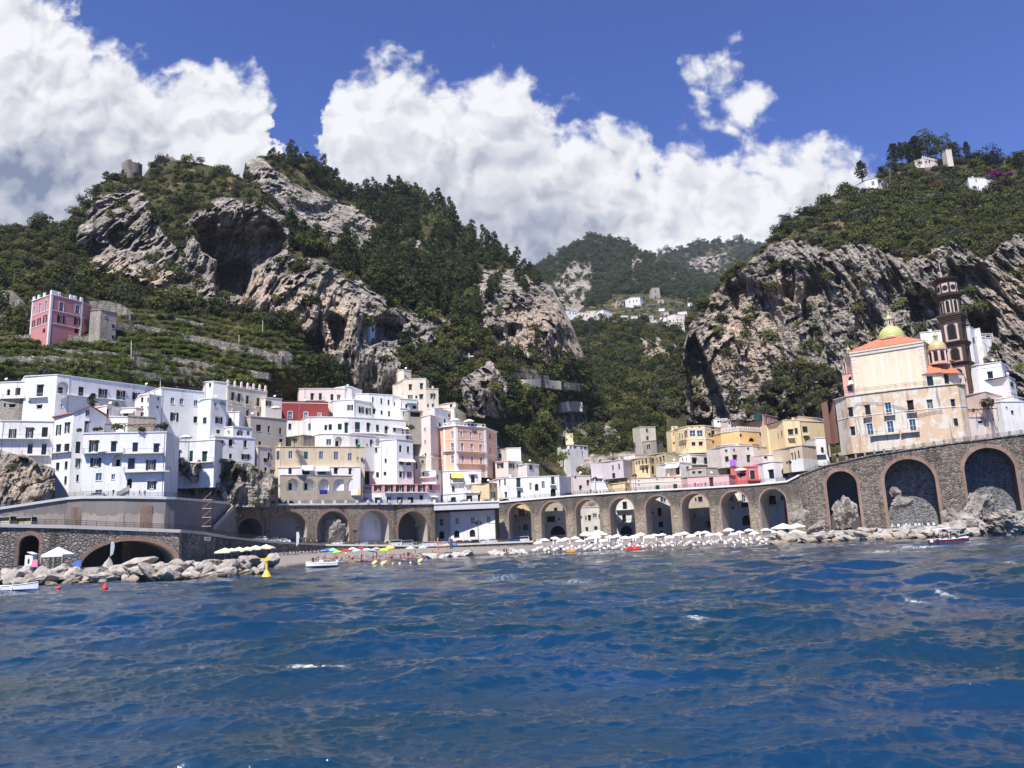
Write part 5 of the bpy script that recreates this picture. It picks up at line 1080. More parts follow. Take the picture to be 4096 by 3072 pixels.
def awall(name, label, cat, c, pts, ybot, mat, arches=(), thick=7.0, through=False, ring=.75, zbot=None, cope=(.5, .28), copem=None, ringm=None, vault=None, back=None, group=None):
    X = [px(c, p[0], p[1]) for p in pts]; W = [PV(x, y, p[2]) for (x, y), p in zip(X, pts)]
    zb0 = zbot if zbot is not None else PV(*px(c, pts[0][0], ybot), pts[0][2]).z
    mid = W[len(W)//2]; root = empty(name, (mid.x, mid.y, zb0), label, cat, group)
    wall = MB(); cop = MB(); vm = vault or mat; arcs = []
    for i in range(len(W)-1):
        F = Facade(W[i], W[i+1]); za, zz = W[i].z, W[i+1].z; top = lambda t: za+(zz-za)*t/F.L
        hs = []
        for a in arches:
            if not (pts[i][0] <= a[0] < pts[i+1][0]): continue
            t0 = F.hit(*px(c, a[0]-a[2], a[1]+a[2]))[0]; t1 = F.hit(*px(c, a[0]+a[2], a[1]+a[2]))[0]; zt = F.hit(*px(c, a[0], a[1]))[1]; zb = F.hit(*px(c, a[0], a[3]))[1] if a[3] is not None else zb0
            zb = max(zb, zb0); r = (t1-t0)/2; rise = r if len(a) < 5 or a[4] is None else (zt-zb)*a[4]
            hs.append((t0, t1, zt, zb, rise, a[5] if len(a) > 5 else back, a[6] if len(a) > 6 else thick))
        br = [0]; 
        for h in hs:
            cc = (h[0]+h[1])/2; r = (h[1]-h[0])/2
            br += [cc-r*math.cos(k*math.pi/22) for k in range(23)]
        br.append(F.L); br = sorted(br)
        def az(h, t): 
            u = (t-(h[0]+h[1])/2)/((h[1]-h[0])/2); return h[2]-h[4]+h[4]*math.sqrt(max(0, 1-u*u))
        for a, b_ in zip(br[:-1], br[1:]):
            if b_-a < 1e-5: continue
            m_ = (a+b_)/2; h = next((h for h in hs if h[0] < m_ < h[1]), None)
            if h is None: wall.quad(F.p(a, zb0), F.p(b_, zb0), F.p(b_, top(b_)), F.p(a, top(a)))
            else:
                wall.quad(F.p(a, az(h, a)), F.p(b_, az(h, b_)), F.p(b_, top(b_)), F.p(a, top(a)))
                if h[3] > zb0+.05: wall.quad(F.p(a, zb0), F.p(b_, zb0), F.p(b_, h[3]), F.p(a, h[3]))
                wall.quad(F.p(b_, az(h, b_)), F.p(a, az(h, a)), F.p(a, az(h, a), -h[6]), F.p(b_, az(h, b_), -h[6]), 1)
        for h in hs:
            zs = h[2]-h[4]; T = h[6]
            wall.quad(F.p(h[0], h[3]), F.p(h[0], zs), F.p(h[0], zs, -T), F.p(h[0], h[3], -T), 1); wall.quad(F.p(h[1], zs), F.p(h[1], h[3]), F.p(h[1], h[3], -T), F.p(h[1], zs, -T), 1)
            wall.quad(F.p(h[0], h[3]), F.p(h[0], h[3], -T), F.p(h[1], h[3], -T), F.p(h[1], h[3]), 1)
            cc = (h[0]+h[1])/2; r = (h[1]-h[0])/2
            if ring:
                rm_ = MB(); n = 26; e = ring
                for k in range(n):
                    q = []
                    for j in (k, k+1):
                        an = math.pi*j/n; q.append(((cc-r*math.cos(an), zs+h[4]*math.sin(an)), (cc-(r+e)*math.cos(an), zs+(h[4]+e)*math.sin(an))))
                    (i0, o0), (i1, o1) = q; pr = .07
                    rm_.quad(F.p(*i0, pr), F.p(*i1, pr), F.p(*o1, pr), F.p(*o0, pr)); rm_.quad(F.p(*o0, pr), F.p(*o1, pr), F.p(*o1, -.02), F.p(*o0, -.02)); rm_.quad(F.p(*i1, pr), F.p(*i0, pr), F.p(*i0, -.3), F.p(*i1, -.3))
                if zs-h[3] > .5:
                    for t_ in (h[0]-e*.8, h[1]): F.bx(rm_, t_, t_+e*.8, h[3], zs, .0, .05)
                rm_.build('arch_ring', ringm or BRICK, root)
            if not through and h[5] is not None:
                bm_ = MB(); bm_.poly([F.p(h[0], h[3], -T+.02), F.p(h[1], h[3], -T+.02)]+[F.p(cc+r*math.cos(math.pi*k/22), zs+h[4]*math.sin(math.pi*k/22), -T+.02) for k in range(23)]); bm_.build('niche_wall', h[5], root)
        # back and top
        wall.quad(F.p(F.L, zb0, -thick-.3), F.p(0, zb0, -thick-.3), F.p(0, za, -thick-.3), F.p(F.L, zz, -thick-.3)) if not through else None
        wall.quad(F.p(0, za), F.p(F.L, zz), F.p(F.L, zz, -thick), F.p(0, za, -thick))
        if i == 0: wall.quad(F.p(0, zb0, -thick), F.p(0, zb0), F.p(0, za), F.p(0, za, -thick))
        if i == len(W)-2: wall.quad(F.p(F.L, zb0), F.p(F.L, zb0, -thick), F.p(F.L, zz, -thick), F.p(F.L, zz))
        if cope:
            hh, o = cope; lo = [F.p(-.05, za+.003, o), F.p(F.L+.05, zz+.003, o), F.p(F.L+.05, zz+.003, -.45), F.p(-.05, za+.003, -.45)]; cop.prism(lo, (0, 0, hh))
    wall.build('wall', [mat, vm], root)
    if cope: cop.build('coping', copem or COPE, root)
    return root
def poly_rail(name, label, c, pts, h=1.05, step=1.6, mat=None, posts=None, off=-.2, zoff=.5):
    W = [PV(*px(c, p[0], p[1]), p[2]) for p in pts]; mb = MB(); root = None
    root = empty(name, W[0], label, 'railing'); tot = 0; pm = MB()
    for a, b_ in zip(W[:-1], W[1:]):
        F = Facade(a, b_); n = max(1, round(F.L/step))
        for r_ in (h, h*.66, h*.33): mb.tube(F.p(0, a.z+zoff+r_, off), F.p(F.L, b_.z+zoff+r_, off), .035, n=4)
        for k in range(n):
            t = F.L*k/n; z = a.z+(b_.z-a.z)*k/n+zoff; mb.tube(F.p(t, z, off), F.p(t, z+h, off), .045, n=4)
            if step < 1: continue
            for j in range(1, 8): mb.tube(F.p(t+F.L/n*j/8, z+h*.05, off), F.p(t+F.L/n*j/8, z+h, off), .014, n=3)
            if posts and k % 2 == 0: pb = MB(); F.bx(pb, t-.35, t+.35, z, z+1.0, off-.25, off+.25); pb.build('bollard_post', COPE, root)
    mb.build('rails', mat or IRON, root); return root
UP = [(-140,2046,160),(0,2039,164),(133,2019,167),(265,1999,170),(330,1994.5,171),(500,1994,174),(663,1997,178),(700,1998,180),(815,2008,192),(905,2016,208),(948,2022,220)]
awall('retaining_wall', 'big curved grey retaining wall holding the coast road, white coping and brick strips', 'wall', 'X', UP, 2200, CONC, zbot=4.0, thick=5, cope=(.55, .3))
STR = []
for (x0_, x1_, nm_) in ((282, 322, 1), (560, 607, 2)):
    mb = MB(); F_ = Facade(PV(*[265, 1999], 170), PV(500, 1994, 174)) if nm_ == 1 else Facade(PV(500, 1994, 174), PV(663, 1997, 178))
    a_ = F_.hit(x0_, 2080)[0]; b_ = F_.hit(x1_, 2080)[0]; F_.bx(mb, a_, b_, 6, 14.6, .0, .14); STR.append(mb)
root_ = [o for o in S.objects if o.name == 'retaining_wall'][0]
for mb in STR: mb.build('brick_strip', BRICK, root_)
for (pl_, F_) in (((0,133),Facade(UP and PV(0,2039,164),PV(133,2019,167))),((133,265),Facade(PV(133,2019,167),PV(265,1999,170))),((330,500),Facade(PV(330,1994.5,171),PV(500,1994,174))),((500,663),Facade(PV(500,1994,174),PV(663,1997,178))),((663,780),Facade(PV(663,1997,178),PV(815,2008,192)))):
    mb = MB(); zt0 = F_.hit((pl_[0]+pl_[1])/2, 2035)[1]; n = 14; rr = np.random.default_rng(int(pl_[0]))
    tops = [zt0-1.2+rr.uniform(-.5, .5) for _ in range(n+1)]; lo = F_.L*.02; hi = F_.L*.98
    if pl_[0] == 663: tops = [zt0-.8-((k/n)**3)*7 for k in range(n+1)]
    for k in range(n): mb.quad(F_.p(lo+(hi-lo)*k/n, 5.5, .05), F_.p(lo+(hi-lo)*(k+1)/n, 5.5, .05), F_.p(lo+(hi-lo)*(k+1)/n, tops[k+1], .05), F_.p(lo+(hi-lo)*k/n, tops[k], .05))
    mb.build('rough_render', plaster('rough_render', (.42, .36, .31), 1.0, .8), root_)
awall('arcaded_sea_wall', 'brown rubble sea wall with five brick-ringed blind arches under the coast road', 'wall', 'X', [(948,2022,220),(1078,2021.5,226),(1245,2021,234),(1413,2020,243),(1573,2019,252),(1738,2017,261)], 2160, RUBBLE2, zbot=2.5,
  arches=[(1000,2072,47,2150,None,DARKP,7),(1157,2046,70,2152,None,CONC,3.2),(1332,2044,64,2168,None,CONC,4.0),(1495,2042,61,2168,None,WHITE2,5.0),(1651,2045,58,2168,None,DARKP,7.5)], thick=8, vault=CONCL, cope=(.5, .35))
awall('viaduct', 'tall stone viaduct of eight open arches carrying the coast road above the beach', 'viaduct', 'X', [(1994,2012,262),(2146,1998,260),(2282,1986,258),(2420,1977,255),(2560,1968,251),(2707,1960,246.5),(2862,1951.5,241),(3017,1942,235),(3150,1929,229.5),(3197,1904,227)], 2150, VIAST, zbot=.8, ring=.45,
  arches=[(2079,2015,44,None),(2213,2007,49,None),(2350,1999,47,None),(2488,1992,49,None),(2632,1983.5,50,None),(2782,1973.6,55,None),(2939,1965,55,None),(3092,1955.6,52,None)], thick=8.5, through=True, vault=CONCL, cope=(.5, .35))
awall('arched_sea_wall', 'dark rubble sea wall below the church with three tall blind arches', 'wall', 'X', [(3197,1904,227),(3298,1866,224),(3480,1824,219),(3800,1776,211),(4110,1737,204),(4420,1712,198)], 2150, RUBBLE, zbot=-.5,
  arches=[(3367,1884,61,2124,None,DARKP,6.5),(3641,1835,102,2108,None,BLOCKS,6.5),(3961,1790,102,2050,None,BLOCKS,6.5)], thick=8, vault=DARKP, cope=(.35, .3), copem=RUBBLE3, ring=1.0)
LOW = [(-140,2105,131),(0,2109,135),(265,2114,140),(718,2131,151),(805,2138,160),(898,2153,176),(1064,2171,206),(1300,2183,235),(1700,2187,241),(2132,2169,243)]
awall('promenade_wall', 'low grey rubble promenade wall with a tall arch and a very wide flat arch', 'wall', 'X', LOW[:6], 2270, RUBBLE3, zbot=-1,
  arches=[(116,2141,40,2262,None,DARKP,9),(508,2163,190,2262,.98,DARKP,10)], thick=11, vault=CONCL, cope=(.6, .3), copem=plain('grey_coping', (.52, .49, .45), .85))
awall('ramp_wall', 'low dark wall of the beach ramp running to the car park, small arches below', 'wall', 'X', LOW[5:], 2230, RUBBLE, zbot=0,
  arches=[(985,2190,22,2240,None,DARKP,3),(1157,2206,17,2232,None,DARK,3),(1243,2198,24,2224,None,DARK,3)], thick=9, cope=(.5, .3), copem=plain('grey_coping', (.52, .49, .45), .85), ring=.3)
def strip(name, label, pts, width, mat, zoff, lift=.0):
    W = [PV(p[0], p[1], p[2]) for p in pts]; mb = MB(); n = len(W); L = []
    for i in range(n):
        d = (W[min(i+1, n-1)]-W[max(i-1, 0)]); d.z = 0; d.normalize(); nn = Vector((-d.y, d.x, 0)); L.append((W[i]+Vector((0, 0, zoff)), W[i]+nn*width+Vector((0, 0, zoff+lift))))
    for i in range(n-1): mb.quad(L[i][0], L[i+1][0], L[i+1][1], L[i][1])
    tag(mb.build(name, mat), label, None, None, 'structure')
strip('coast_road', 'asphalt coast road behind the parapets', UP+[(1245,2021,234),(1738,2017,261),(1994,2012,262),(2282,1986,258),(2560,1968,251),(2862,1951.5,241),(3150,1929,229.5)], 13, ASPH, .02)
strip('church_street', 'paved street in front of the church', [(3150,1929,229.5),(3298,1866,224),(3480,1824,219),(3800,1776,211),(4110,1737,204),(4420,1712,198)], 14, ASPH, .016)
strip('beach_road', 'asphalt lower road and car park behind the beach', LOW, 40, ASPH, .02)
poly_rail('railing', 'thin black railing along the curved grey retaining wall', 'X', UP[:-1])
poly_rail('railing', 'railing with white square posts along the brown arcaded sea wall', 'X', [(950,2022,220),(1245,2021,234),(1738,2017,261),(1994,2012,262),(2115,2001,260)], step=1.9, posts=True)
poly_rail('railing', 'thin black railing along the top of the viaduct', 'X', [(2120,2000,260),(2282,1986,258),(2560,1968,251),(2862,1951.5,241),(3150,1929,229.5)])
poly_rail('railing', 'low railing along the promenade wall above the boulders', 'X', LOW[:6])
poly_rail('railing', 'low railing along the ramp and car park above the beach', 'X', LOW[5:])
poly_rail('balustrade', 'stone posts and iron rails along the wall below the church', 'X', [(3199,1904,227),(3298,1866,224),(3480,1824,219),(3800,1776,211),(4110,1737,204)], h=.9, step=2.2, mat=IRON, zoff=.35)
BAL = [o for o in S.objects if o.name == 'balustrade'][0]
WB = [PV(x, y, Y) for x, y, Y in ((3298,1866,224),(3480,1824,219),(3800,1776,211),(4110,1737,204))]
for a_, b_ in zip(WB[:-1], WB[1:]):
    F_ = Facade(a_, b_); n_ = int(F_.L/2.4)
    for k_ in range(n_):
        mb = MB(); t_ = F_.L*(k_+.5)/n_; z_ = a_.z+(b_.z-a_.z)*(k_+.5)/n_+.352; F_.bx(mb, t_-.28, t_+.28, z_, z_+1.1, -.45, .05); mb.build('stone_post', CONC, BAL)
# white customs house tucked under the road, with the concrete deck beam above it
H('long white two storey building under the road deck with small square windows', 'C6', [(1622,770),(2130,742),(2360,722,0)], 258, 1090, WHITE,
  '1705,872,44,82f;1893,862,44,82f;2080,852,46,80f;1707,1025,62,92A;1893,1018,62,92A;2078,1012,62,90A;1894,862,2,2d;2265,845,44,80f;1894,1,1,1d', depth=6, clutter=0, hood=0, bands=(912,), ext=1.5, road_clear=False)
hs_ = [o for o in S.objects if o.name.startswith('house') and o.get('label', '').startswith('long white two storey')][0]
F2_ = Facade((PV(*px('C7', -10, 900), 258)), PV(*px('C7', 538, 880), 259.5))
H('right half of the long white building under the road deck', 'C7', [(2,908),(538,884)], 257.6, 1222, WHITE, '85,1010,44,84f;272,1000,46,84f;465,992,46,82f;80,1165,66,90A;270,1155,66,88A', depth=6, clutter=0, hood=0, bands=(1040,), ext=1.5, road_clear=False)
bm_ = empty('road_deck', PV(1860, 2030, 256), 'pale concrete road deck beam above the long white building', 'bridge deck')
mb = MB(); F_ = Facade(PV(1736, 2018, 254), PV(1996, 2013, 255)); a_ = PV(1736, 2018, 254).z
F_.bx(mb, 0, F_.L, a_-1.9, a_, -3, 0); mb.build('beam', plaster('grey_white_plaster', (.55, .55, .56), .4, .5), bm_)
mb = MB(); F_.bx(mb, -.1, F_.L+.1, a_+.003, a_+.5, -.6, .3); mb.build('coping', COPE, bm_)
# stairs between the two roads
def stair(name, label, A, B, zb, thick, n, mat):          # A low end, B high end, along the wall
    root = empty(name, A, label, 'stairs'); F = Facade(A, B); mb = MB(); pr = MB()
    for k in range(n):
        t0, t1 = F.L*k/n, F.L*(k+1)/n; z = A.z+(B.z-A.z)*(k+1)/n; F.bx(mb, t0, t1, zb, z, -thick, 0)
    mb.build('steps', mat, root)
    q = [F.p(0, A.z-.2, .003), F.p(F.L, B.z-.2, .003), F.p(F.L, B.z+1.0, .003), F.p(0, A.z+1.0, .003)]; pr.prism(q, F.n.to_3d()*.22); pr.build('parapet', CONCL, root); return root
stair('stairway', 'grey stairway wall climbing from the lower road to the coast road', PV(853, 2118, 196), PV(945, 2022, 214), 3.0, 2.2, 30, CONC)
stair('stairway', 'long pale stairway climbing past the stone arcade', PV(*px('C3', 985, 480), 228), PV(*px('C3', 1480, 170), 242), 15, 2.0, 34, GREYP)
stair('stairway', 'white outside stair of the seafront house with the carved door', PV(*px('C7', 965, 735), 269.5), PV(*px('C7', 1060, 640), 270.5), 15, 1.4, 16, WHITE)
stair('stairway', 'white ramp stair up to the arched door of the tall seafront house', PV(*px('C2', 1410, 410), 182), PV(*px('C2', 1560, 325), 183), 15, 1.2, 14, WHITE)
# stone arcade under the beige house
awall('stone_arcade', 'ruinous stone arcade with five plastered arches and laundry', 'arcade', 'X', [(1122,1902,240),(1270,1903,244),(1450,1905,251)], 2015, plaster('old_arcade_stone', (.42, .37, .30), 1.0, .9), zbot=14,
  arches=[(1172,1915,21,1962,None,WHITE2,2.2),(1235,1915,21,1962,None,WHITE2,2.2),(1296,1916,20,1962,None,DARKP,2.2),(1356,1917,20,1962,None,WHITE2,2.2),(1410,1918,18,1962,None,DARKP,2.2)], thick=6, ring=.35, ringm=STONE, cope=(.2, .1), copem=STONE, vault=WHITE2)
for x_ in (1163, 1226, 1287, 1348):
    mb = MB(); F_ = Facade(PV(1122, 1902, 240), PV(1270, 1903, 244)) if x_ < 1270 else Facade(PV(1270, 1903, 244), PV(1450, 1905, 251)); t_, z_ = F_.hit(x_, 1958); F_.bx(mb, t_-.45, t_+.45, z_, z_+2.1, -2.17, -2.1); mb.build('door', DARK, [o for o in S.objects if o.name == 'stone_arcade'][0])
def cloth(label, c, x, y, w_, h_, Y, mat, group=None):
    a = PV(*px(c, x-w_/2, y-h_/2), Y); b_ = PV(*px(c, x+w_/2, y-h_/2), Y); z = PV(*px(c, x, y+h_/2), Y).z; n = 8; mb = MB(); F = Facade(a, b_)
    for k in range(n):
        for m_ in (0, 1):
            o0 = .12*math.sin(k*1.9)*(1); o1 = .12*math.sin((k+1)*1.9); zz = [a.z, (a.z+z)/2, z]
            mb.quad(F.p(F.L*k/n, zz[m_+1], o0), F.p(F.L*(k+1)/n, zz[m_+1], o1), F.p(F.L*(k+1)/n, zz[m_], o1*.6), F.p(F.L*k/n, zz[m_], o0*.6))
    o = mb.build('laundry_cloth', mat, None, (a+b_)/2); md = o.modifiers.new('t', 'SOLIDIFY'); md.thickness = .03; tag(o, label, 'laundry', group)
cloth('deep blue towel hanging on the stone arcade', 'C6', 285, 508, 95, 50, 242.2, plain('blue_cloth', (.02, .02, .22), .9))
cloth('white sheet hanging at the right end of the stone arcade', 'C6', 655, 512, 80, 66, 249, CANVAS)
cloth('yellow towel beside the white sheet on the stone arcade', 'C6', 712, 505, 32, 66, 249, CANVASY)
cloth('purple towel hanging from the grey white stone house', 'D1', 1135, 925, 72, 62, 266, plain('purple_cloth', (.36, .16, .62), .9))
cloth('green cloth over the roof parapet of the white lower storey', 'C5', 702, 1163, 52, 50, 250, plain('green_cloth', (.01, .16, .10), .9))
# rock outcrops under the western houses
sheet('rock_outcrop', [(-120,975),(0,972),(60,985),(90,1000),(118,1012)], [(-120,1095),(118,1095)], [(-120,975,186),(118,1012,186),(-120,1095,176),(118,1095,182),(20,1030,180)], [[(-200,900),(200,900),(200,1200),(-200,1200)]], step=1.2, rows=90, relief=.42, warm=((40,1030,90,60),), label='bare beige rock below the western houses', jit=2)
sheet('dark_rock_outcrop', [(362,985),(420,985),(470,990),(540,1000),(600,1030)], [(362,1095),(600,1095)], [(362,985,205),(600,1030,226),(362,1095,202),(600,1095,226),(480,1040,212)], [[(300,900),(700,900),(700,1200),(300,1200)]], step=1.2, rows=90, relief=.5, label='dark rock and old vault below the terrace houses', jit=2, caves=((517,1030,17,20,4.5),(400,1060,22,34,3)))
plants('rock_shrubs', 'rock_outcrop', 260, (-120,118,975,1090), .10, 'scrub', 6, .6, 1.6, 'dry shrubs on the beige rock')
plants('rock_shrubs', 'dark_rock_outcrop', 420, (362,600,985,1090), .14, 'vine', 4, .7, 1.5, 'green creepers on the dark rock')
# ------------------------------------------------------------------ church, domes and bell tower
D3 = 'D3'
H('curved stained old palazzo carrying the church, rows of tall windows and a long balcony', D3, [(105,1462),(222,1432,-6),(480,1395,-10.5),(800,1350,-15),(1130,1312,-18.5),(1405,1312,-20.5),(1478,1358,-19)], 238, 2020, OLDP,
  '275,1595,48,112c;455,1575,56,126d;673,1550,66,132f;910,1530,66,132d;1115,1505,56,92s;1360,1500,42,92c;297,1790,46,92c;478,1770,66,124f;695,1745,70,124f;932,1725,70,124f;1143,1700,56,92b;1390,1695,44,82c',
  '412,500,1640;628,745,1620;865,975,1592;480,798,1826;802,1005,1800', depth=13, hood=.9, name='palazzo', clutter=0, bands=(1668,), ext=1, over=.3, balw=1.0)
r_, Fs_, zt_, zb_ = H('tall plain cream church wall with quoins, orange tiled roof and majolica domes', D3, [(265,955),(1042,868,-12.5),(1098,900,-5)], 246, 1420, plaster('church_cream_plaster', (.70, .59, .45), .4, .45), '', depth=15, clutter=0, over=.35, name='church', cat='church', roofm=plaster('cornice_plaster', (.60, .56, .48), .4, .5))
CH = r_
for F_, tt in ((Fs_[0], (0, Fs_[0].L)),):
    for t_ in tt:
        mb = MB(); n_ = 16
        for k_ in range(n_):
            w_ = 1.5 if k_ % 2 else 1.1; z0 = zb_+2+(zt_[0]-zb_-3.6)*k_/n_; z1 = z0+(zt_[0]-zb_-3.6)/n_-.06
            F_.bx(mb, (0.002 if t_ == 0 else t_-w_), (w_ if t_ == 0 else t_-.002), z0, z1, .003, .10)
        mb.build('quoins', CREAM, CH)
F_ = Fs_[0]
for a_, b_ in ((.27, .32), (.40, .45), (.60, .64), (.76, .81)):
    mb = MB(); F_.bx(mb, F_.L*a_, F_.L*b_, zb_, zt_[0]-2.0, .003, .06); mb.build('pilaster', plaster('light_church_plaster', (.72, .64, .52), .3, .3), CH)
mb = MB(); F_.bx(mb, -.2, F_.L+.2, zt_[0]-1.5, zt_[0]-.004, .004, .30); F_.bx(mb, -.3, F_.L+.3, zt_[0]-.55, zt_[0]-.006, .3, .5); mb.build('cornice', plaster('cornice_plaster', (.60, .56, .48), .4, .5), CH)
Yc = 239; Yr = Yc+7
A = Vector((*F_.p(-.4, 0, .5).xy, zt_[0]+.24)); B = Vector((*F_.p(F_.L+.3, 0, .5).xy, zt_[0]+.24)); C_ = Vector((*Fs_[1].p(Fs_[1].L+.6, 0, .5).xy, zt_[0]+.24))
R0, R1 = PV(*px(D3, 560, 812), Yr+4), PV(*px(D3, 815, 782), Yr-3)
mb = MB(); mb.quad(A, B, R1, R0); mb.poly([B, C_, R1]); bkA, bkC = A+Vector((5, 15, 0)), C_+Vector((4, 12, 0)); mb.poly([bkA, A, R0]); mb.quad(C_, bkC, R0+Vector((3, 6, 0)), R1); mb.quad(bkC, bkA, R0, R0+Vector((3, 6, 0)))
mb.prism([A, B, B-Vector((0, 0, .22)), A-Vector((0, 0, .22))], Vector((0, .3, 0))); mb.build('tiled_roof', TILE, CH)
# yellow majolica with a green diamond lattice
def majolica(name, c1, c2, n, kz):
    m, g, b = newmat(name); sp_ = g.n('ShaderNodeSeparateXYZ', {0: g.n('ShaderNodeTexCoord').outputs['Object']})
    th = g.math('MULTIPLY', g.math('ARCTAN2', sp_.outputs[1], sp_.outputs[0]), n/(2*math.pi)); z = g.math('MULTIPLY', sp_.outputs[2], kz)
    def line(v): f = g.math('FRACT', v); return g.math('ABSOLUTE', g.math('SUBTRACT', f, .5))
    l1 = line(g.math('ADD', th, z)); l2 = line(g.math('SUBTRACT', th, z)); d = g.math('MINIMUM', l1, l2); ctr = g.math('MAXIMUM', l1, l2)
    f = g.math('MAXIMUM', g.rng(d, .05, .09, 1, 0), g.rng(g.math('MINIMUM', g.math('ABSOLUTE', g.math('SUBTRACT', l1, .5)), 9), .07, .10, 0, 0))
    dot = g.math('MULTIPLY', g.rng(l1, .40, .43), g.rng(l2, .40, .43)); f = g.math('MAXIMUM', f, dot)
    setp(g, b, Base_Color=g.mix(f, c1, c2), Roughness=.35, Specular_IOR_Level=.4); return m
MAJ = majolica('yellow_majolica', (.62, .61, .23), (.05, .075, .03), 20, 1.15); MAJ2 = majolica('small_yellow_majolica', (.60, .50, .24), (.16, .13, .05), 16, 1.7)
PDRUM = plaster('drum_pink_plaster', (.60, .36, .31), .3, .4)
def dome(c, x, ybase, r_px, Y, hgt, mat, parent, lant=1.0, drum=None):
    p = PV(*px(c, x, ybase), Y); s = CROP[c][2]; r = r_px/s*Y/FPX; root = parent
    mb = MB(); mb.lathe(p, [(r*1.06, -.35), (r*1.06, -.1), (r*1.0, -.1)]+[(r*math.cos(k*math.pi/24), hgt*r*math.sin(k*math.pi/24)) for k in range(12)]+[(0.001, hgt*r)], 36)
    # own origin at the centre so that the lattice wraps round the axis
    me_o = bpy.data.objects.new('dome', None); off = Vector((p.x, p.y, p.z))
    do = mb.build('dome', mat, None, off, True); do.parent = root; do.location = off-root.location
    bpy.data.objects.remove(me_o)
    tp = p+Vector((0, 0, hgt*r*.985)); k = lant
    ln = MB(); ln.lathe(tp, [(.95*k, 0), (.95*k, .25*k), (.5*k, .25*k)], 10)
    for j in range(8):
        a = j*math.pi/4; ln.tube(tp+Vector((math.cos(a)*.72*k, math.sin(a)*.72*k, .2*k)), tp+Vector((math.cos(a)*.72*k, math.sin(a)*.72*k, 2.0*k)), .14*k, n=5)
    ln.lathe(tp, [(.45*k, .2*k), (.45*k, 2.0*k)], 8, 1); ln.lathe(tp, [(1.0*k, 2.0*k), (1.0*k, 2.25*k), (.8*k, 2.25*k)], 10)
    lo = ln.build('lantern', [CREAM, DARK], do)
    cp = MB(); cp.lathe(tp, [(.85*k, 2.26*k), (.72*k, 2.7*k), (.4*k, 3.1*k), (.2*k, 3.3*k), (.16*k, 3.7*k), (.26*k, 3.8*k), (.1*k, 4.1*k), (.02, 4.9*k)], 12); cp.build('lantern_cap', mat, do)
    if drum:
        dm = MB(); z0 = drum; dm.lathe(p, [(r*1.0, z0), (r*1.0, -.8), (r*1.14, -.75), (r*1.14, -.36), (r*.98, -.36)], 8, ph=math.pi/8); dr = dm.build('drum', PDRUM, root)
        for j in range(8):
            a = j*math.pi/4-.1; w_ = MB(); ap = r*math.cos(math.pi/8); ctr = p+Vector((math.cos(a+.1)*ap, math.sin(a+.1)*ap, 0)); hz = (-.95-z0)
            w_.box((ctr.x, ctr.y, p.z-1.2-hz*.38), (.12, r*.42, hz*.72), a+.1); w_.build('drum_window', DARK, dr)
            q_ = MB(); ca = a+.1+math.pi/8; q_.tube(p+Vector((math.cos(ca)*r*1.0, math.sin(ca)*r*1.0, z0)), p+Vector((math.cos(ca)*r, math.sin(ca)*r, -.8)), .2, n=6); q_.build('drum_column', plain('pale_pink', (.68, .52, .46), .8), dr)
    return do
dome(D3, 706, 800, 130, 248, 1.02, MAJ, CH, 1.15, drum=-2.5)
dome(D3, 1190, 912, 90, 236, .92, MAJ2, CH, .8, drum=-5.2)
dome(D3, 262, 1040, 66, 255, 1.05, MAJ2, CH, .72, drum=-5.0)
r_, Fs_, zt_, zb_ = H('cream and pink church aisle with orange tiled roofs right of the plain wall', D3, [(1068,1185),(1255,1178),(1420,1182),(1478,1215,3)], 233, 1345, CREAM, '1112,1262,80,112F;1290,1235,50,104C;1440,1270,16,70d', depth=10, clutter=0, name='church_aisle', cat='church', roofm=TILE, ext=4)
ZT = zt_[0]+.23
def tri_roof(pts, par, nm='tiled_roof', mat=None):
    q = [PV(*px(D3, a, b_), Y) for a, b_, Y in pts]; mb = MB(); mb.poly(q); lo = [v-Vector((0, 0, .25)) for v in q]; mb.poly(lo[::-1])
    for i in range(len(q)): j = (i+1) % len(q); mb.quad(lo[i], lo[j], q[j], q[i])
    mb.build(nm, mat or TILE, par)
tri_roof([(1066,1178,232.4),(1240,1160,232.4),(1232,1078,237),(1092,1100,237)], r_)
tri_roof([(1240,1168,232.3),(1440,1168,232.3),(1385,1125,236),(1240,1112,236)], r_)
r2_, F2_, z2_, zb2_ = H('pink upper church aisle with a small arched window under the bell tower', D3, [(1092,1060),(1290,1042),(1450,1045,2),(1535,1110,8)], 239, 1200, PDRUM, '1325,1100,22,50A;1490,1190,14,60d', depth=8, clutter=0, name='church_aisle', cat='church', roofm=TILE, ext=8)
tri_roof([(1092,1052,238.3),(1300,1032,238.3),(1300,1005,242),(1110,1025,242)], r2_)
tri_roof([(1296,1034,238.4),(1455,1040,238.4),(1400,1010,242),(1300,998,242)], r2_)
H('pink church aisle left of the plain wall with striped quoins', D3, [(180,1190),(298,1170,-2)], 250, 1420, PDRUM, '275,1245,50,70A;262,1340,50,60d', '', "285,1275,60,40w", depth=8, clutter=0, name='church_aisle', cat='church', roofm=TILE, ext=4)
H('pale pink church side front with narrow openings below the bell tower', D3, [(1476,1215),(1545,1245,5),(1625,1300,11)], 236, 1480, plaster('side_pink', (.62, .47, .40), .7, .8), '1500,1290,12,90d;1580,1230,26,80d;1530,1450,16,60d', depth=7, clutter=0, name='church_aisle', cat='church', ext=6)
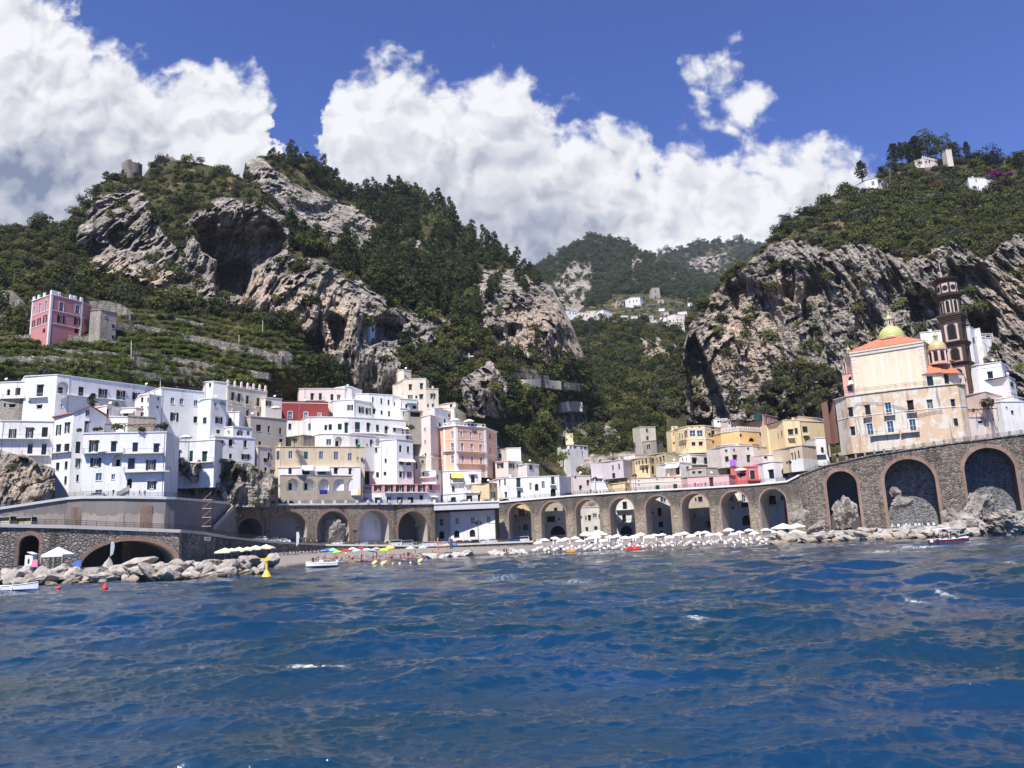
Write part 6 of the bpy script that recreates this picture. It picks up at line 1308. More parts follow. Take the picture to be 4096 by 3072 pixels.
# bell tower: a square shaft turned about 43 degrees, then octagon and drum
TH = R(43); L_ = 6.0; BY = 240
c0 = PV(*px(D3, 1246, 840), BY); dv = Vector((math.cos(TH), -math.sin(TH), 0)); pv = Vector((math.sin(TH), math.cos(TH), 0)); ct = c0+dv*L_/2+pv*L_/2
BR = plaster('dark_brown_tower_stone', (.075, .05, .038), .8, .6); PN = plaster('tower_pink_panel', (.60, .46, .42), .4, .5)
def zz(y): return PV(*px(D3, 1400, y), ct.y).z
tw = empty('bell_tower', (ct.x, ct.y, zz(1420)), 'dark brown baroque bell tower with pink panels and arched openings, round top storeys', 'bell tower')
def sbox(mb, z0, z1, half, m=0): mb.box((ct.x, ct.y, (z0+z1)/2), (half*2, half*2, z1-z0), -TH, m)
def stage(z0, z1, half):
    mb = MB(); sbox(mb, z0, z1, half-.25); mb.build('shaft', PN, tw)
    for sx in (-1, 1):
        for sy in (-1, 1):
            q = MB(); cc = ct+dv*sx*(half-.42)+pv*sy*(half-.42); q.box((cc.x, cc.y, (z0+z1)/2), (.95, .95, z1-z0-.01), -TH); q.build('corner_pier', BR, tw)
    for f_, (nx, tx) in enumerate(((-pv, dv), (dv, pv), (-dv, -pv), (pv, -dv))):
        a = ct+nx*(half-.25)-tx*half; F = Facade(a, a+tx*half*2); w_ = MB(); zo = z0+(z1-z0)*.12; zt = z1-(z1-z0)*.13; r = .95; cc = half
        arch = lambda rr, o: [F.p(cc-rr, zo, o), F.p(cc+rr, zo, o)]+[F.p(cc+rr*math.cos(k*math.pi/10), zt-r+rr*math.sin(k*math.pi/10), o) for k in range(11)]
        w_.prism(arch(r+.35, .003), F.n.to_3d()*.12, 1); w_.prism(arch(r, .126), F.n.to_3d()*.01, 0); w_.build('arched_opening', [DARK, BR], tw)
def cornice(z0, z1, half, m=None):
    mb = MB(); n = 4
    for k in range(n): sbox(mb, z0+(z1-z0)*k/n+.002*k, z0+(z1-z0)*(k+1)/n, half+.75*((k+1)/n)**1.3)
    mb.build('cornice', BR, tw)
zA, zB, zC, zD, zE, zF_, zG = zz(1420), zz(1110), zz(1080), zz(905), zz(850), zz(645), zz(565)
stage(zA, zB, 3.15); cornice(zB, zC+.3, 3.1); stage(zC+.3, zD, 3.0); cornice(zD, zE, 2.95); stage(zE, zF_, 2.9); cornice(zF_, zG, 2.95)
zH, zI, zJ, zK, zL = zz(395), zz(345), zz(325), zz(225), zz(178)
mb = MB(); mb.lathe((ct.x, ct.y, 0), [(3.0, zG), (3.0, zH)], 8, ph=math.pi/8-TH); mb.build('octagon', plaster('tower_dark', (.10, .075, .06), .8, .6), tw)
mb = MB(); mb.lathe((ct.x, ct.y, 0), [(3.0, zH), (3.3, zH+.5), (3.9, zI-.8), (4.1, zI), (3.0, zI+.02)], 24); mb.build('cornice', BR, tw)
mb = MB(); mb.lathe((ct.x, ct.y, 0), [(2.85, zI+.02), (2.85, zK)], 24); mb.build('drum', plaster('tower_dark', (.10, .075, .06), .8, .6), tw)
mb = MB(); mb.lathe((ct.x, ct.y, 0), [(2.85, zK), (3.1, zK+.4), (3.55, zL-.5), (3.75, zL), (2.6, zL+.05), (0.01, zL+.6)], 24); mb.build('cornice', BR, tw)
mb = MB(); mb.tube((ct.x-1.4, ct.y, zL), (ct.x-1.4, ct.y, zL+6.0), .07, n=5); mb.build('mast', TRIM, tw)
for j in range(8):
    a = j*math.pi/4-TH; ap = 3.0*math.cos(math.pi/8); nx = Vector((math.cos(a), math.sin(a), 0)); tx = Vector((-math.sin(a), math.cos(a), 0))
    p0 = Vector((ct.x, ct.y, 0))+nx*ap-tx*1.15; F = Facade(p0, p0+tx*2.3); zo, zt = zG+(zH-zG)*.14, zG+(zH-zG)*.86; r = .5; cc = 1.15
    arch = lambda rr, o, e=0: [F.p(cc-rr, zo-e, o), F.p(cc+rr, zo-e, o)]+[F.p(cc+rr*math.cos(k*math.pi/8), zt-r+rr*math.sin(k*math.pi/8), o) for k in range(9)]
    w_ = MB(); F.bx(w_, .25, 2.05, zo-.3, zt+.35, .003, .06, 1); w_.prism(arch(r+.18, .064), F.n.to_3d()*.1, 2); w_.prism(arch(r, .168), F.n.to_3d()*.01, 0); w_.build('arched_opening', [DARK, PN, CREAM], tw)
    q = MB(); ca = a+math.pi/8; q.tube((ct.x+3.0*math.cos(ca), ct.y+3.0*math.sin(ca), zG), (ct.x+3.0*math.cos(ca), ct.y+3.0*math.sin(ca), zH), .3, n=8); q.build('column', BR, tw)
    p0 = Vector((ct.x, ct.y, 0))+nx*2.84-tx*1.0; F = Facade(p0, p0+tx*2.0); zm = (zI+zK)/2; w_ = MB()
    F.bx(w_, .15, 1.85, zI+.4, zK-.3, .003, .10, 1); cir = lambda rr, o: [F.p(1.0+rr*math.cos(k*math.pi/8), zm+rr*1.15*math.sin(k*math.pi/8), o) for k in range(16)]
    w_.prism(cir(.78, .104), F.n.to_3d()*.07, 2); w_.prism(cir(.6, .178), F.n.to_3d()*.01, 0); w_.build('oculus', [DARK, PN, BR], tw)
    q = MB(); q.tube((ct.x+2.88*math.cos(ca), ct.y+2.88*math.sin(ca), zI), (ct.x+2.88*math.cos(ca), ct.y+2.88*math.sin(ca), zK), .26, n=8); q.build('column', BR, tw)
# parapet railing on top of the curved palazzo
poly_rail('railing', 'thin railing with lamp rods on the terrace in front of the church wall', D3, [(170,1400,228),(330,1385,227.5),(650,1348,222),(960,1315,216),(1240,1300,214)], h=1.2, step=2.5, zoff=.1)
# round ruined tower and wall on the left summit
t0 = PV(*px('F', 284, 388), 447)
rt = empty('ruined_tower', t0, 'round ruined stone tower on the left summit', 'tower'); mb = MB(); r = 5.9; n = 30; zs = [3.0+8.5]*n
rr = np.random.default_rng(4); tops = 10.2+1.1*np.array([math.sin(k*.9)+.6*rr.normal() for k in range(n)])*.55
for k in range(n):
    a0, a1 = 2*math.pi*k/n, 2*math.pi*(k+1)/n
    A_ = [Vector((t0.x+r*math.cos(a)*(1.03), t0.y+r*math.sin(a)*1.03, t0.z-6)) for a in (a0, a1)]; B_ = [Vector((t0.x+r*math.cos(a)*.96, t0.y+r*math.sin(a)*.96, t0.z+tops[j % n])) for a, j in ((a0, k), (a1, k+1))]
    I_ = [Vector((t0.x+(r-1.2)*math.cos(a), t0.y+(r-1.2)*math.sin(a), t0.z+tops[j % n])) for a, j in ((a0, k), (a1, k+1))]
    mb.quad(A_[0], A_[1], B_[1], B_[0]); mb.quad(B_[0], B_[1], I_[1], I_[0]); mb.quad(I_[0], I_[1], I_[1]-Vector((0, 0, 6)), I_[0]-Vector((0, 0, 6)))
mb.build('wall', masonry('tower_stone', (.17, .15, .125), (.29, .26, .22), (.21, .19, .165), 1.0, .5, .6), rt)
mb = MB(); mb.box((t0.x-2.6, t0.y-5.55, t0.z+3), (1.0, .9, 2.2)); mb.build('opening', DARK, rt)
q = [PV(*px('F', a, b_), 468) for a, b_ in ((338,362),(340,346),(349,342),(352,334),(358,338),(361,331),(365,340),(372,338),(378,344),(392,350),(392,366))]
mb = MB(); mb.prism(q, (0, 1.6, 0)); tag(mb.build('ruined_wall', masonry('tower_stone', (0,0,0), (0,0,0), (0,0,0)), None, q[0]), 'broken piece of castle wall on the left summit right of the round tower', 'ruin')
# ------------------------------------------------------------------ beach
SHORE = [(-260,118),(0,119),(900,126),(1085,134),(1160,160),(1230,171),(1530,176),(1800,190),(2130,195),(2566,186),(3000,188),(3450,197),(4096,190),(4500,186)]
def shoreY(x): return float(np.interp(x, [a for a, _ in SHORE], [b for _, b in SHORE]))
def backY(x): return float(np.interp(x, [-260,1000,1064,1300,1700,2132,2560,3197,4420], [150,200,207,236,242,264,258,234,206]))
def beach_z(x, Y):
    s, b_ = shoreY(x), backY(x); t = (Y-s)/max(b_-s, 1); return -.15+2.0*min(max(t, -.3), 1.1)
def on_beach(x, Y):
    d = ray(x, 2190.0); return Vector((d[0]*Y, Y, beach_z(x, Y)))
xs = np.linspace(1100, 3560, 160); V = []
for t in np.linspace(-.25, 1.06, 26):
    row = []
    for x in xs:
        s, b_ = shoreY(x), backY(x); Y = s+(b_-s)*t; p = on_beach(x, Y); row.append((p.x, p.y, p.z))
    V.append(row)
V = np.array(V); V[:, :, 2] += (fbm(np.stack([V[:, :, 0]*.4, V[:, :, 1]*.4, V[:, :, 0]*0], -1), 3)-.5)*.22
SAND, g, b = newmat('grey_sand'); co = g.n('ShaderNodeTexCoord').outputs['Object']; sz = g.n('ShaderNodeSeparateXYZ', {0: co}).outputs[2]
n_ = g.noise(co, .9, 6, .65); dry = g.mix(n_, (.16, .14, .125), (.30, .265, .235))
setp(g, b, Base_Color=g.mix(g.rng(sz, .05, .45), (.045, .04, .037), dry), Roughness=.9, Specular_IOR_Level=.2)
tag(grid_mesh('beach', V[::-1], SAND), 'grey sand beach along the foot of the viaduct', None, None, 'structure')

def inst(proto, loc, rz=0, sc=1.0, label=None, group=None, tilt=None, mats=None, cat=None):
    def cp(o, par):
        c = o.copy(); COL.objects.link(c)
        if par: c.parent = par
        for k in CH.get(o.name, []): cp(k, c)
        return c
    r = cp(proto, None); r.location = loc; r.rotation_euler = (*(tilt or (0, 0)), rz); r.scale = (sc,)*3 if isinstance(sc, (int, float)) else sc
    if label: r['label'] = label
    if group: r['group'] = group
    if cat: r['category'] = cat
    if mats:
        for o in [r]+[c for c in S.objects if c.parent == r] if False else [r]:
            if o.type == 'MESH':
                for i, m in enumerate(mats):
                    if m: o.material_slots[i].link = 'OBJECT'; o.material_slots[i].material = m
    return r
CH = {}; PROTO = []
def proto(o, kids=()):
    PROTO.append(o); CH[o.name] = list(kids)
    for k in kids: CH.setdefault(k.name, [c for c in kids if c.parent == k])
    return o
def pr_done():
    for o in PROTO:
        def rm(q):
            for c in CH.get(q.name, []): rm(c)
            if q.name in S.objects: COL.objects.unlink(q)
        rm(o)

# --- boulders
BOULD, g, b = newmat('boulder_stone'); co = g.n('ShaderNodeTexCoord').outputs['Object']; oi = g.n('ShaderNodeObjectInfo').outputs['Random']
n1 = g.noise(co, 1.4, 6, .65); n2 = g.noise(co, .5, 3); wz = g.n('ShaderNodeSeparateXYZ', {0: g.n('ShaderNodeNewGeometry').outputs['Position']}).outputs[2]
c = g.mix(oi, (.28, .25, .22), (.42, .385, .34)); c = g.mix(g.rng(n1, .45, .7, 0, .75), c, (.15, .125, .105)); c = g.mix(g.rng(n2, .5, .7, 0, .5), c, (.42, .33, .235))
wet = g.rng(g.math('ADD', wz, g.math('MULTIPLY', n2, .8)), .45, 1.3, 1, 0)
c = g.mix(wet, c, (.19, .125, .06)); setp(g, b, Base_Color=c, Roughness=.9, Specular_IOR_Level=.15, Normal=g.n('ShaderNodeBump', {'Strength': .7, 'Distance': .25, 'Height': n1}).outputs[0])
def boulder_mesh(seed, mat, sub=3, flat=.72):
    bm = bmesh.new(); bmesh.ops.create_icosphere(bm, subdivisions=sub, radius=1); r = np.random.default_rng(seed)
    pl = [(v/np.linalg.norm(v), r.uniform(.50, .82)) for v in r.normal(size=(13, 3))]; co = np.array([v.co[:] for v in bm.verts])
    for n_, d_ in pl:
        e = co@n_-d_; co -= np.where(e > 0, e, 0)[:, None]*n_*.9
    co *= 1+(fbm(co*1.7+seed*5, 4, .6)-.5)[:, None]*(.55 if sub < 5 else .75)
    if sub > 4: co *= 1-(ridge(co*np.array([2.6, 2.6, 1.2])+seed, 4, .6)-.5)[:, None]*.5
    co[:, 2] *= flat; co[:, 0] *= r.uniform(1.0, 1.4)
    for v, q in zip(bm.verts, co): v.co = q
    me = bpy.data.meshes.new('boulder'); bm.to_mesh(me); bm.free(); me.materials.append(mat); me.polygons.foreach_set('use_smooth', [False]*len(me.polygons))
    o = bpy.data.objects.new('boulder', me); COL.objects.link(o); return tag(o, 'boulder', 'boulder')
BO = [proto(boulder_mesh(k, BOULD)) for k in range(8)]
rng = np.random.default_rng(3)
def pile(n, x0, x1, y0f, y1f, r0, r1, label, group, ztop):
    k = 0
    for i in range(n):
        x = x0+(x1-x0)*(i+rng.random())/n; t = rng.random(); s = shoreY(x); Y = s+y0f+(y1f-y0f)*t
        r = (r0+(r1-r0)*rng.random()**1.6); d = ray(x, 2200.0); z = (-.15+ztop*t**.85)
        inst(BO[rng.integers(8)], (d[0]*Y, Y, z), rng.random()*6.28, (r*rng.uniform(.9, 1.3), r, r*rng.uniform(.75, 1.1)), label, group, (rng.normal(0, .35), rng.normal(0, .35)))
LB = 'pale boulder among the rocks piled along the promenade wall breakwater on the left'
for a in ((50,-40,700,-1.5,1.0,.8,1.7),(46,-40,760,1.0,4.0,.95,1.9),(30,-40,820,4,8,1.0,1.8),(22,690,1095,-1.5,2.5,.8,1.7),(20,760,1060,2.5,6.5,.95,1.8)): pile(*a, LB, 'boulders of the left breakwater', 2.2)
inst(BO[2], PV(552, 2247, 129.5), .4, (2.3, 1.7, 1.5), 'largest whitest boulder standing on top of the left breakwater in front of the wide arch', None, (.1, -.25))
inst(BO[5], PV(990, 2245, 140), 1.4, (3.0, 1.7, 1.3), 'long white boulder at the top of the tip of the left breakwater', None, (.1, .1))
RB = 'beige boulder among the rocks along the sea wall on the right'
for a in ((52,3080,3920,-1.6,1.0,1.0,2.2),(48,3120,3900,1.0,5.0,1.2,2.4)): pile(*a, RB, 'boulders of the right breakwater', 2.2)
WBM = plain('white_rock', (.44, .405, .36), .9, sc=2)
CB = 'whitish boulder in the low rock heap in front of the car park wall'
for i in range(30):
    x = rng.uniform(1775, 2110) if i < 23 else rng.uniform(1690, 1800); Y = shoreY(x)+rng.uniform(1, 9); p = on_beach(x, Y); r = rng.uniform(.6, 1.5)
    inst(BO[rng.integers(8)], p+Vector((0, 0, .3)), rng.random()*6.28, (r*1.3, r, r*.9), CB, 'boulders of the middle rock heap', (rng.normal(0, .3), rng.normal(0, .3)), [WBM])
for nm, c, x, y, Y, s, lb in (('a','D2',1130,1075,223.5,(3.7,2.6,5.6),'big natural rock filling the first tall arch below the church'),('b','D2',620,1100,222,(2.2,2.0,3.6),'pale rock leaning at the corner of viaduct and sea wall'),('c','D2',830,1260,214,(6.0,3.4,2.8),'broad pale rock outcrop at the start of the right breakwater'),
  ('d','D4',740,980,214.5,(1.5,1.2,1.7),'small round rock stuck in the second tall arch'),('e','D4',800,1080,213.5,(2.6,2,2.6),'grey rock below the round one in the second tall arch'),('f','D4',1640,1180,201,(7,4,5.6),'great brown natural rock below the third tall arch'),('g','D4',1960,1340,195,(6.5,5,4.6),'beige sea cliff rock at the right edge by the water'),('h','D4',1480,1330,197,(5,4,4.5),'brown rock beside the small landing terrace'),('i','C6',385,1010,241,(4.2,2.0,4.6),'pale stone mound inside the third blind arch')):
    m = boulder_mesh(50+ord(nm), rockm, 5, 1.0); m.location = PV(*px(c, x, y), Y); m.scale = s; m.rotation_euler = (.1, .1, ord(nm)*.9); m.name = 'rock'; tag(m, lb, 'rock')
for k in BO: pass
# landing terrace at the right
mb = MB(); F_ = Facade(PV(*px('D4', 1375, 1400), 193), PV(*px('D4', 1625, 1385), 191)); F_.bx(mb, 0, F_.L, -1, PV(*px('D4', 1500, 1330), 192).z, -6, 0)
lt_ = empty('landing_terrace', F_.p(0, 0), 'small stone landing terrace with a white fence beside the brown rocks', 'terrace'); mb.build('base', RUBBLE, lt_); zt = PV(*px('D4', 1500, 1330), 192).z
railing_mb(F_, 0, F_.L, zt, -.2, 1.1, .3, False).build('fence', IRONW, lt_)

# --- parasols, loungers, people
def parasol_proto(name, mat, r=1.35, h=2.2):
    root = empty(name, (0, 0, 0), 'parasol', 'parasol'); mb = MB(); n = 8
    for k in range(n):
        a0, a1 = 2*math.pi*k/n, 2*math.pi*(k+1)/n; p = [Vector((r*math.cos(a), r*math.sin(a), h)) for a in (a0, a1)]; q = [Vector((r*.5*math.cos(a), r*.5*math.sin(a), h+.32)) for a in (a0, a1)]; t = Vector((0, 0, h+.5))
        mb.quad(p[0], p[1], q[1], q[0]); mb.poly([q[0], q[1], t]); d = Vector((0, 0, -.2)); mb.quad(p[0]+d, p[1]+d, p[1], p[0])
    c = mb.build('canopy', mat, root); mb = MB(); mb.tube((0, 0, 0), (0, 0, h+.62), .035, n=6); pl = mb.build('pole', IRONW, root); return proto(root, (c, pl))
PARC = {'white': CANVAS, 'red': plain('red_canvas', (.62, .03, .04), .85), 'blue': plain('blue_canvas', (.12, .22, .62), .85), 'lime': plain('lime_canvas', (.55, .72, .10), .85), 'turquoise': plain('turquoise_canvas', (.25, .60, .66), .85), 'yellow': CANVASY, 'peach': plain('peach_canvas', (.75, .42, .30), .85), 'lightblue': plain('light_blue_canvas', (.42, .60, .78), .85)}
PAR = {k: parasol_proto('parasol', m) for k, m in PARC.items()}
def closed_parasol():
    root = empty('folded_parasol', (0, 0, 0), 'folded', 'parasol'); mb = MB(); mb.lathe((0, 0, 0), [(.05, .8), (.2, 1.0), (.16, 1.9), (.05, 2.5)], 8); c = mb.build('canopy', CANVAS, root)
    mb = MB(); mb.tube((0, 0, 0), (0, 0, 2.6), .035); return proto(root, (c, mb.build('pole', IRONW, root)))
FPAR = closed_parasol()
def lounger():
    root = empty('sun_lounger', (0, 0, 0), 'lounger', 'sun lounger'); mb = MB()
    mb.box((0, 0, .33), (.66, 1.25, .08)); b_ = MB(); b_.prism([(-.33, .6, .33), (.33, .6, .33), (.33, 1.2, .78), (-.33, 1.2, .78)], (0, .05, -.07))
    LCV = plain('lounger_canvas', (.52, .50, .47), .9); s = mb.build('seat', LCV, root); k = b_.build('backrest', LCV, root); f = MB()
    for x in (-.3, .3):
        f.tube((x, -.6, .29), (x, 1.1, .29), .03, n=4)
        for y in (-.5, .5): f.tube((x, y, 0), (x, y, .3), .03, n=4)
    return proto(root, (s, k, f.build('frame', IRONW, root)))
LOU = lounger()
SKIN = plain('skin', (.47, .25, .165), .6); SKIN2 = plain('tanned_skin', (.30, .15, .09), .6); HAIR = plain('dark_hair', (.02, .014, .01), .7)
CL = {k: plain(k+'_cloth', v, .9) for k, v in dict(red=(.5,.03,.03), navy=(.02,.03,.12), white=(.75,.75,.75), black=(.015,.015,.018), teal=(.02,.25,.28), pink=(.7,.25,.33), yellow=(.7,.5,.05), grey=(.2,.2,.21)).items()}
def person_mesh(name, joints, edges, rad, skin, torso, legs, hair_at):
    """joints {n:(x,y,z)}; one continuous skinned body, materials by height bands of the skeleton"""
    names = list(joints); me = bpy.data.meshes.new(name); me.from_pydata([joints[n] for n in names], [(names.index(a), names.index(b_)) for a, b_ in edges], [])
    o = bpy.data.objects.new(name, me); COL.objects.link(o); sk = o.modifiers.new('s', 'SKIN'); sk.use_smooth_shade = True; o.modifiers.new('d', 'SUBSURF').levels = 1
    if not me.skin_vertices: me.attributes.new('skin', 'FLOAT', 'POINT')
    for i, n in enumerate(names):
        v = me.skin_vertices[0].data[i]; v.radius = (rad[n],)*2; v.use_root = (n == 'pelvis')
    dg = bpy.context.evaluated_depsgraph_get(); m2 = bpy.data.meshes.new_from_object(o.evaluated_get(dg)); bpy.data.objects.remove(o)
    m2.materials.clear()
    for m in (skin, torso, legs, HAIR): m2.materials.append(m)
    J = {n: Vector(joints[n]) for n in names}
    for p in m2.polygons:
        c = p.center; d = min(names, key=lambda n: (c-J[n]).length-rad[n]); idx = 0
        if d in ('chest', 'belly', 'neckb', 'shl', 'shr') and torso != skin: idx = 1
        if d in ('pelvis', 'hipl', 'hipr') or (d in ('kneel', 'kneer') and (c-J[d]).length > .17 and c.z > J[d].z): idx = 2
        if d == 'head' and (c.z > J['head'].z+.03 or c.y > J['head'].y+.045): idx = 3
        p.material_index = idx
    m2.name = name; return m2
RADS = dict(pelvis=.13, belly=.115, chest=.135, neckb=.055, head=.095, shl=.06, shr=.06, ell=.042, elr=.042, hal=.035, har=.035, hipl=.085, hipr=.085, kneel=.058, kneer=.058, anl=.042, anr=.042, tol=.035, tor=.035)
ED = [('pelvis','belly'),('belly','chest'),('chest','neckb'),('neckb','head'),('chest','shl'),('chest','shr'),('shl','ell'),('ell','hal'),('shr','elr'),('elr','har'),('pelvis','hipl'),('pelvis','hipr'),('hipl','kneel'),('kneel','anl'),('hipr','kneer'),('kneer','anr'),('anl','tol'),('anr','tor')]
def J_(**k):
    b_ = dict(pelvis=(0,0,.95), belly=(0,0,1.12), chest=(0,0,1.34), neckb=(0,0,1.50), head=(0,-.02,1.64), shl=(.19,0,1.42), shr=(-.19,0,1.42), ell=(.25,.02,1.14), elr=(-.25,.02,1.14), hal=(.26,-.06,.88), har=(-.26,-.06,.88), hipl=(.1,0,.9), hipr=(-.1,0,.9), kneel=(.11,-.02,.5), kneer=(-.11,-.02,.5), anl=(.11,.02,.09), anr=(-.11,.02,.09), tol=(.12,-.14,.04), tor=(-.12,-.14,.04)); b_.update(k); return b_
STAND = J_(); WALK = J_(kneel=(.1,-.2,.52), anl=(.1,-.22,.1), tol=(.1,-.38,.06), kneer=(-.1,.08,.5), anr=(-.1,.32,.16), tor=(-.1,.2,.05), ell=(.24,.14,1.16), hal=(.22,.1,.92), elr=(-.24,-.1,1.16), har=(-.2,-.28,.98))
SIT = J_(pelvis=(0,.1,.2), belly=(0,.14,.36), chest=(0,.12,.58), neckb=(0,.06,.74), head=(0,.02,.88), shl=(.19,.1,.66), shr=(-.19,.1,.66), ell=(.26,-.06,.45), elr=(-.26,-.06,.45), hal=(.16,-.3,.45), har=(-.16,-.3,.45), hipl=(.1,.06,.17), hipr=(-.1,.06,.17), kneel=(.14,-.36,.48), kneer=(-.14,-.36,.48), anl=(.13,-.6,.09), anr=(-.13,-.6,.09), tol=(.13,-.76,.04), tor=(-.13,-.76,.04))
LIE = J_(pelvis=(0,0,.14), belly=(0,.18,.14), chest=(0,.4,.17), neckb=(0,.58,.2), head=(0,.72,.24), shl=(.19,.48,.15), shr=(-.19,.48,.15), ell=(.3,.24,.1), elr=(-.3,.24,.1), hal=(.28,0,.08), har=(-.28,0,.08), hipl=(.1,-.06,.12), hipr=(-.1,-.06,.12), kneel=(.13,-.46,.2), kneer=(-.12,-.46,.1), anl=(.12,-.86,.08), anr=(-.12,-.86,.08), tol=(.13,-.92,.2), tor=(-.13,-.92,.2))
POSES = dict(stand=STAND, walk=WALK, sit=SIT, lie=LIE); PM = {}
def person(pose, loc, rz, skin=SKIN, torso='skin', legs='navy', label='', group=None, sc=1.0):
    key = (pose, skin.name, torso, legs)
    if key not in PM: PM[key] = person_mesh('person', POSES[pose], ED, RADS, skin, skin if torso == 'skin' else CL[torso], CL[legs], None)
    o = bpy.data.objects.new('person', PM[key]); COL.objects.link(o); o.location = loc; o.rotation_euler = (0, 0, rz); o.scale = (sc,)*3
    return tag(o, label, 'person', group)
rng = np.random.default_rng(21)
WPL = 'white parasol in the rows of sunbeds below the viaduct'
for i, x in enumerate(np.linspace(2150, 3060, 32)):
    x += rng.uniform(-9, 9); row = i % 3; Y = shoreY(x)+14+row*9+rng.uniform(-2, 2); p = on_beach(x, Y)
    if 2540 < x < 2580 and row == 1:
        inst(PAR['red'], p, 0, 1.05, 'red parasol among the white ones below the viaduct'); continue
    inst(PAR['white'], p, rng.random(), (.95+.25*rng.random(),)*3, WPL, 'white parasols below the viaduct', (rng.normal(0, .07), rng.normal(0, .07)))
for i in range(40):
    x = rng.uniform(2140, 3080); Y = shoreY(x)+rng.uniform(18, 34)
    inst(FPAR, on_beach(x, Y), 0, 1.0, 'folded white parasol between the open ones below the viaduct', 'folded parasols below the viaduct', (rng.normal(0, .03), rng.normal(0, .03)))
for i in range(120):
    x = 2135+ (3095-2135)*(i+rng.random())/120; Y = shoreY(x)+8+(i % 5)*4.4+rng.uniform(-1, 1)
    inst(LOU, on_beach(x, Y), rng.normal(.15, .25), 1.0, 'white sun lounger in the rows on the beach below the viaduct', 'white sun loungers below the viaduct')
for i, (x, dy, k) in enumerate(((1350,16,'lime'),(1385,22,'red'),(1428,20,'lightblue'),(1465,22,'white'),(1482,17,'turquoise'),(1505,24,'peach'),(1533,18,'lime'),(1640,18,'white'),(1693,19,'lightblue'),(1790,24,'peach'),(1815,26,'blue'),(1410,30,'white'),(1300,26,'blue'),(1445,31,'red'),(1560,30,'yellow'),(1330,31,'turquoise'))):
    lab = {'lime': ('lime parasol at the left end of the public beach','bigger lime green parasol in the middle of the public beach'), 'red': ('red parasol on the public beach near the water','red parasol at the back of the public beach'), 'lightblue': ('pale blue parasol in the crowd of the public beach','pale blue parasol alone left of the rock heap'), 'white': ('white parasol in the crowd of the public beach','white parasol with dark fringe alone on the sand'),
      'turquoise': ('turquoise parasol in the crowd of the public beach','turquoise parasol by the wall of the public beach'), 'peach': ('peach parasol in the crowd of the public beach','peach parasol behind the rock heap'), 'blue': ('blue parasol behind the rock heap','blue parasol at the left end of the public beach'), 'yellow': ('yellow parasol at the back of the public beach','')}[k]
    used = [o for o in S.objects if o.get('label') in lab]; l_ = lab[min(len(used), 1)] if len(used) < 2 else 'white parasol by the wall behind the public beach'
    inst(PAR[k], on_beach(x, shoreY(x)+dy), rng.random(), .9, l_, 'coloured parasols of the public beach', (rng.normal(0, .1), rng.normal(0, .1)))
OUT = [('skin','navy'),('skin','red'),('skin','black'),('skin','teal'),('white','grey'),('skin','pink'),('black','black'),('pink','white'),('skin','yellow')]
def folks(n, xa, xb, d0, d1, poses, label, group):
    for i in range(n):
        x = rng.uniform(xa, xb); Y = shoreY(x)+rng.uniform(d0, d1); t_, l_ = OUT[rng.integers(len(OUT))]; ps = poses[rng.integers(len(poses))]
        person(ps, on_beach(x, Y), rng.random()*6.28, SKIN if rng.random() < .7 else SKIN2, t_, l_, label, group, rng.uniform(.92, 1.05))
folks(26, 1330, 1700, 1.5, 9, ['stand','walk','sit','lie','stand'], 'bather near the water line of the public beach', 'bathers of the public beach')
folks(34, 1240, 1760, 9, 30, ['sit','lie','sit','lie','stand'], 'sunbather among the towels of the public beach', 'sunbathers of the public beach')
folks(16, 2480, 2900, 1.0, 6, ['stand','walk','stand','sit'], 'bather standing at the water in front of the sunbeds', 'bathers below the viaduct')
folks(28, 2150, 3050, 9, 30, ['sit','lie','stand','lie'], 'guest among the sunbeds below the viaduct', 'guests of the sunbeds below the viaduct')
folks(6, 1990, 2060, 2, 5, ['stand','sit'], 'bather beside the white rock heap', 'bathers by the rock heap')
TOW = [plain('towel_'+k, v, .95) for k, v in dict(red=(.5,.06,.06), blue=(.07,.14,.5), white=(.75,.75,.72), orange=(.7,.28,.06), aqua=(.15,.45,.5), pink=(.65,.3,.4)).items()]
for i in range(46):
    x = rng.uniform(1230, 1760); Y = shoreY(x)+rng.uniform(6, 30); mb = MB(); mb.box((0, 0, .06), (1.0, 1.9, .05)); 
    if i < 6: TP = globals().setdefault('TP', []); o = mb.build('beach_towel', TOW[i]); tag(o, 'towel', 'towel'); proto(o); TP.append(o)
    inst(TP[i % len(TP)], on_beach(x, Y)+Vector((0, 0, .06)), rng.random()*3, 1.0, ['red','blue','white','orange','aqua','pink'][i % 6]+' towel spread on the sand of the public beach', 'beach towels')
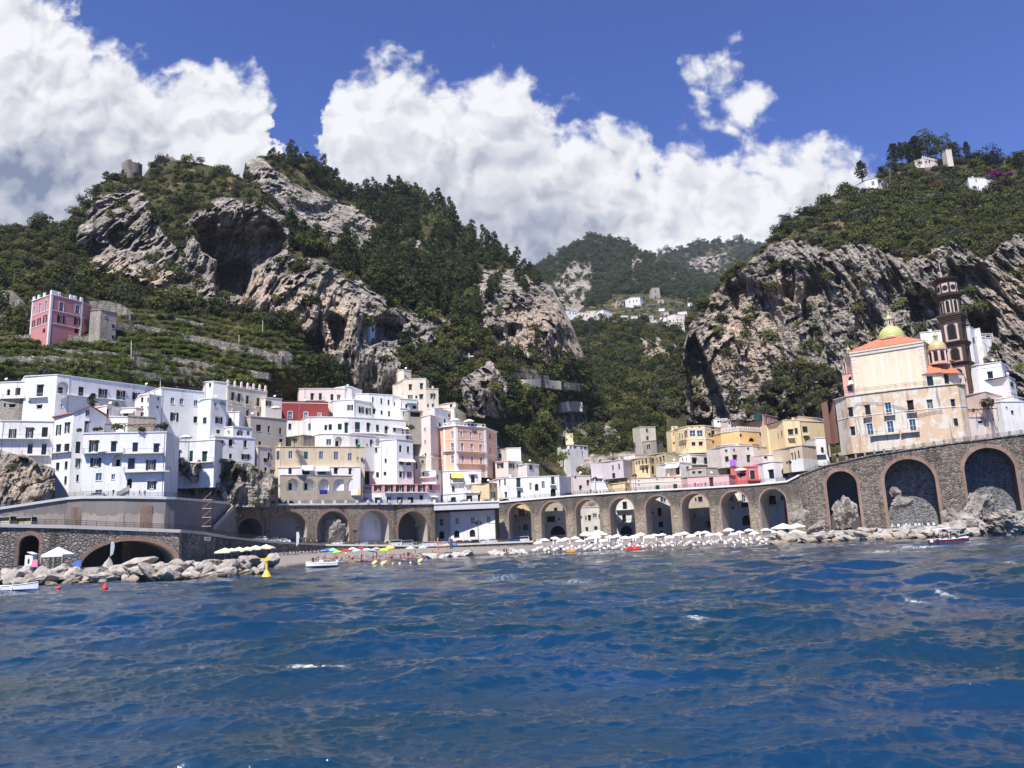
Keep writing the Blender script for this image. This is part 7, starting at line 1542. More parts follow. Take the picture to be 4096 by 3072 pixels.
# people on the roads
def road_pt(x, inset, P_):
    q = [(a, b_, Y) for a, b_, Y in P_]; xs_ = [a for a, _, _ in q]; y = np.interp(x, xs_, [b_ for _, b_, _ in q]); Y = np.interp(x, xs_, [c for _, _, c in q])
    p = PV(x, y, Y); d = Vector((p.x, p.y, 0)).normalized(); return Vector((p.x+d.x*inset, p.y+d.y*inset, p.z+.03))
UPX = UP+[(1245,2021,234),(1738,2017,261),(1994,2012,262),(2146,1998,260),(2282,1986,258),(2560,1968,251),(2862,1951.5,241),(3150,1929,229.5),(3298,1866,224),(3480,1824,219),(3800,1776,211),(4110,1737,204)]
for x, ps, t_, l_, lab in ((452,'stand','black','navy','person in dark clothes standing by the railing below the tall white house'),(510,'walk','pink','navy','person in pink walking along the coast road railing'),(557,'walk','black','pink','person with pink shorts walking along the coast road'),(578,'stand','grey','black','person in grey standing at the coast road below the shuttered window'),
   (2782,'stand','black','black','person in black at the viaduct railing, first of four'),(2793,'stand','white','black','person in a white shirt at the viaduct railing'),(2807,'walk','pink','grey','person in pink at the viaduct railing'),(2823,'stand','teal','navy','person in teal at the viaduct railing, last of four'),(2364,'stand','black','black','person beside the motorbikes on the viaduct'),(1604,'stand','grey','black','person in the shop door of the pink house')):
    person(ps, road_pt(x, 1.2 if x != 1604 else 5, UPX)+Vector((0, 0, .45)), .4 if ps == 'stand' else 1.6, SKIN2, t_, l_, lab)
for i, x in enumerate((1222,1232,1244,1252,1268,1276,1540,1552,1558,1415)):
    person('stand' if i % 2 else 'walk', road_pt(x, 2.0, LOW), rng.random()*6, SKIN, *OUT[4+i % 2*2], 'pedestrian standing on the beach road by the arches', 'pedestrians on the beach road')
# --- cars
def car_proto(kind):
    root = empty('parked_car', (0, 0, 0), 'car', 'car'); L = 4.0; W_ = 1.7
    if kind == 'hatch': low = [(-2.0,.32),(-2.0,.75),(-1.85,.9),(-1.0,.98),(1.75,.98),(1.98,.85),(2.0,.32)]; cab = [(-1.05,.97),(-.35,1.42),(1.25,1.47),(1.75,1.0)]
    elif kind == 'van': low = [(-2.2,.35),(-2.2,.95),(-1.8,1.1),(2.2,1.1),(2.25,.35)]; cab = [(-1.85,1.09),(-1.2,1.85),(2.1,1.9),(2.2,1.1)]
    else: low = [(-2.2,.32),(-2.2,.7),(-2.0,.86),(-.9,.95),(1.5,.96),(2.15,.92),(2.22,.32)]; cab = [(-.95,.95),(-.25,1.38),(.85,1.4),(1.6,.96)]
    mb = MB(); mb.prism([(x, -W_/2, z) for x, z in low], (0, W_, 0)); mb.prism([(x, -W_/2+.12, z) for x, z in cab], (0, W_-.24, 0)); b_ = mb.build('body', plain('white_car_paint', (.75,.75,.75), .3, spec=.6), root)
    gl = MB(); (x0,z0),(x1,z1),(x2,z2),(x3,z3) = cab
    for y, s_ in ((-W_/2+.112, 1), (W_/2-.112, -1)):
        q = [(x0+.18, y, z0+.06), (x1+.08, y, z1-.08), (x2-.05, y, z2-.08), (x3-.15, y, z3+.06)]; gl.prism(q if s_ < 0 else q[::-1], (0, .006*-s_, 0))
    gl.quad((x0-.005, -W_/2+.2, z0+.05), (x0-.005, W_/2-.2, z0+.05), (x1-.03, W_/2-.25, z1-.06), (x1-.03, -W_/2+.25, z1-.06)); gl.quad((x3+.01, W_/2-.2, z3+.05), (x3+.01, -W_/2+.2, z3+.05), (x2+.03, -W_/2+.25, z2-.06), (x2+.03, W_/2-.25, z2-.06)); w_ = gl.build('windows', GLASS, root); ws = []
    for sx in (-1.25, 1.3):
        for sy in (-1, 1):
            t = MB(); t.tube((sx, sy*.70, .32), (sx, sy*.88, .32), .32, n=14); ty = t.build('wheel', plain('tyre', (.02,.02,.02), .8), root); r_ = MB(); r_.tube((sx, sy*.885, .32), (sx, sy*.9, .32), .2, n=10); rr_ = r_.build('rim', plain('rim_metal', (.5,.5,.52), .3, .6), ty); ws += [ty, rr_]
    hl = []
    for sy in (-1, 1): h_ = MB(); h_.box((low[1][0]-.01, sy*.6, .68), (.06, .36, .14)); hl.append(h_.build('headlight', plain('headlight_glass', (.7,.7,.7), .2), root))
    CH[root.name] = [b_, w_]+[x for x in ws if x.parent == root]+hl; PROTO.append(root)
    for x in ws:
        if x.parent == root: CH[x.name] = [y for y in ws if y.parent == x]
    return root
CARS = [car_proto(k) for k in ('hatch', 'sedan', 'van')]
PAINT = {k: plain(k+'_car_paint', v, .25, spec=.6) for k, v in dict(white=(.75,.75,.75), silver=(.42,.43,.45), black=(.015,.015,.018), grey=(.11,.115,.12), blue=(.03,.07,.22), red=(.40,.02,.02), yellow=(.55,.52,.28)).items()}
def park(kind, color, x, inset, road, rz, label, group=None, dz=0):
    p = road_pt(x, inset, road); c = inst(CARS[kind], p+Vector((0, 0, dz)), rz, 1.0, label, group)
    for o in KIDS(c):
        if o.name.startswith('body'): o.material_slots[0].link = 'OBJECT'; o.material_slots[0].material = PAINT[color]
    return c
def KIDS(r): return list(r.children)
park(0,'silver',385,3.0,UPX,.05,'silver grey car driving on the coast road below the white houses')
for i,(x,c) in enumerate(((965,'black'),(1005,'grey'),(1040,'silver'),(1062,'white'),(1150,'black'),(1465,'silver'),(1718,'white'),(1810,'grey'),(1852,'white'),(1945,'silver'),(1985,'silver'),(2015,'black'),(2268,'black'))):
    park(i % 2, c, x, 4.2, UPX, .1*(i % 3), c+' car parked on the coast road '+('beside the stone arcade','under the beige house','below the long stairway','left of the stone arcade doors','under the laundry','in front of the grey ground floor','right of the pink house','before the shop front','before the glazed doors','left of the stairs of the carved door','in front of the narrow ochre house','beside the white ramp','on the viaduct start')[i])
for i,(x,c,k) in enumerate(((8,'yellow',2),(90,'yellow',2),(1040,'silver',0),(1095,'silver',1),(1130,'white',1),(1350,'white',0),(1450,'silver',0),(1580,'white',2),(1625,'silver',2),(1700,'white',0),(1725,'white',0),(1768,'silver',1),(1800,'grey',1),(1832,'red',0),(1862,'grey',1),(1895,'black',0),(1930,'white',1),(1965,'white',0),(2000,'grey',1),(2060,'blue',2),(2090,'white',2))):
    park(k, c, x, 3.2 if x > 500 else 4, LOW, .08*((i % 5)-2), c+(' van' if k == 2 else ' car')+' parked on the beach road '+('at the very left edge','left of the brick strip wall','at the start of the ramp','under the first blind arch','under the second blind arch','in front of the stone mound arch','in front of the white blind arch','beside the dark arch','next to the small kiosk','left of the long white building','below the first window of the long white building','below the second window','below the second lower arch window','with a red roof line','below the third window','in the middle of the car park','beside the street lamp','right of the street lamp','at the right end of the white building','under the first viaduct arch','under the pale awning')[i], 'cars on the beach road')
# --- street lamps
def lamp_proto():
    root = empty('street_lamp', (0, 0, 0), 'lamp', 'street lamp'); mb = MB(); mb.lathe((0, 0, 0), [(.18, 0), (.18, .4), (.08, .6), (.06, 4.2), (.09, 4.3)], 8); po = mb.build('post', IRON, root); ls = []
    for a in (0, 2.09, 4.19):
        q = MB(); e = Vector((math.cos(a)*.55, math.sin(a)*.55, 4.05)); q.tube((0, 0, 3.7), e, .03, n=4); q.lathe(e, [(.06, 0), (.2, .1), (.24, .5), (.05, .7)], 6); ls.append(q.build('lantern_arm', IRON, root))
    q = MB(); q.lathe((0, 0, 4.3), [(.06, 0), (.2, .1), (.24, .5), (.05, .7)], 6); ls.append(q.build('lantern', IRON, root)); return proto(root, [po]+ls)
LAMP = lamp_proto()
for x, rd, s_, lb in ((948,LOW,1.2,'three armed black street lamp behind the beach restaurant parasols'),(1190,LOW,1.1,'black street lamp on the ramp beside the feather flag'),(1672,LOW,1.4,'black street lamp in front of the dark blind arch'),(1914,LOW,1.5,'tall black street lamp in front of the long white building'),(1420,LOW,1.0,'black street lamp on the ramp wall in front of the white arch')): inst(LAMP, road_pt(x, .9, LOW), .4, s_, lb)
for x, lb in ((3165,'black street lamp at the corner where viaduct meets the sea wall'),(2385,'black street lamp on the viaduct beside the yellow wall'),(2545,'slim street lamp on the viaduct before the long cream house'),(3340,'black lamp with a red flower basket beside the church palazzo'),(3985,'many armed black street lamp on the terrace right of the church')): inst(LAMP, road_pt(x, 1.5 if x < 3900 else 12, UPX)+Vector((0, 0, .4 if x < 3900 else 6)), .9, 1.15, lb)
# --- restaurant parasols, gazebo, beach bar
def big_parasol(label, c, x, y, Y, w_, mat, group=None, name='market_parasol'):
    p = PV(*px(c, x, y), Y); root = empty(name, (p.x, p.y, p.z-2.6), label, 'parasol', group); mb = MB(); h = w_/2; e = .28
    a = [Vector((p.x+sx*h, p.y+sy*h, p.z)) for sx, sy in ((-1,-1),(1,-1),(1,1),(-1,1))]; t = p+Vector((0, 0, w_*.24))
    for i in range(4): mb.poly([a[i], a[(i+1) % 4], t]); d = Vector((0, 0, -e)); mb.quad(a[i]+d, a[(i+1) % 4]+d, a[(i+1) % 4], a[i])
    mb.build('canopy', mat, root); mb = MB(); mb.tube((p.x, p.y, p.z-3.2), t, .06); mb.build('pole', IRONW, root); return root
PALEY = plain('pale_yellow_canvas', (.78, .72, .48), .85)
for i, (x, y, Y, w_) in enumerate(((905,1075,160,3.2),(985,1068,164,2.6),(1075,1062,168,3.2),(1175,1052,172,2.7),(1275,1040,176,3.2),(1400,1030,182,3.4))):
    big_parasol('pale yellow square parasol in the restaurant row under the ramp wall', 'C3', x, y, Y, w_, PALEY, 'pale yellow restaurant parasols')
big_parasol('big cream parasol over the bar beneath the third viaduct arch', 'C7', 1780, 1165, 243, 5.4, CANVAS)
big_parasol('white and blue bordered canopy at the right end of the beach', 'D2', 400, 1240, 214, 5.2, CANVAS); big_parasol('second white canopy at the right end of the beach by the rocks', 'D2', 560, 1222, 214, 3.6, CANVAS)
for i, (x, y, Y, w_) in enumerate(((1640,1170,240,3.8),(230,1290,212,3.4),(545,1300,212,4.0))): big_parasol(('white canvas roof of the bar left of the cream parasol','flat white canopy in front of the boulders','flat white canopy against the pale outcrop')[i], 'C7' if i == 0 else 'D2', x, y, Y, w_, CANVAS)
def gazebo(label, c, x, y, Y, w_):
    p = PV(*px(c, x, y), Y); root = empty('gazebo', (p.x, p.y, p.z-2.4), label, 'gazebo'); mb = MB(); h = w_/2; a = [Vector((p.x+sx*h, p.y+sy*h, p.z)) for sx, sy in ((-1,-1),(1,-1),(1,1),(-1,1))]; t = p+Vector((0, 0, w_*.36))
    for i in range(4): mb.poly([a[i], a[(i+1) % 4], t]); d = Vector((0, 0, -.35)); mb.quad(a[i]+d, a[(i+1) % 4]+d, a[(i+1) % 4], a[i])
    mb.build('canopy', CANVAS, root)
    for q in a: mb = MB(); mb.tube(q-Vector((0, 0, 2.6)), q, .04); mb.build('leg', IRONW, root)
gazebo('white peaked gazebo tent against the promenade wall left of the wide arch', 'C2', 700, 1110, 133.5, 3.6)
gz = PV(*px('C2', 700, 1110), 133.5).z-2.5
mb = MB(); a_ = PV(-160, 2262, 121); mb.poly([(-70, 128, gz-.02), (PV(800, 2230, 140).x, 137, gz-.02), (PV(900, 2230, 160).x, 152, gz-.02), (-70, 152, gz-.02)]); tag(mb.build('promenade', CONCL), 'concrete walkway behind the left breakwater', None, None, 'structure')
kp = PV(*px('C2', 368, 1240), 136); kr = empty('kiosk', (kp.x, kp.y, gz), 'white kiosk with a blue painted base and tilted roof in the tall left arch', 'kiosk'); mb = MB(); mb.box((kp.x, kp.y, gz+1.5), (1.35, 1.2, 2.2)); mb.build('body', TRIM, kr); mb = MB(); mb.box((kp.x, kp.y, gz+.22), (1.38, 1.24, .42)); mb.box((kp.x, kp.y-.01, gz+.62), (1.37, 1.22, .3)); mb.build('base', plain('kiosk_blue', (.05, .12, .4), .6), kr)
mb = MB(); mb.box((kp.x, kp.y-.61, gz+1.55), (.3, .04, .75)); mb.build('window', DARK, kr); mb = MB(); mb.prism([(kp.x-.3, kp.y-.8, gz+3.15), (kp.x+.75, kp.y-.8, gz+2.72), (kp.x+.75, kp.y-.8, gz+2.64), (kp.x-.3, kp.y-.8, gz+3.07)], (0, 1.5, 0)); mb.build('roof', TRIM, kr)
for (x, y, Y, w_, h_, m, nm, lb, cat) in ((430,1215,131,1.0,1.2,CL['pink'],'folded_dinghy','pink and red folded inflatable beside the kiosk','inflatable'),(938,1220,131,1.2,.9,plain('sign_blue', (.08,.2,.6), .5),'notice_board','small blue and white notice board before the wide arch','sign'),(145,1150,137.6,1.3,1.3,plain('faded_pink_sign', (.66,.45,.45), .7),'wall_sign','faded pink sign on the promenade wall left of the tall arch','sign'),(590,1085,139.6,2.2,.9,CANVAS,'wall_sign','white board on the promenade wall behind the gazebo','sign')):
    p = PV(*px('C2', x, y), Y); mb = MB(); mb.box((0, 0, 0), (w_, .25 if 'sign' in nm or 'board' in nm else .7, h_), .1, taper=.8 if nm[0] == 'f' else 1); tag(mb.build(nm, m, None, (0, 0, 0)), lb, cat).location = p
# feather flags
def flag(label, c, x, y, Y, h, mat, wave=True):
    p = PV(*px(c, x, y), Y); root = empty('feather_flag', p, label, 'flag'); mb = MB(); mb.tube(p, p+Vector((0, 0, h)), .04, n=5); mb.build('pole', IRON, root); q = [p+Vector((.05, 0, h*.3)), p+Vector((.55, .05, h*.42)), p+Vector((.75, .02, h*.8)), p+Vector((.55, 0, h)), p+Vector((.05, 0, h))]; mb = MB(); mb.prism(q, (0, .02, 0)); mb.build('cloth', mat, root)
flag('dark blue and white feather flag in front of the wide arch', 'C2', 1318, 1215, 133, 3.6, striped('flag_stripes', (.75,.76,.8), (.02,.03,.1), 2.5)); flag('pale grey feather flag on the beach ramp', 'C3', 1760, 1085, 172, 4.4, plain('pale_flag', (.62,.62,.66), .8))
# banner on the ramp corner
F_ = Facade(PV(812, 2152, 158), PV(870, 2152, 167)); br_ = empty('banner', F_.p(0, PV(812, 2160, 158).z), 'white banner with dark lettering at the corner of the ramp wall', 'banner'); zb_ = PV(812, 2163, 158).z; mb = MB(); F_.bx(mb, 0, min(F_.L, 3.6), zb_, zb_+.75, .32, .36); mb.build('sheet', CANVAS, br_)
text_mesh('ASTTRA-C', .52, plain('navy_letters', (.02,.03,.12), .6), br_, F_.p(.7, zb_+.22, .375), math.atan2(F_.d.y, F_.d.x))
wl = [o for o in S.objects if o.get('label', '').startswith('white street front with two black doors')][0]
p = PV(*px('D1', 1640, 1034), 250.6); text_mesh('4', 1.3, IRON, wl, p, -.35, 'house_number')
# --- boats and buoys
def boat(name, label, p, L, B, rz, hullm, bands, extra=None):
    root = empty(name, p, label, 'boat', rz=rz); root.rotation_euler = (0, 0, rz); n = 14; secs = []
    for k in range(n):
        t = k/(n-1); x = -L/2+L*t; w_ = B/2*(1-max(0, (t-.45)/.55)**2.2)*(.86+.14*min(1, t*4)); sh = .75+.42*t**2.2+.06*(1-t)**2
        secs.append([(x, 0, -.25+.1*t**3), (x, w_*.72, -.05), (x, w_*.96, .3), (x, w_, sh)])
    mb = MB()
    for a, b_ in zip(secs[:-1], secs[1:]):
        for j in range(3):
            for s_ in (1, -1):
                q = [Vector((a[j][0], a[j][1]*s_, a[j][2])), Vector((b_[j][0], b_[j][1]*s_, b_[j][2])), Vector((b_[j+1][0], b_[j+1][1]*s_, b_[j+1][2])), Vector((a[j+1][0], a[j+1][1]*s_, a[j+1][2]))]
                mb.poly(q if s_ < 0 else q[::-1], bands[j])
    tr = secs[0]; mb.poly([(tr[j][0], tr[j][1], tr[j][2]) for j in range(4)]+[(tr[j][0], -tr[j][1], tr[j][2]) for j in (3, 2, 1)], bands[2])
    h = bpy.data.objects; ho = mb.build('hull', hullm, None, (0, 0, 0)); ho.parent = root
    dk = MB()
    for a, b_ in zip(secs[:-1], secs[1:]): dk.quad((a[3][0], a[3][1]*.92, a[3][2]-.3), (a[3][0], -a[3][1]*.92, a[3][2]-.3), (b_[3][0], -b_[3][1]*.92, b_[3][2]-.3), (b_[3][0], b_[3][1]*.92, b_[3][2]-.3))
    d_ = dk.build('deck', plain('boat_deck', (.66, .64, .6), .6), None, (0, 0, 0)); d_.parent = root; gw = MB()
    for a, b_ in zip(secs[:-1], secs[1:]):
        for s_ in (1, -1): gw.tube((a[3][0], a[3][1]*s_, a[3][2]), (b_[3][0], b_[3][1]*s_, b_[3][2]), .055, n=5)
    o = gw.build('gunwale', TRIM, None, (0, 0, 0)); o.parent = root
    def part(nm, m_, fn): q = MB(); fn(q); o2 = q.build(nm, m_, None, (0, 0, 0)); o2.parent = root; return o2
    if extra: extra(part)
    return root
HW = plain('boat_white', (.78, .78, .77), .35); HBL = plain('boat_blue', (.10, .17, .36), .4); HTE = plain('boat_teal', (.05, .16, .16), .4); HBR = plain('boat_varnish_red', (.16, .025, .02), .3)
def ex1(part):
    part('fender', TRIM, lambda q: q.lathe((.2, -.95, .1), [(.02, 0), (.13, .1), (.13, .55), (.02, .65)], 8)); part('fender', TRIM, lambda q: q.lathe((-1.4, -.95, .1), [(.02, 0), (.13, .1), (.13, .55), (.02, .65)], 8))
    part('bench', HW, lambda q: (q.box((0, 0, .72), (.5, 1.6, .08)), q.box((-1.3, 0, .72), (.5, 1.5, .08))))
p = at_z(60, 2366, 0); boat('rowing_boat', 'white and blue open boat moored at the left edge', p, 6.4, 2.0, -.05, [HW, HBL], (1, 1, 0), ex1)
def ex2(part):
    part('console', HW, lambda q: (q.box((.1, 0, .95), (.9, .9, .9), taper=.85), q.box((.3, 0, 1.5), (.06, .8, .4)))); part('outboard_motor', HW, lambda q: (q.box((-3.0, 0, .95), (.45, .4, .7), taper=.8), q.box((-3.0, 0, .3), (.14, .14, .8))))
    part('fender', TRIM, lambda q: q.lathe((-1.2, -1.02, .1), [(.02, 0), (.14, .1), (.14, .55), (.02, .65)], 8)); part('fender', TRIM, lambda q: q.lathe((-2.0, -1.02, .1), [(.02, 0), (.14, .1), (.14, .55), (.02, .65)], 8)); part('foredeck', HW, lambda q: q.prism([(1.0, -.8, .8), (2.7, 0, 1.14), (1.0, .8, .8)], (0, 0, .05)))
p = at_z(1288, 2268, 0); boat('motor_boat', 'teal and white motor boat anchored in front of the public beach', p, 6.4, 2.1, math.pi+.08, [HTE, HW], (0, 0, 1), ex2)
person('stand', p+Vector((-1.9, .3, .35)), .5, SKIN2, 'black', 'black', 'person standing in the bow of the teal motor boat')
def ex3(part):
    part('awning', CANVAS, lambda q: q.prism([(-2.6, -1.05, 2.55), (-2.4, -1.05, 2.75), (0, -1.05, 2.9), (1.5, -1.05, 2.75), (1.9, -1.05, 2.45), (1.5, -1.05, 2.66), (0, -1.05, 2.8), (-2.4, -1.05, 2.66)], (0, 2.1, 0)))
    for sx in (-2.4, -.6, 1.4):
        for sy in (-.95, .95): part('awning_post', IRONW, lambda q: q.tube((sx, sy, .8), (sx, sy, 2.68), .035, n=5))
    part('windscreen', GLASS, lambda q: q.prism([(1.2, -.9, 1.0), (1.2, .9, 1.0), (.85, .8, 1.75), (.85, -.8, 1.75)], (.03, 0, 0))); part('console', HW, lambda q: q.box((.7, .3, 1.05), (.7, .8, .9))); part('bench', HW, lambda q: (q.box((-1.2, 0, .85), (.6, 1.7, .35)), q.box((-2.4, 0, .85), (.5, 1.7, .35))))
    part('sundeck', HW, lambda q: q.box((2.3, 0, .98), (1.6, 1.4, .18))); part('bow_rail', IRONW, lambda q: (q.tube((1.6, .98, 1.5), (3.6, .1, 1.75), .03, n=4), q.tube((1.6, -.98, 1.5), (3.6, -.1, 1.75), .03, n=4), q.tube((2.6, -.72, 1.1), (2.6, -.72, 1.6), .03, n=4)))
    part('fender', TRIM, lambda q: q.lathe((-3.75, -.5, .15), [(.02, 0), (.36, .2), (.36, .5), (.02, .7)], 10)); part('fender', plain('navy_fender', (.03, .03, .1), .5), lambda q: q.lathe((-3.0, -1.15, .15), [(.02, 0), (.3, .2), (.3, .7), (.02, .85)], 10)); part('mast', IRONW, lambda q: q.tube((-1.4, 0, 2.8), (-1.4, 0, 3.5), .03, n=4))
p = at_z(3802, 2174, 0); boat('tour_boat', 'white and varnished red tour boat with a white canvas awning passing the right breakwater', p, 7.4, 2.4, .03, [HW, HBR], (0, 0, 1), ex3)
for i, (dx, dy, t_, l_) in enumerate(((-2.8, .1, 'black', 'black'), (-2.2, -.4, 'red', 'black'), (-1.0, .3, 'white', 'navy'), (-.2, .2, 'pink', 'grey'), (.4, .2, 'navy', 'black'))): person('stand' if i in (0, 4) else 'sit', p+Vector((dx, dy, .6 if i in (0, 4) else .95)), .3*i, SKIN2, t_, l_, ('person in black at the stern of the tour boat','person in red sitting at the stern of the tour boat','person in white sitting under the awning of the tour boat','person in pink sitting under the awning of the tour boat','helmsman in navy standing at the console of the tour boat')[i])
YB = plain('yellow_buoy', (.80, .58, .08), .4); RBY = plain('red_buoy', (.70, .04, .03), .4)
p = at_z(1066, 2312, 0); br_ = empty('marker_buoy', p, 'tall yellow marker buoy off the tip of the left breakwater', 'buoy'); mb = MB(); mb.lathe(p, [(.55, -.3), (.72, .0), (.72, .18), (.55, .5), (.30, 1.0), (.24, 1.1)], 16); mb.build('float', YB, br_, smooth=False); mb = MB(); mb.lathe(p, [(.22, 1.1), (.19, 2.35), (.30, 2.4), (.30, 2.6), (.16, 2.62)], 12); mb.build('tower', YB, br_); mb = MB(); mb.box((p.x+.1, p.y, p.z+2.78), (.75, .1, .34), .2); mb.build('top_mark', YB, br_)
p = at_z(420, 2356, 0); mb = MB(); mb.lathe((0, 0, 0), [(.1, -.2), (.36, 0), (.38, .12), (.16, .6), (.06, .85), (.01, .9)], 14); tag(mb.build('mooring_buoy', RBY, None, (0, 0, 0)), 'upright red cone buoy in the water before the left boulders', 'buoy').location = p
p = at_z(231, 2358, 0); mb = MB(); mb.lathe((0, 0, 0), [(.05, -.35), (.26, -.25), (.3, 0), (.16, .35), (.05, .6), (.01, .62)], 14); o = mb.build('mooring_buoy', RBY, None, (0, 0, 0)); tag(o, 'tilted red buoy lying in the water near the white and blue boat', 'buoy'); o.location = p+Vector((0, 0, .12)); o.rotation_euler = (.2, 1.15, 0)
for i, (x, y) in enumerate(((1498,2259),(1533,2261),(1680,2251))):
    mb = MB(); mb.lathe((0, 0, 0), [(.05, -.6), (.42, -.35), (.48, .1), (.3, .5), (.05, .75)], 12); o = mb.build('buoy', plain('pale_yellow_buoy', (.80, .68, .28), .5), None, (0, 0, 0)); o.location = at_z(x, y, 0)+Vector((0, 0, .3)); o.rotation_euler = (.15, .9, i*.3); tag(o, ('leftmost pale yellow lying buoy off the public beach','largest pale yellow lying buoy off the public beach','pale yellow lying buoy off the rock heap')[i], 'buoy')
for i, (x, y) in enumerate(((1572,2258),(1599,2258),(1642,2255),(1140,2273),(2400,2203),(2488,2201),(2180,2213),(2196,2211),(2150,2209),(2535,2199),(2940,2183),(2985,2180),(3010,2178),(3040,2178),(3065,2177))):
    mb = MB(); mb.lathe((0, 0, 0), [(.02, -.25), (.24, -.1), (.26, .1), (.02, .32)], 10); o = mb.build('float_buoy', CANVAS if i % 3 else plain('orange_float', (.75, .45, .12), .5), None, (0, 0, 0)); o.location = at_z(x, y, 0)+Vector((0, 0, .12)); tag(o, ('white' if i % 3 else 'orange')+' round float on the swimming line off the beach', 'float', 'floats of the swimming lines')
# pedal boat, lifeguard platform, kayaks
p = on_beach(2535, shoreY(2535)+4.5); root = empty('rescue_boat', p, 'bright red rescue boat drawn up on the sand below the fourth arch', 'boat'); mb = MB(); mb.prism([(p.x-1.9, p.y-.5, p.z+.1), (p.x+1.2, p.y-.5, p.z+.1), (p.x+1.9, p.y-.5, p.z+.75), (p.x-1.8, p.y-.5, p.z+.55)], (0, .45, 0)); mb.prism([(p.x-1.9, p.y+.4, p.z+.1), (p.x+1.2, p.y+.4, p.z+.1), (p.x+1.9, p.y+.4, p.z+.75), (p.x-1.8, p.y+.4, p.z+.55)], (0, .45, 0)); mb.build('floats', RBY, root); mb = MB(); mb.box((p.x, p.y+.2, p.z+.72), (2.4, 1.3, .1)); mb.box((p.x+.2, p.y+.2, p.z+.92), (.4, 1.2, .3)); mb.build('seat', RBY, root)
p = on_beach(2283, shoreY(2283)+6); mb = MB(); mb.prism([(-1.3, -.5, 0), (1.0, -.5, 0), (1.3, -.5, .5), (-1.2, -.5, .45)], (0, 1.1, 0)); tag(mb.build('pedal_boat', plain('orange_boat', (.75, .35, .05), .5), None, (0, 0, 0)), 'orange pedal boat among the first sunbeds below the viaduct', 'boat').location = p
p = PV(*px('C3', 1372, 1235), 142); mb = MB(); mb.box((0, 0, 0), (1.9, 1.2, .9)); tag(mb.build('water_bike', plain('aqua_boat', (.10, .48, .62), .5), None, (0, 0, 0)), 'turquoise float box behind the yellow marker buoy', 'float').location = p+Vector((0, 0, .2))
p = PV(*px('C3', 1330, 1195), 145); mb = MB(); mb.prism([(-1.1, 0, 0), (1.0, 0, 0), (1.3, 0, .5), (-1.0, 0, .6)], (0, .8, 0)); tag(mb.build('kayak', YB, None, (0, 0, 0)), 'yellow kayak stored behind the breakwater tip', 'kayak').location = p
p = on_beach(1775, shoreY(1775)+22); root = empty('lifeguard_platform', p, 'orange and blue lifeguard platform behind the rock heap', 'platform'); OR = plain('orange_paint', (.75, .33, .16), .6)
for sx in (-1.6, 1.6):
    for sy in (-.8, .8): mb = MB(); mb.tube(p+Vector((sx, sy, 0)), p+Vector((sx, sy, 4.2)), .08, n=5); mb.build('leg', OR, root)
mb = MB(); mb.box((p.x, p.y, p.z+1.9), (3.6, 2.0, .12)); mb.box((p.x, p.y, p.z+3.0), (3.6, 2.0, .1)); mb.build('deck', OR, root); mb = MB(); mb.box((p.x+1.9, p.y, p.z+2.4), (.9, 1.6, 2.6)); mb.build('cabin', plain('cabin_blue', (.03, .10, .2), .6), root)
# scaffold beside the stairway
p = PV(*px('C3', 690, 800), 187); root = empty('scaffold', p, 'rusty scaffold tower in the corner beside the grey stairway', 'scaffold'); RU = plain('rusty_steel', (.16, .06, .04), .7)
for sx in (-1.0, 1.0):
    for sy in (-.6, .6): mb = MB(); mb.tube(p+Vector((sx, sy, -1)), p+Vector((sx, sy, 7.5)), .06, n=5); mb.build('upright', RU, root)
for k in range(4): mb = MB(); mb.box((p.x, p.y, p.z+.6+k*2.1), (2.2, 1.3, .12)); mb.tube(p+Vector((-1, -.6, .6+k*2.1)), p+Vector((1, -.6, 2.4+k*2.1)), .04, n=4); mb.build('platform', plain('scaffold_board', (.5, .45, .38), .8), root)
# motorbikes on the viaduct
def bike():
    root = empty('motor_scooter', (0, 0, 0), 's', 'scooter'); k = []
    for x in (-.6, .6): mb = MB(); mb.tube((x, -.06, .28), (x, .06, .28), .28, n=12); k.append(mb.build('wheel', plain('tyre', (.02,.02,.02), .8), root))
    mb = MB(); mb.prism([(-.7, -.14, .4), (.2, -.14, .3), (.5, -.14, .9), (.35, -.14, .95), (.1, -.14, .5), (-.2, -.14, .78), (-.75, -.14, .75)], (0, .28, 0)); k.append(mb.build('body', IRON, root)); mb = MB(); mb.tube((.42, -.3, 1.0), (.42, .3, 1.0), .03, n=4); mb.tube((.55, 0, .3), (.42, 0, 1.0), .04, n=4); k.append(mb.build('handlebar', IRON, root)); return proto(root, k)
BK = bike()
for i in range(9): inst(BK, road_pt(2350+i*13, 2.2, UPX)+Vector((0, 0, .02)), 1.3+.1*(i % 3), 1.1, 'dark scooter parked in the row on the viaduct', 'scooters on the viaduct')
for i in range(5): inst(BK, road_pt(1780+i*16, 2.5, UPX), 1.2, 1.05, 'dark scooter parked below the yellow awning house', 'scooters on the coast road')
# restaurant terrace furniture under the ramp: tables and chairs seen as small white shapes
def tableset():
    root = empty('bistro_table', (0, 0, 0), 't', 'table'); mb = MB(); mb.lathe((0, 0, 0), [(.5, .72), (.5, .76)], 12); a = mb.build('tabletop', TRIM, root); mb = MB(); mb.tube((0, 0, 0), (0, 0, .72), .05); return proto(root, (a, mb.build('leg', IRONW, root)))
def chair():
    root = empty('white_chair', (0, 0, 0), 'c', 'chair'); mb = MB(); mb.box((0, 0, .45), (.45, .45, .05)); a = mb.build('seat', TRIM, root); mb = MB(); mb.box((0, .22, .72), (.45, .05, .5)); b_ = mb.build('backrest', TRIM, root); ls = []
    for sx in (-.2, .2):
        for sy in (-.2, .2): mb = MB(); mb.tube((sx, sy, 0), (sx, sy, .44), .02, n=4); ls.append(mb.build('leg', TRIM, root))
    return proto(root, [a, b_]+ls)
TB, WC = tableset(), chair()
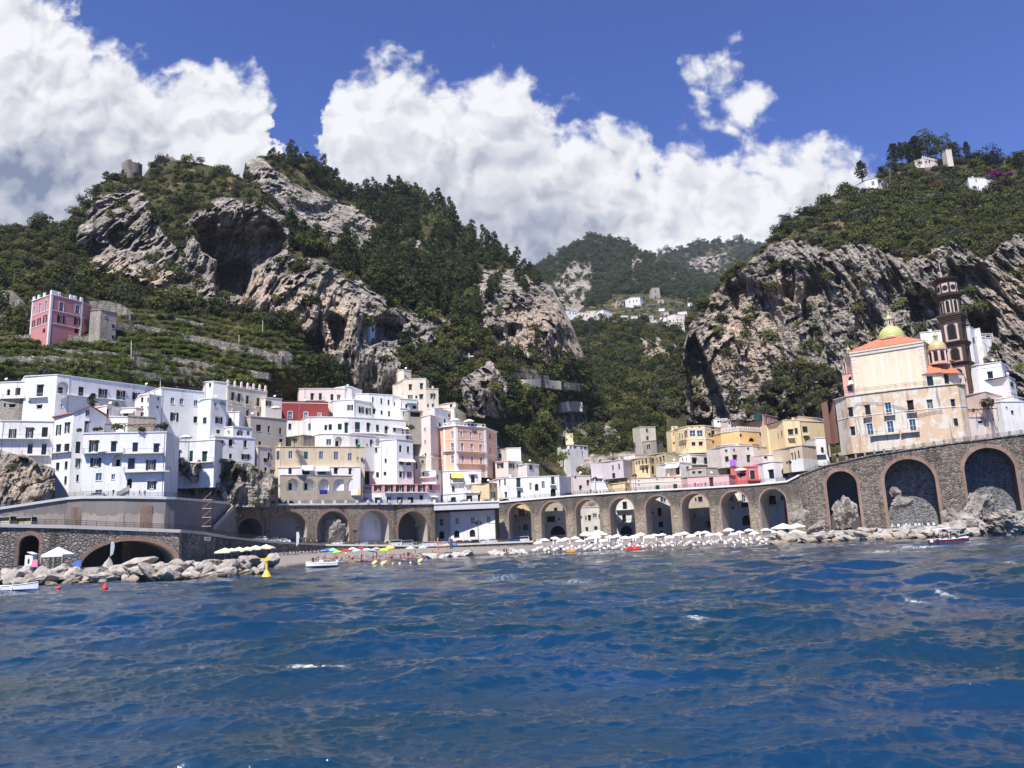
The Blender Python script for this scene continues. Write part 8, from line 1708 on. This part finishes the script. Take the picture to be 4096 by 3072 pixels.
for i in range(16):
    x = 1095+14*i+rng.uniform(-4, 4); Y = backY(x)-rng.uniform(4, 9); q = on_beach(x, Y); q.z = max(q.z, 1.6); inst(TB, q, 0, 1, 'small white table of the beach bar under the ramp', 'tables of the beach bar')
    for k in range(2): inst(WC, q+Vector((.7*(1 if k else -1), .1, 0)), (1.57 if k else -1.57)+rng.normal(0, .3), 1, 'white chair at a table of the beach bar under the ramp', 'chairs of the beach bar')
for i in range(10):
    x = 3560+40*i/2+rng.uniform(-6, 6); d = ray(x, 2110.0); Y = 208-i*.4; inst(WC, Vector((d[0]*Y, Y, 2.4)), rng.random()*6, 1.2, 'white chair on the ledge below the second tall arch', 'chairs on the ledge below the church wall')
for i, (x, dz) in enumerate(((3880,0),(3905,0))): pass
mb = MB(); W_ = [PV(3220, 2120, 224), PV(3480, 2110, 216), PV(3800, 2100, 208)]
for a_, b_ in zip(W_[:-1], W_[1:]): F_ = Facade(a_, b_); F_.bx(mb, 0, F_.L, -1, 2.35, 0, 9)
tag(mb.build('quay', CONCL), 'concrete ledge at the foot of the church sea wall', None, None, 'structure')
# ------------------------------------------------------------------ terrace walls, single trees, poles
DRYW = masonry('dry_stone_wall', (.22, .195, .165), (.42, .385, .335), (.15, .135, .115), 1.1, .7, 1.0, 1.5)
def terr_y(sh, fx, fy, q=30):
    p, _, ok = sheet_at(sh, fx, fy); Y = p[:, 1].copy(); k = 7
    Yp = np.pad(Y, k, mode='edge'); Y2 = np.array([np.percentile(Yp[i:i+2*k+1], q) for i in range(len(Y))]); t = np.linspace(-1, 1, len(Y)); return np.polyval(np.polyfit(t, Y2, 3), t)
def terrace(label, c, pts, h, sh='left_mountain', mat=None):
    X = np.array([px(c, a, b_) for a, b_ in pts]); n = max(8, int((X[-1, 0]-X[0, 0])/12)); t = np.linspace(X[0, 0], X[-1, 0], n); y = np.interp(t, X[:, 0], X[:, 1])
    hp = h/CROP[c][2]; Y = terr_y(sh, t*.54, (y+hp*.6)*.54)-.4; rr = np.random.default_rng(int(X[0, 0])+5000); mb = MB()
    top = [PV(a, b_+rr.uniform(-1, 1)*hp*.06, Yv) for a, b_, Yv in zip(t, y, Y)]; zb = [PV(a, b_+hp, Yv).z-1.5 for a, b_, Yv in zip(t, y, Y)]
    for i in range(n-1):
        a, b_ = top[i], top[i+1]; bk = Vector((0, 3.0, 0)); mb.quad((a.x, a.y, zb[i]), (b_.x, b_.y, zb[i+1]), b_, a); mb.quad(a, b_, b_+bk, a+bk)
        mb.quad((b_.x, b_.y+3, zb[i+1]), (a.x, a.y+3, zb[i]), a+bk, b_+bk)
    for i, s_ in ((0, 1), (n-1, -1)):
        a = top[i]; q = [(a.x, a.y+3, zb[i]), (a.x, a.y, zb[i]), (a.x, a.y, a.z), (a.x, a.y+3, a.z)]; mb.poly(q[::s_])
    o = mb.build('terrace_wall', mat or DRYW, None, top[n//2]); return tag(o, label, 'retaining wall')
terrace('dry stone wall behind the pink terrace villa and its stone annex', 'D7', [(540,990),(640,988),(740,1010),(790,1060)], 70)
terrace('long ivy hung stone wall stepping down across the terraces from the villa', 'D7', [(705,1112),(860,1130),(1000,1160),(1120,1182),(1330,1225),(1500,1265),(1700,1315)], 58)
terrace('stone wall directly under the pink terrace villa', 'D7', [(40,1195),(190,1185),(320,1190),(560,1200),(700,1232)], 36)
terrace('stepped rough wall left of the pink terrace villa', 'D7', [(-60,925),(60,920),(140,1010)], 80)
terrace('second rough wall lower left of the pink terrace villa', 'D7', [(-60,1060),(90,1075),(185,1090)], 70)
terrace('pale stone wall with bundles of poles leaning on it above the white houses', 'D7', [(-60,1322),(110,1322),(300,1316),(520,1336),(720,1372)], 66)
terrace('low stone edge of the vine terrace under the villa garden', 'D7', [(330,1272),(640,1290),(900,1332)], 24)
terrace('thin terrace edge in the middle of the lemon groves', 'D7', [(720,1275),(1100,1332),(1400,1385),(1620,1420)], 16)
terrace('lower thin terrace edge in the lemon groves', 'D7', [(760,1335),(1100,1388),(1350,1432)], 15)
terrace('lowest terrace edge just above the roofs', 'D7', [(720,1392),(1000,1432),(1300,1478)], 14)
terrace('short terrace wall below the cave slope', 'D7', [(900,1062),(1060,1085),(1230,1122)], 24)
terrace('broken piece of pale wall at the right end of the terraces', 'D7', [(1680,1290),(1720,1285),(1760,1300)], 80)
terrace('garden wall with a dark arch in the valley terraces', 'D8', [(1320,1385),(1450,1380),(1575,1395)], 32, mat=plaster('pale_bastion', (.50, .46, .39), .8, .9))
terrace('curved whitish bastion wall on a rock in the valley terraces', 'D8', [(1558,1525),(1630,1516),(1702,1520)], 40, mat=plaster('pale_bastion', (.52, .48, .41), .6, .7))
terrace('pale wall between two clumps of trees above the valley bastion', 'D8', [(1575,1400),(1640,1405),(1690,1410)], 26)
terrace('garden terrace edge below the spur cave', 'D8', [(1215,1300),(1330,1310),(1450,1330)], 12)
terrace('second garden terrace edge below the spur cave', 'D8', [(1225,1335),(1340,1345),(1500,1360)], 12)
terrace('long grey retaining wall under the crest house on the right hill', 'D5', [(610,690),(750,640),(880,610)], 16, 'right_mountain')
terrace('pale wall below the hilltop villa', 'D5', [(1120,455),(1260,425),(1400,415)], 16, 'right_mountain')
terrace('stone wall left of the hilltop pergola house', 'D5', [(1395,545),(1510,545),(1640,550)], 44, 'right_mountain')
terrace('vineyard terrace edge on the right hilltop', 'D5', [(790,740),(960,700),(1100,680)], 10, 'right_mountain')
terrace('long vineyard terrace edge below the hilltop pergola', 'D5', [(1250,640),(1500,600),(1760,600),(2090,590)], 10, 'right_mountain')
terrace('terrace line left of the far ruined tower', 'D6', [(870,772),(990,755),(1110,742)], 7, 'far_mountain')
terrace('terrace line under the far ruined tower', 'D6', [(1040,722),(1150,708),(1262,702)], 7, 'far_mountain')
terrace('terrace line in the middle of the far village slope', 'D6', [(1090,765),(1220,752),(1330,748)], 7, 'far_mountain')
terrace('lowest terrace line of the far village slope', 'D6', [(1050,812),(1180,800),(1280,795)], 7, 'far_mountain')
ar = [o for o in S.objects if o.get('label') == 'garden wall with a dark arch in the valley terraces'][0]
q = PV(*px('D8', 1458, 1425), ar.location.y-.6); mb = MB(); mb.prism([Vector((q.x+1.6*math.cos(a), q.y, q.z+2.2+1.6*math.sin(a))) for a in np.linspace(0, math.pi, 9)]+[Vector((q.x-1.6, q.y, q.z-.8)), Vector((q.x+1.6, q.y, q.z-.8))], (0, .3, 0)); mb.build('dark_arch', DARK, ar)
# single trees: crown and trunk share meshes
def tree_proto(name, mat, seed, kind):
    rng = np.random.default_rng(seed); mb = MB(); tr = MB()
    if kind == 'cypress':
        for k in range(26):
            z = .1+.9*k/26; w_ = .13*math.sin(min(1, z*3.2)*1.57)*(1-max(0, z-.55)/.5)**.7+.012
            for j in range(2): a = rng.random()*6.28; leafball(mb, (math.cos(a)*w_*.5, math.sin(a)*w_*.5, z), w_*.75, 26, .022, rng, 1.6)
        tr.tube((0, 0, -.1), (0, 0, .3), .02, .015)
    elif kind == 'umbrella':
        for k in range(26):
            a = rng.random()*6.28; e = .5*rng.random()**.6; leafball(mb, (math.cos(a)*e, math.sin(a)*e, .62+.26*rng.random()-.18*e), .13+.06*rng.random(), 46, .028, rng, .7)
        tr.tube((0, 0, -.1), (.02, 0, .65), .028, .02)
        for k in range(6): a = k*1.05; tr.tube((.01, 0, .45), (math.cos(a)*.32, math.sin(a)*.32, .68), .014, .006, 5)
    elif kind == 'pine':
        for k in range(9):
            z = .25+k*.088; w_ = .26*math.sin(min(1.0, (k+2.2)/5.0)*1.57)*(1-max(0, k-3.5)/6)
            for j in range(5 if k < 7 else 3): a = rng.random()*6.28; e = w_*(.45+.55*rng.random()); leafball(mb, (math.cos(a)*e, math.sin(a)*e, z+.06*rng.random()), .07+w_*.3, 30, .03, rng, .62)
        tr.tube((0, 0, -.1), (0, 0, .85), .022, .008)
    elif kind == 'dense':
        for k in range(26):
            a = rng.random()*6.28; e = .42*rng.random()**.5; leafball(mb, (math.cos(a)*e, math.sin(a)*e, .14+.68*rng.random()), .15+.08*rng.random(), 58, .03, rng, .8)
        tr.tube((0, 0, -.1), (0, 0, .5), .035, .02)
    else:
        for k in range(16):
            a = rng.random()*6.28; e = .36*rng.random()**.5; leafball(mb, (math.cos(a)*e, math.sin(a)*e, .38+.42*rng.random()), .17+.08*rng.random(), 62, .034, rng, .9)
        tr.tube((0, 0, -.1), (0, 0, .5), .035, .02)
        for k in range(4): a = k*1.57; tr.tube((0, 0, .28), (math.cos(a)*.25, math.sin(a)*.25, .55), .016, .008, 5)
    root = empty(name, (0, 0, 0), 't', 'tree'); me = bpy.data.meshes.new('crown'); me.from_pydata(mb.v, [], mb.f); me.materials.append(mat); c = bpy.data.objects.new('crown', me); COL.objects.link(c); c.parent = root
    t = tr.build('trunk', BARK, root); return proto(root, (c, t))
TP_ = {'cypress': [tree_proto('cypress_tree', FOL['pine'], 100+k, 'cypress') for k in range(2)], 'umbrella': [tree_proto('umbrella_pine', FOL['pine'], 110+k, 'umbrella') for k in range(2)], 'pine': [tree_proto('pine_tree', FOL['pine'], 120+k, 'pine') for k in range(4)],
       'round': [tree_proto('round_tree', FOL['scrub'], 130+k, 'round') for k in range(4)], 'citrus': [tree_proto('citrus_tree', FOL['vine'], 140+k, 'round') for k in range(3)], 'bigpine': [tree_proto('umbrella_pine', FOL['pine'], 160+k, 'dense') for k in range(2)], 'olive': [tree_proto('olive_tree', FOL['olive'], 150+k, 'round') for k in range(2)]}
rt_ = np.random.default_rng(77)
def tree(kind, c, x, yb, yt, label, group=None, sh='right_mountain', Y=None, wide=1.0):
    if kind == 'cypress': wide *= 1.55
    X_, Yb = px(c, x, yb)
    if Y is None:
        p, _, ok = sheet_at(sh, np.array([X_*.54]), np.array([Yb*.54])); i = 0
        if not ok[0]:
            s_ = SHEETS[sh]; i_ = int(np.clip(round((X_*.54-s_['x'][0])/(s_['x'][1]-s_['x'][0])), 0, len(s_['x'])-1)); p = s_['V'][2, i_][None]
        Y = p[0][1]
    a = PV(X_, Yb, Y); h = PV(*px(c, x, yt), Y).z-a.z
    return inst(TP_[kind][rt_.integers(len(TP_[kind]))], a-Vector((0, 0, h*.05)), rt_.random()*6.28, (h*wide, h*wide, h*1.02), label, group)
for x, yb, yt, w_, lb in ((855,502,368,1.35,'lone dark cypress against the white cloud left of the crest house'),(1105,380,234,1.3,'leftmost cypress of the hilltop group'),(1160,362,224,.9,'thin cypress second from the left in the hilltop group'),(1222,380,230,.85,'narrow cypress left of the tall one on the hilltop'),(1272,360,178,1.25,'tall broad cypress beside the great umbrella pines'),(1300,408,300,1.35,'short cypress in front of the terrace villa'),(1660,345,220,.9,'slim pointed cypress right of the hilltop pines')): tree('cypress','D5',x,yb,yt,lb,wide=w_)
for x, yb, yt, w_, lb in ((1360,345,122,.85,'great dark umbrella pine on the hilltop, left one of the pair'),(1465,345,135,.75,'great dark umbrella pine on the hilltop, right one of the pair'),(1790,400,262,1.6,'broad dome shaped pine right of the slim cypress'),(1870,405,280,1.1,'smaller dome shaped pine beside the broad one'),(2040,430,303,1.3,'pine at the right edge of the hilltop'),(400,775,712,1.9,'flat pine crown on the cliff edge beside the power pole'),(268,832,760,1.3,'dark bushy pine hanging over the cliff edge')): tree('bigpine' if yt < 140 or yt > 700 or 250 < yt < 290 else 'umbrella','D5',x,yb,yt,lb,wide=w_)
tree('pine','D5',1575,368,232,'dark conifer right of the stone turret on the hilltop',wide=1.3); tree('pine','D5',1195,358,228,'thin open pine between the cypresses on the hilltop',wide=.8)
tree('round','D5',1690,765,590,'big dark round tree in the vineyards of the right hill',wide=1.0); tree('round','D5',240,930,835,'dark tree on the corner of the right cliff',wide=1.3)
for i, (x, yb, yt) in enumerate(((1090,450,365),(1320,600,512),(1180,500,455),(1480,470,430),(1640,480,440),(1000,470,410),(1250,520,470),(1400,500,460),(1560,455,420),(1750,480,440))): tree('olive','D5',x,yb,yt,'grey green olive tree on the right hilltop','olive trees of the right hilltop',wide=1.3)
# pines of the left mountain: the ridge line first, then the slope
RID = [(535,352),(560,338),(600,336),(640,350),(680,366),(720,384),(745,412),(770,424),(800,418),(850,412),(900,424),(950,450),(990,482),(1005,508),(1035,530),(1075,540),(1100,560),(1130,590),(1160,606)]
for i, x in enumerate(np.arange(585, 1175, 7.5)):
    x += rt_.uniform(-3, 3); y = pl_interp(RID, x)+rt_.uniform(2, 12); tree('pine','F',x,y,y-rt_.uniform(14, 26),'dark pine standing along the skyline of the left mountain','pines along the skyline of the left mountain','left_mountain',wide=rt_.uniform(.8, 1.2))
k = 0
while k < 110:
    x, y = rt_.uniform(600, 1200), rt_.uniform(350, 740)
    if not inpoly(np.array([x]), np.array([y]), PINEW)[0]: continue
    k += 1; tree('pine','F',x,y,y-rt_.uniform(18, 32),'dark pine on the wooded slope of the left mountain','pines on the slope of the left mountain','left_mountain',wide=rt_.uniform(.8, 1.25))
for x, yb, yt, w_, lb in ((640,265,205,1.3,'layered pine below the round ruined tower on the left summit'),(590,330,280,1.3,'lower pine on the left shoulder of the summit'),(215,590,482,1.1,'big tree sticking up on the far left skyline'),(65,600,545,1.2,'tree on the skyline near the left edge'),(440,480,410,1.2,'tree on the left flank under the summit'),(1210,165,118,1.2,'bare looking bush on the rounded summit')): tree('pine' if x > 500 and x < 700 else 'round','D7',x,yb,yt,lb,None,'left_mountain',wide=w_)
k = 0
while k < 46:
    x, y = rt_.uniform(-20, 690), rt_.uniform(690, 850)
    if not inpoly(np.array([x]), np.array([y]), T1)[0] or inpoly(np.array([x]), np.array([y]), PINKROT)[0] or inpoly(np.array([x]), np.array([y]), HOUSES_L)[0]: continue
    k += 1; tree('citrus','F',x,y,y-rt_.uniform(11, 18),'round green lemon tree on the terraces below the left cliffs','lemon trees of the terraces','left_mountain',wide=rt_.uniform(1.0, 1.5))
k = 0
while k < 60:
    x, y = rt_.uniform(-20, 330), rt_.uniform(500, 660)
    if inpoly(np.array([x]), np.array([y]), [(158,490),(420,490),(420,660),(330,640),(230,600)])[0]: continue
    k += 1; tree('round','F',x,y,y-rt_.uniform(16, 30),'round green tree on the wooded slope behind the pink terrace villa','trees behind the pink terrace villa','left_mountain',wide=rt_.uniform(.9, 1.3))
for x, yb, yt, w_, lb, sh in ((1430,1640,1425,.75,'tall dark evergreen below the garden wall arch','left_mountain'),(1490,1650,1440,.7,'tall dark evergreen right of the first one below the garden wall','left_mountain'),(1590,1350,1270,1.2,'dark tree clump right of the spur cave','left_mountain'),(1780,1500,1380,1.0,'broad tree in the middle of the valley slope','valley_slope'),(960,1300,1230,1.2,'round tree under the hollow of the left mountain','left_mountain')): tree('round','D8',x,yb,yt,lb,None,sh,wide=w_)
for i, (c, x, yb, yt, Y, lb, kd) in enumerate((('C7',1370,330,140,300,'big green tree below the white hillside house','citrus'),('C7',1250,330,170,296,'darker tree left of the big green one by the hillside house','round'),('C7',1000,190,30,330,'tall dark tree above the white cube house','round'),('C7',1130,300,90,320,'dark bushy tree between the white cube house and the hillside house','round'),('C1',1115,680,520,204,'slim dark tree behind the gabled house','cypress'),('C1',1400,720,615,205,'small tree on the domed cottage','round'),('C4',1740,1150,1025,242,'dark shrub on the roof terrace of the beige house','round'),('C4',170,1000,910,200,'shrub on the stone terrace of the western houses','olive'),('C5',1340,990,880,262,'green tree between the terrace house and the lift tower','citrus'),('D1',390,730,590,316,'tree beside the grey tower house','round'),('D1',1515,690,615,284,'small dark cypress between the yellow houses','cypress'),('D3',1820,1020,850,262,'bushy tree behind the right white houses','round'),('D3',2050,1250,1050,258,'green tree at the far right behind the white houses','citrus'),('D1',80,800,700,318,'round tree left of the grey tower house','round'))):
    tree(kd, c, x, yb, yt, lb, None, None, Y, 1.0 if kd != 'cypress' else 1.6)
# roof garden, pergolas, bougainvillea
def shrub(label, c, x, y, w_, Y, mat, group=None, name='shrub', cat='shrub'):
    p = PV(*px(c, x, y), Y); r = w_/CROP[c][2]*Y/FPX/2; mb = MB(); rg = np.random.default_rng(int(x*7+y))
    for _ in range(5): a = rg.random()*6.28; leafball(mb, (p.x+math.cos(a)*r*.5, p.y+math.sin(a)*r*.3, p.z+r*(.2+.4*rg.random())), r*.6, 60, r*.16, rg)
    return tag(mb.build(name, mat, None, p), label, cat, group)
for x, y, w_, Y, m, lb in ((940,990,90,187.5,'scrub','plant at the left end of the roof garden'),(1060,890,70,188.5,'olive','palm like plant on the roof garden before the gable'),(1180,985,110,187.5,'scrub','flowering plants in front of the gabled house'),(1420,965,150,188,'vine','leafy climbers on the roof garden pergola'),(1700,985,120,188,'scrub','shrub on the right half of the roof garden'),(1960,960,160,189.5,'olive','grey green shrub at the right end of the roof garden')): shrub(lb,'C1',x,y,w_,Y,FOL[m])
def pergola(label, c, x0, x1, y0, y1, Y, d, mat=None):
    a, b_ = PV(*px(c, x0, y1), Y), PV(*px(c, x1, y1), Y); z = PV(*px(c, x0, y0), Y).z; root = empty('pergola', a, label, 'pergola'); F = Facade(a, b_); mb = MB(); n = max(3, int(F.L/1.1))
    for k in range(n+1): F.bx(mb, F.L*k/n-.05, F.L*k/n+.05, z, z+.12, -d, .2)
    F.bx(mb, 0, F.L, z-.14, z-.003, -.1, 0); F.bx(mb, 0, F.L, z-.14, z-.003, -d, -d+.1); mb.build('beams', mat or SHUTB, root); m_ = max(2, int(F.L/3))
    for k in range(m_+1):
        q = MB(); t = F.L*k/m_; q.tube(F.p(t, min(a.z, b_.z)-1, -.05), F.p(t, z-.15, -.05), .07, n=6); q.build('post', mat or SHUTB, root)
pergola('dark timber pergola over the roof garden of the tall seafront house','C1',1262,1500,895,995,190.5,4); pergola('second lower pergola over the right half of the roof garden','C1',1505,1860,905,1000,191,4)
pergola('white pergola frame on the upper right white house','D3',1630,1785,758,800,262,4,IRONW); pergola('iron pergola with bare vines beside the church','D3',1500,1840,1560,1640,219,5); pergola('purple pergola on the right hilltop house','D5',1420,1620,515,550,391,6)
BOUG = foliage('bougainvillea', (.16, .02, .13), (.30, .05, .22))
for c, x, y, w_, Y, lb in (('D5',1860,500,120,390,'purple bougainvillea over the hilltop pergola house'),('D5',1980,490,80,391,'smaller purple bougainvillea at the right end of the hilltop house'),('D3',1965,1185,70,232,'red bougainvillea on the right white houses')): shrub(lb,c,x,y,w_,Y,BOUG,name='bougainvillea',cat='climber')
shrub('tangle of bare dark vines on the iron pergola beside the church','D3',1750,1540,190,218.5,FOL['dry'],name='climbing_vine',cat='climber'); shrub('dark climber on the corner lamp of the church street','D2',1060,380,60,224,FOL['pine'])
def pole(label, c, x, yb, yt, Y, arms=0, sh=None, r=.09, name='utility_pole', mat=None):
    X_, Yb = px(c, x, yb)
    if sh: p, _, ok = sheet_at(sh, np.array([X_*.54]), np.array([Yb*.54])); Y = p[0][1] if ok[0] else Y
    a, b_ = PV(X_, Yb, Y), PV(*px(c, x, yt), Y); root = empty(name, a, label, 'pole'); mb = MB(); mb.tube(a-Vector((0, 0, 2)), b_, r, n=5); mb.build('post', mat or plain('grey_pole', (.35, .33, .3), .8), root); 
    if arms:
        mb = MB()
        for k in range(arms): z = b_.z-.3-k*.8; mb.box((b_.x, b_.y, z), (2.2, .1, .12))
        mb.build('crossarm', plain('grey_pole', (.35, .33, .3), .8), root)
for x, yb, yt, ar_, lb in ((598,680,548,3,'power pole with three crossarms on the cliff edge of the right hill'),(530,740,602,0,'thin pole below the three armed power pole'),(306,815,722,2,'power pole with two crossarms at the left end of the right hill'),(1067,600,440,1,'power pole in front of the crest house'),(1942,455,360,0,'wooden pole by the bougainvillea house')): pole(lb,'D5',x,yb,yt,400,ar_,'right_mountain')
for x, yb, yt, lb in ((792,1375,1225,'tall pale pole on the lemon terraces'),(968,1500,1450,'short thin pole at the lower edge of the lemon groves'),(1442,1240,1190,'short pole on the upper terraces'),(1585,1195,1105,'white cone marker on the upper terraces')): pole(lb,'D7',x,yb,yt,240,0,'left_mountain',.12,'pole',plain('pale_pole',(.6,.56,.45),.8))
p = PV(*px('D8', 1020, 1290), 330); q_, _, ok_ = sheet_at('left_mountain', np.array([px('D8',1020,1290)[0]*.54]), np.array([px('D8',1020,1290)[1]*.54])); p = Vector(q_[0])-Vector((0, 1, 0)); mb = MB(); mb.box((p.x, p.y, p.z+2.2), (.4, .3, 5)); mb.box((p.x-1.1, p.y, p.z+3.3), (1.8, .28, .4)); mb.box((p.x+1.1, p.y, p.z+3.3), (1.8, .28, .4)); tag(mb.build('cross', TRIM, None, p), 'white cross on the rock above the garden terraces', 'cross')
p = PV(1120, 665, 520); 
# parasols and tables on the private terraces
for c, x, y, Y, s_, lb in (('C1',1245,1225,186.2,1.0,'cream parasol on the terrace of the tall seafront house'),('C4',430,1070,198.5,1.2,'white parasol on the roof of the curved balcony house'),('C5',1865,880,279,1.5,'white parasol on the roof terrace of the apricot palazzo'),('C5',2040,895,279,1.5,'second cream parasol on the roof terrace of the apricot palazzo'),('D1',1220,1035,255,1.5,'cream parasol on the coral terrace'),('C4',1520,715,231,1.2,'tiny white parasol in front of the cream corner house')):
    a = PV(*px(c, x, y), Y); inst(PAR['white'], a-Vector((0, 0, 2.2)), .3, s_, lb)
# ------------------------------------------------------------------ air between the camera and the far mountains
hz, g, b = newmat('haze_air'); nt = hz.node_tree; nt.nodes.remove(b); vo = nt.nodes.new('ShaderNodeVolumePrincipled'); vo.inputs['Color'].default_value = (.80, .88, 1, 1); vo.inputs['Density'].default_value = .00005; vo.inputs['Anisotropy'].default_value = .0
nt.links.new(vo.outputs[0], nt.nodes['Material Output'].inputs['Volume'])
mb = MB(); mb.box((0, 1300, 400), (6200, 4600, 803)); tag(mb.build('haze', hz), 'thin summer haze', None, None, 'stuff')
pr_done()
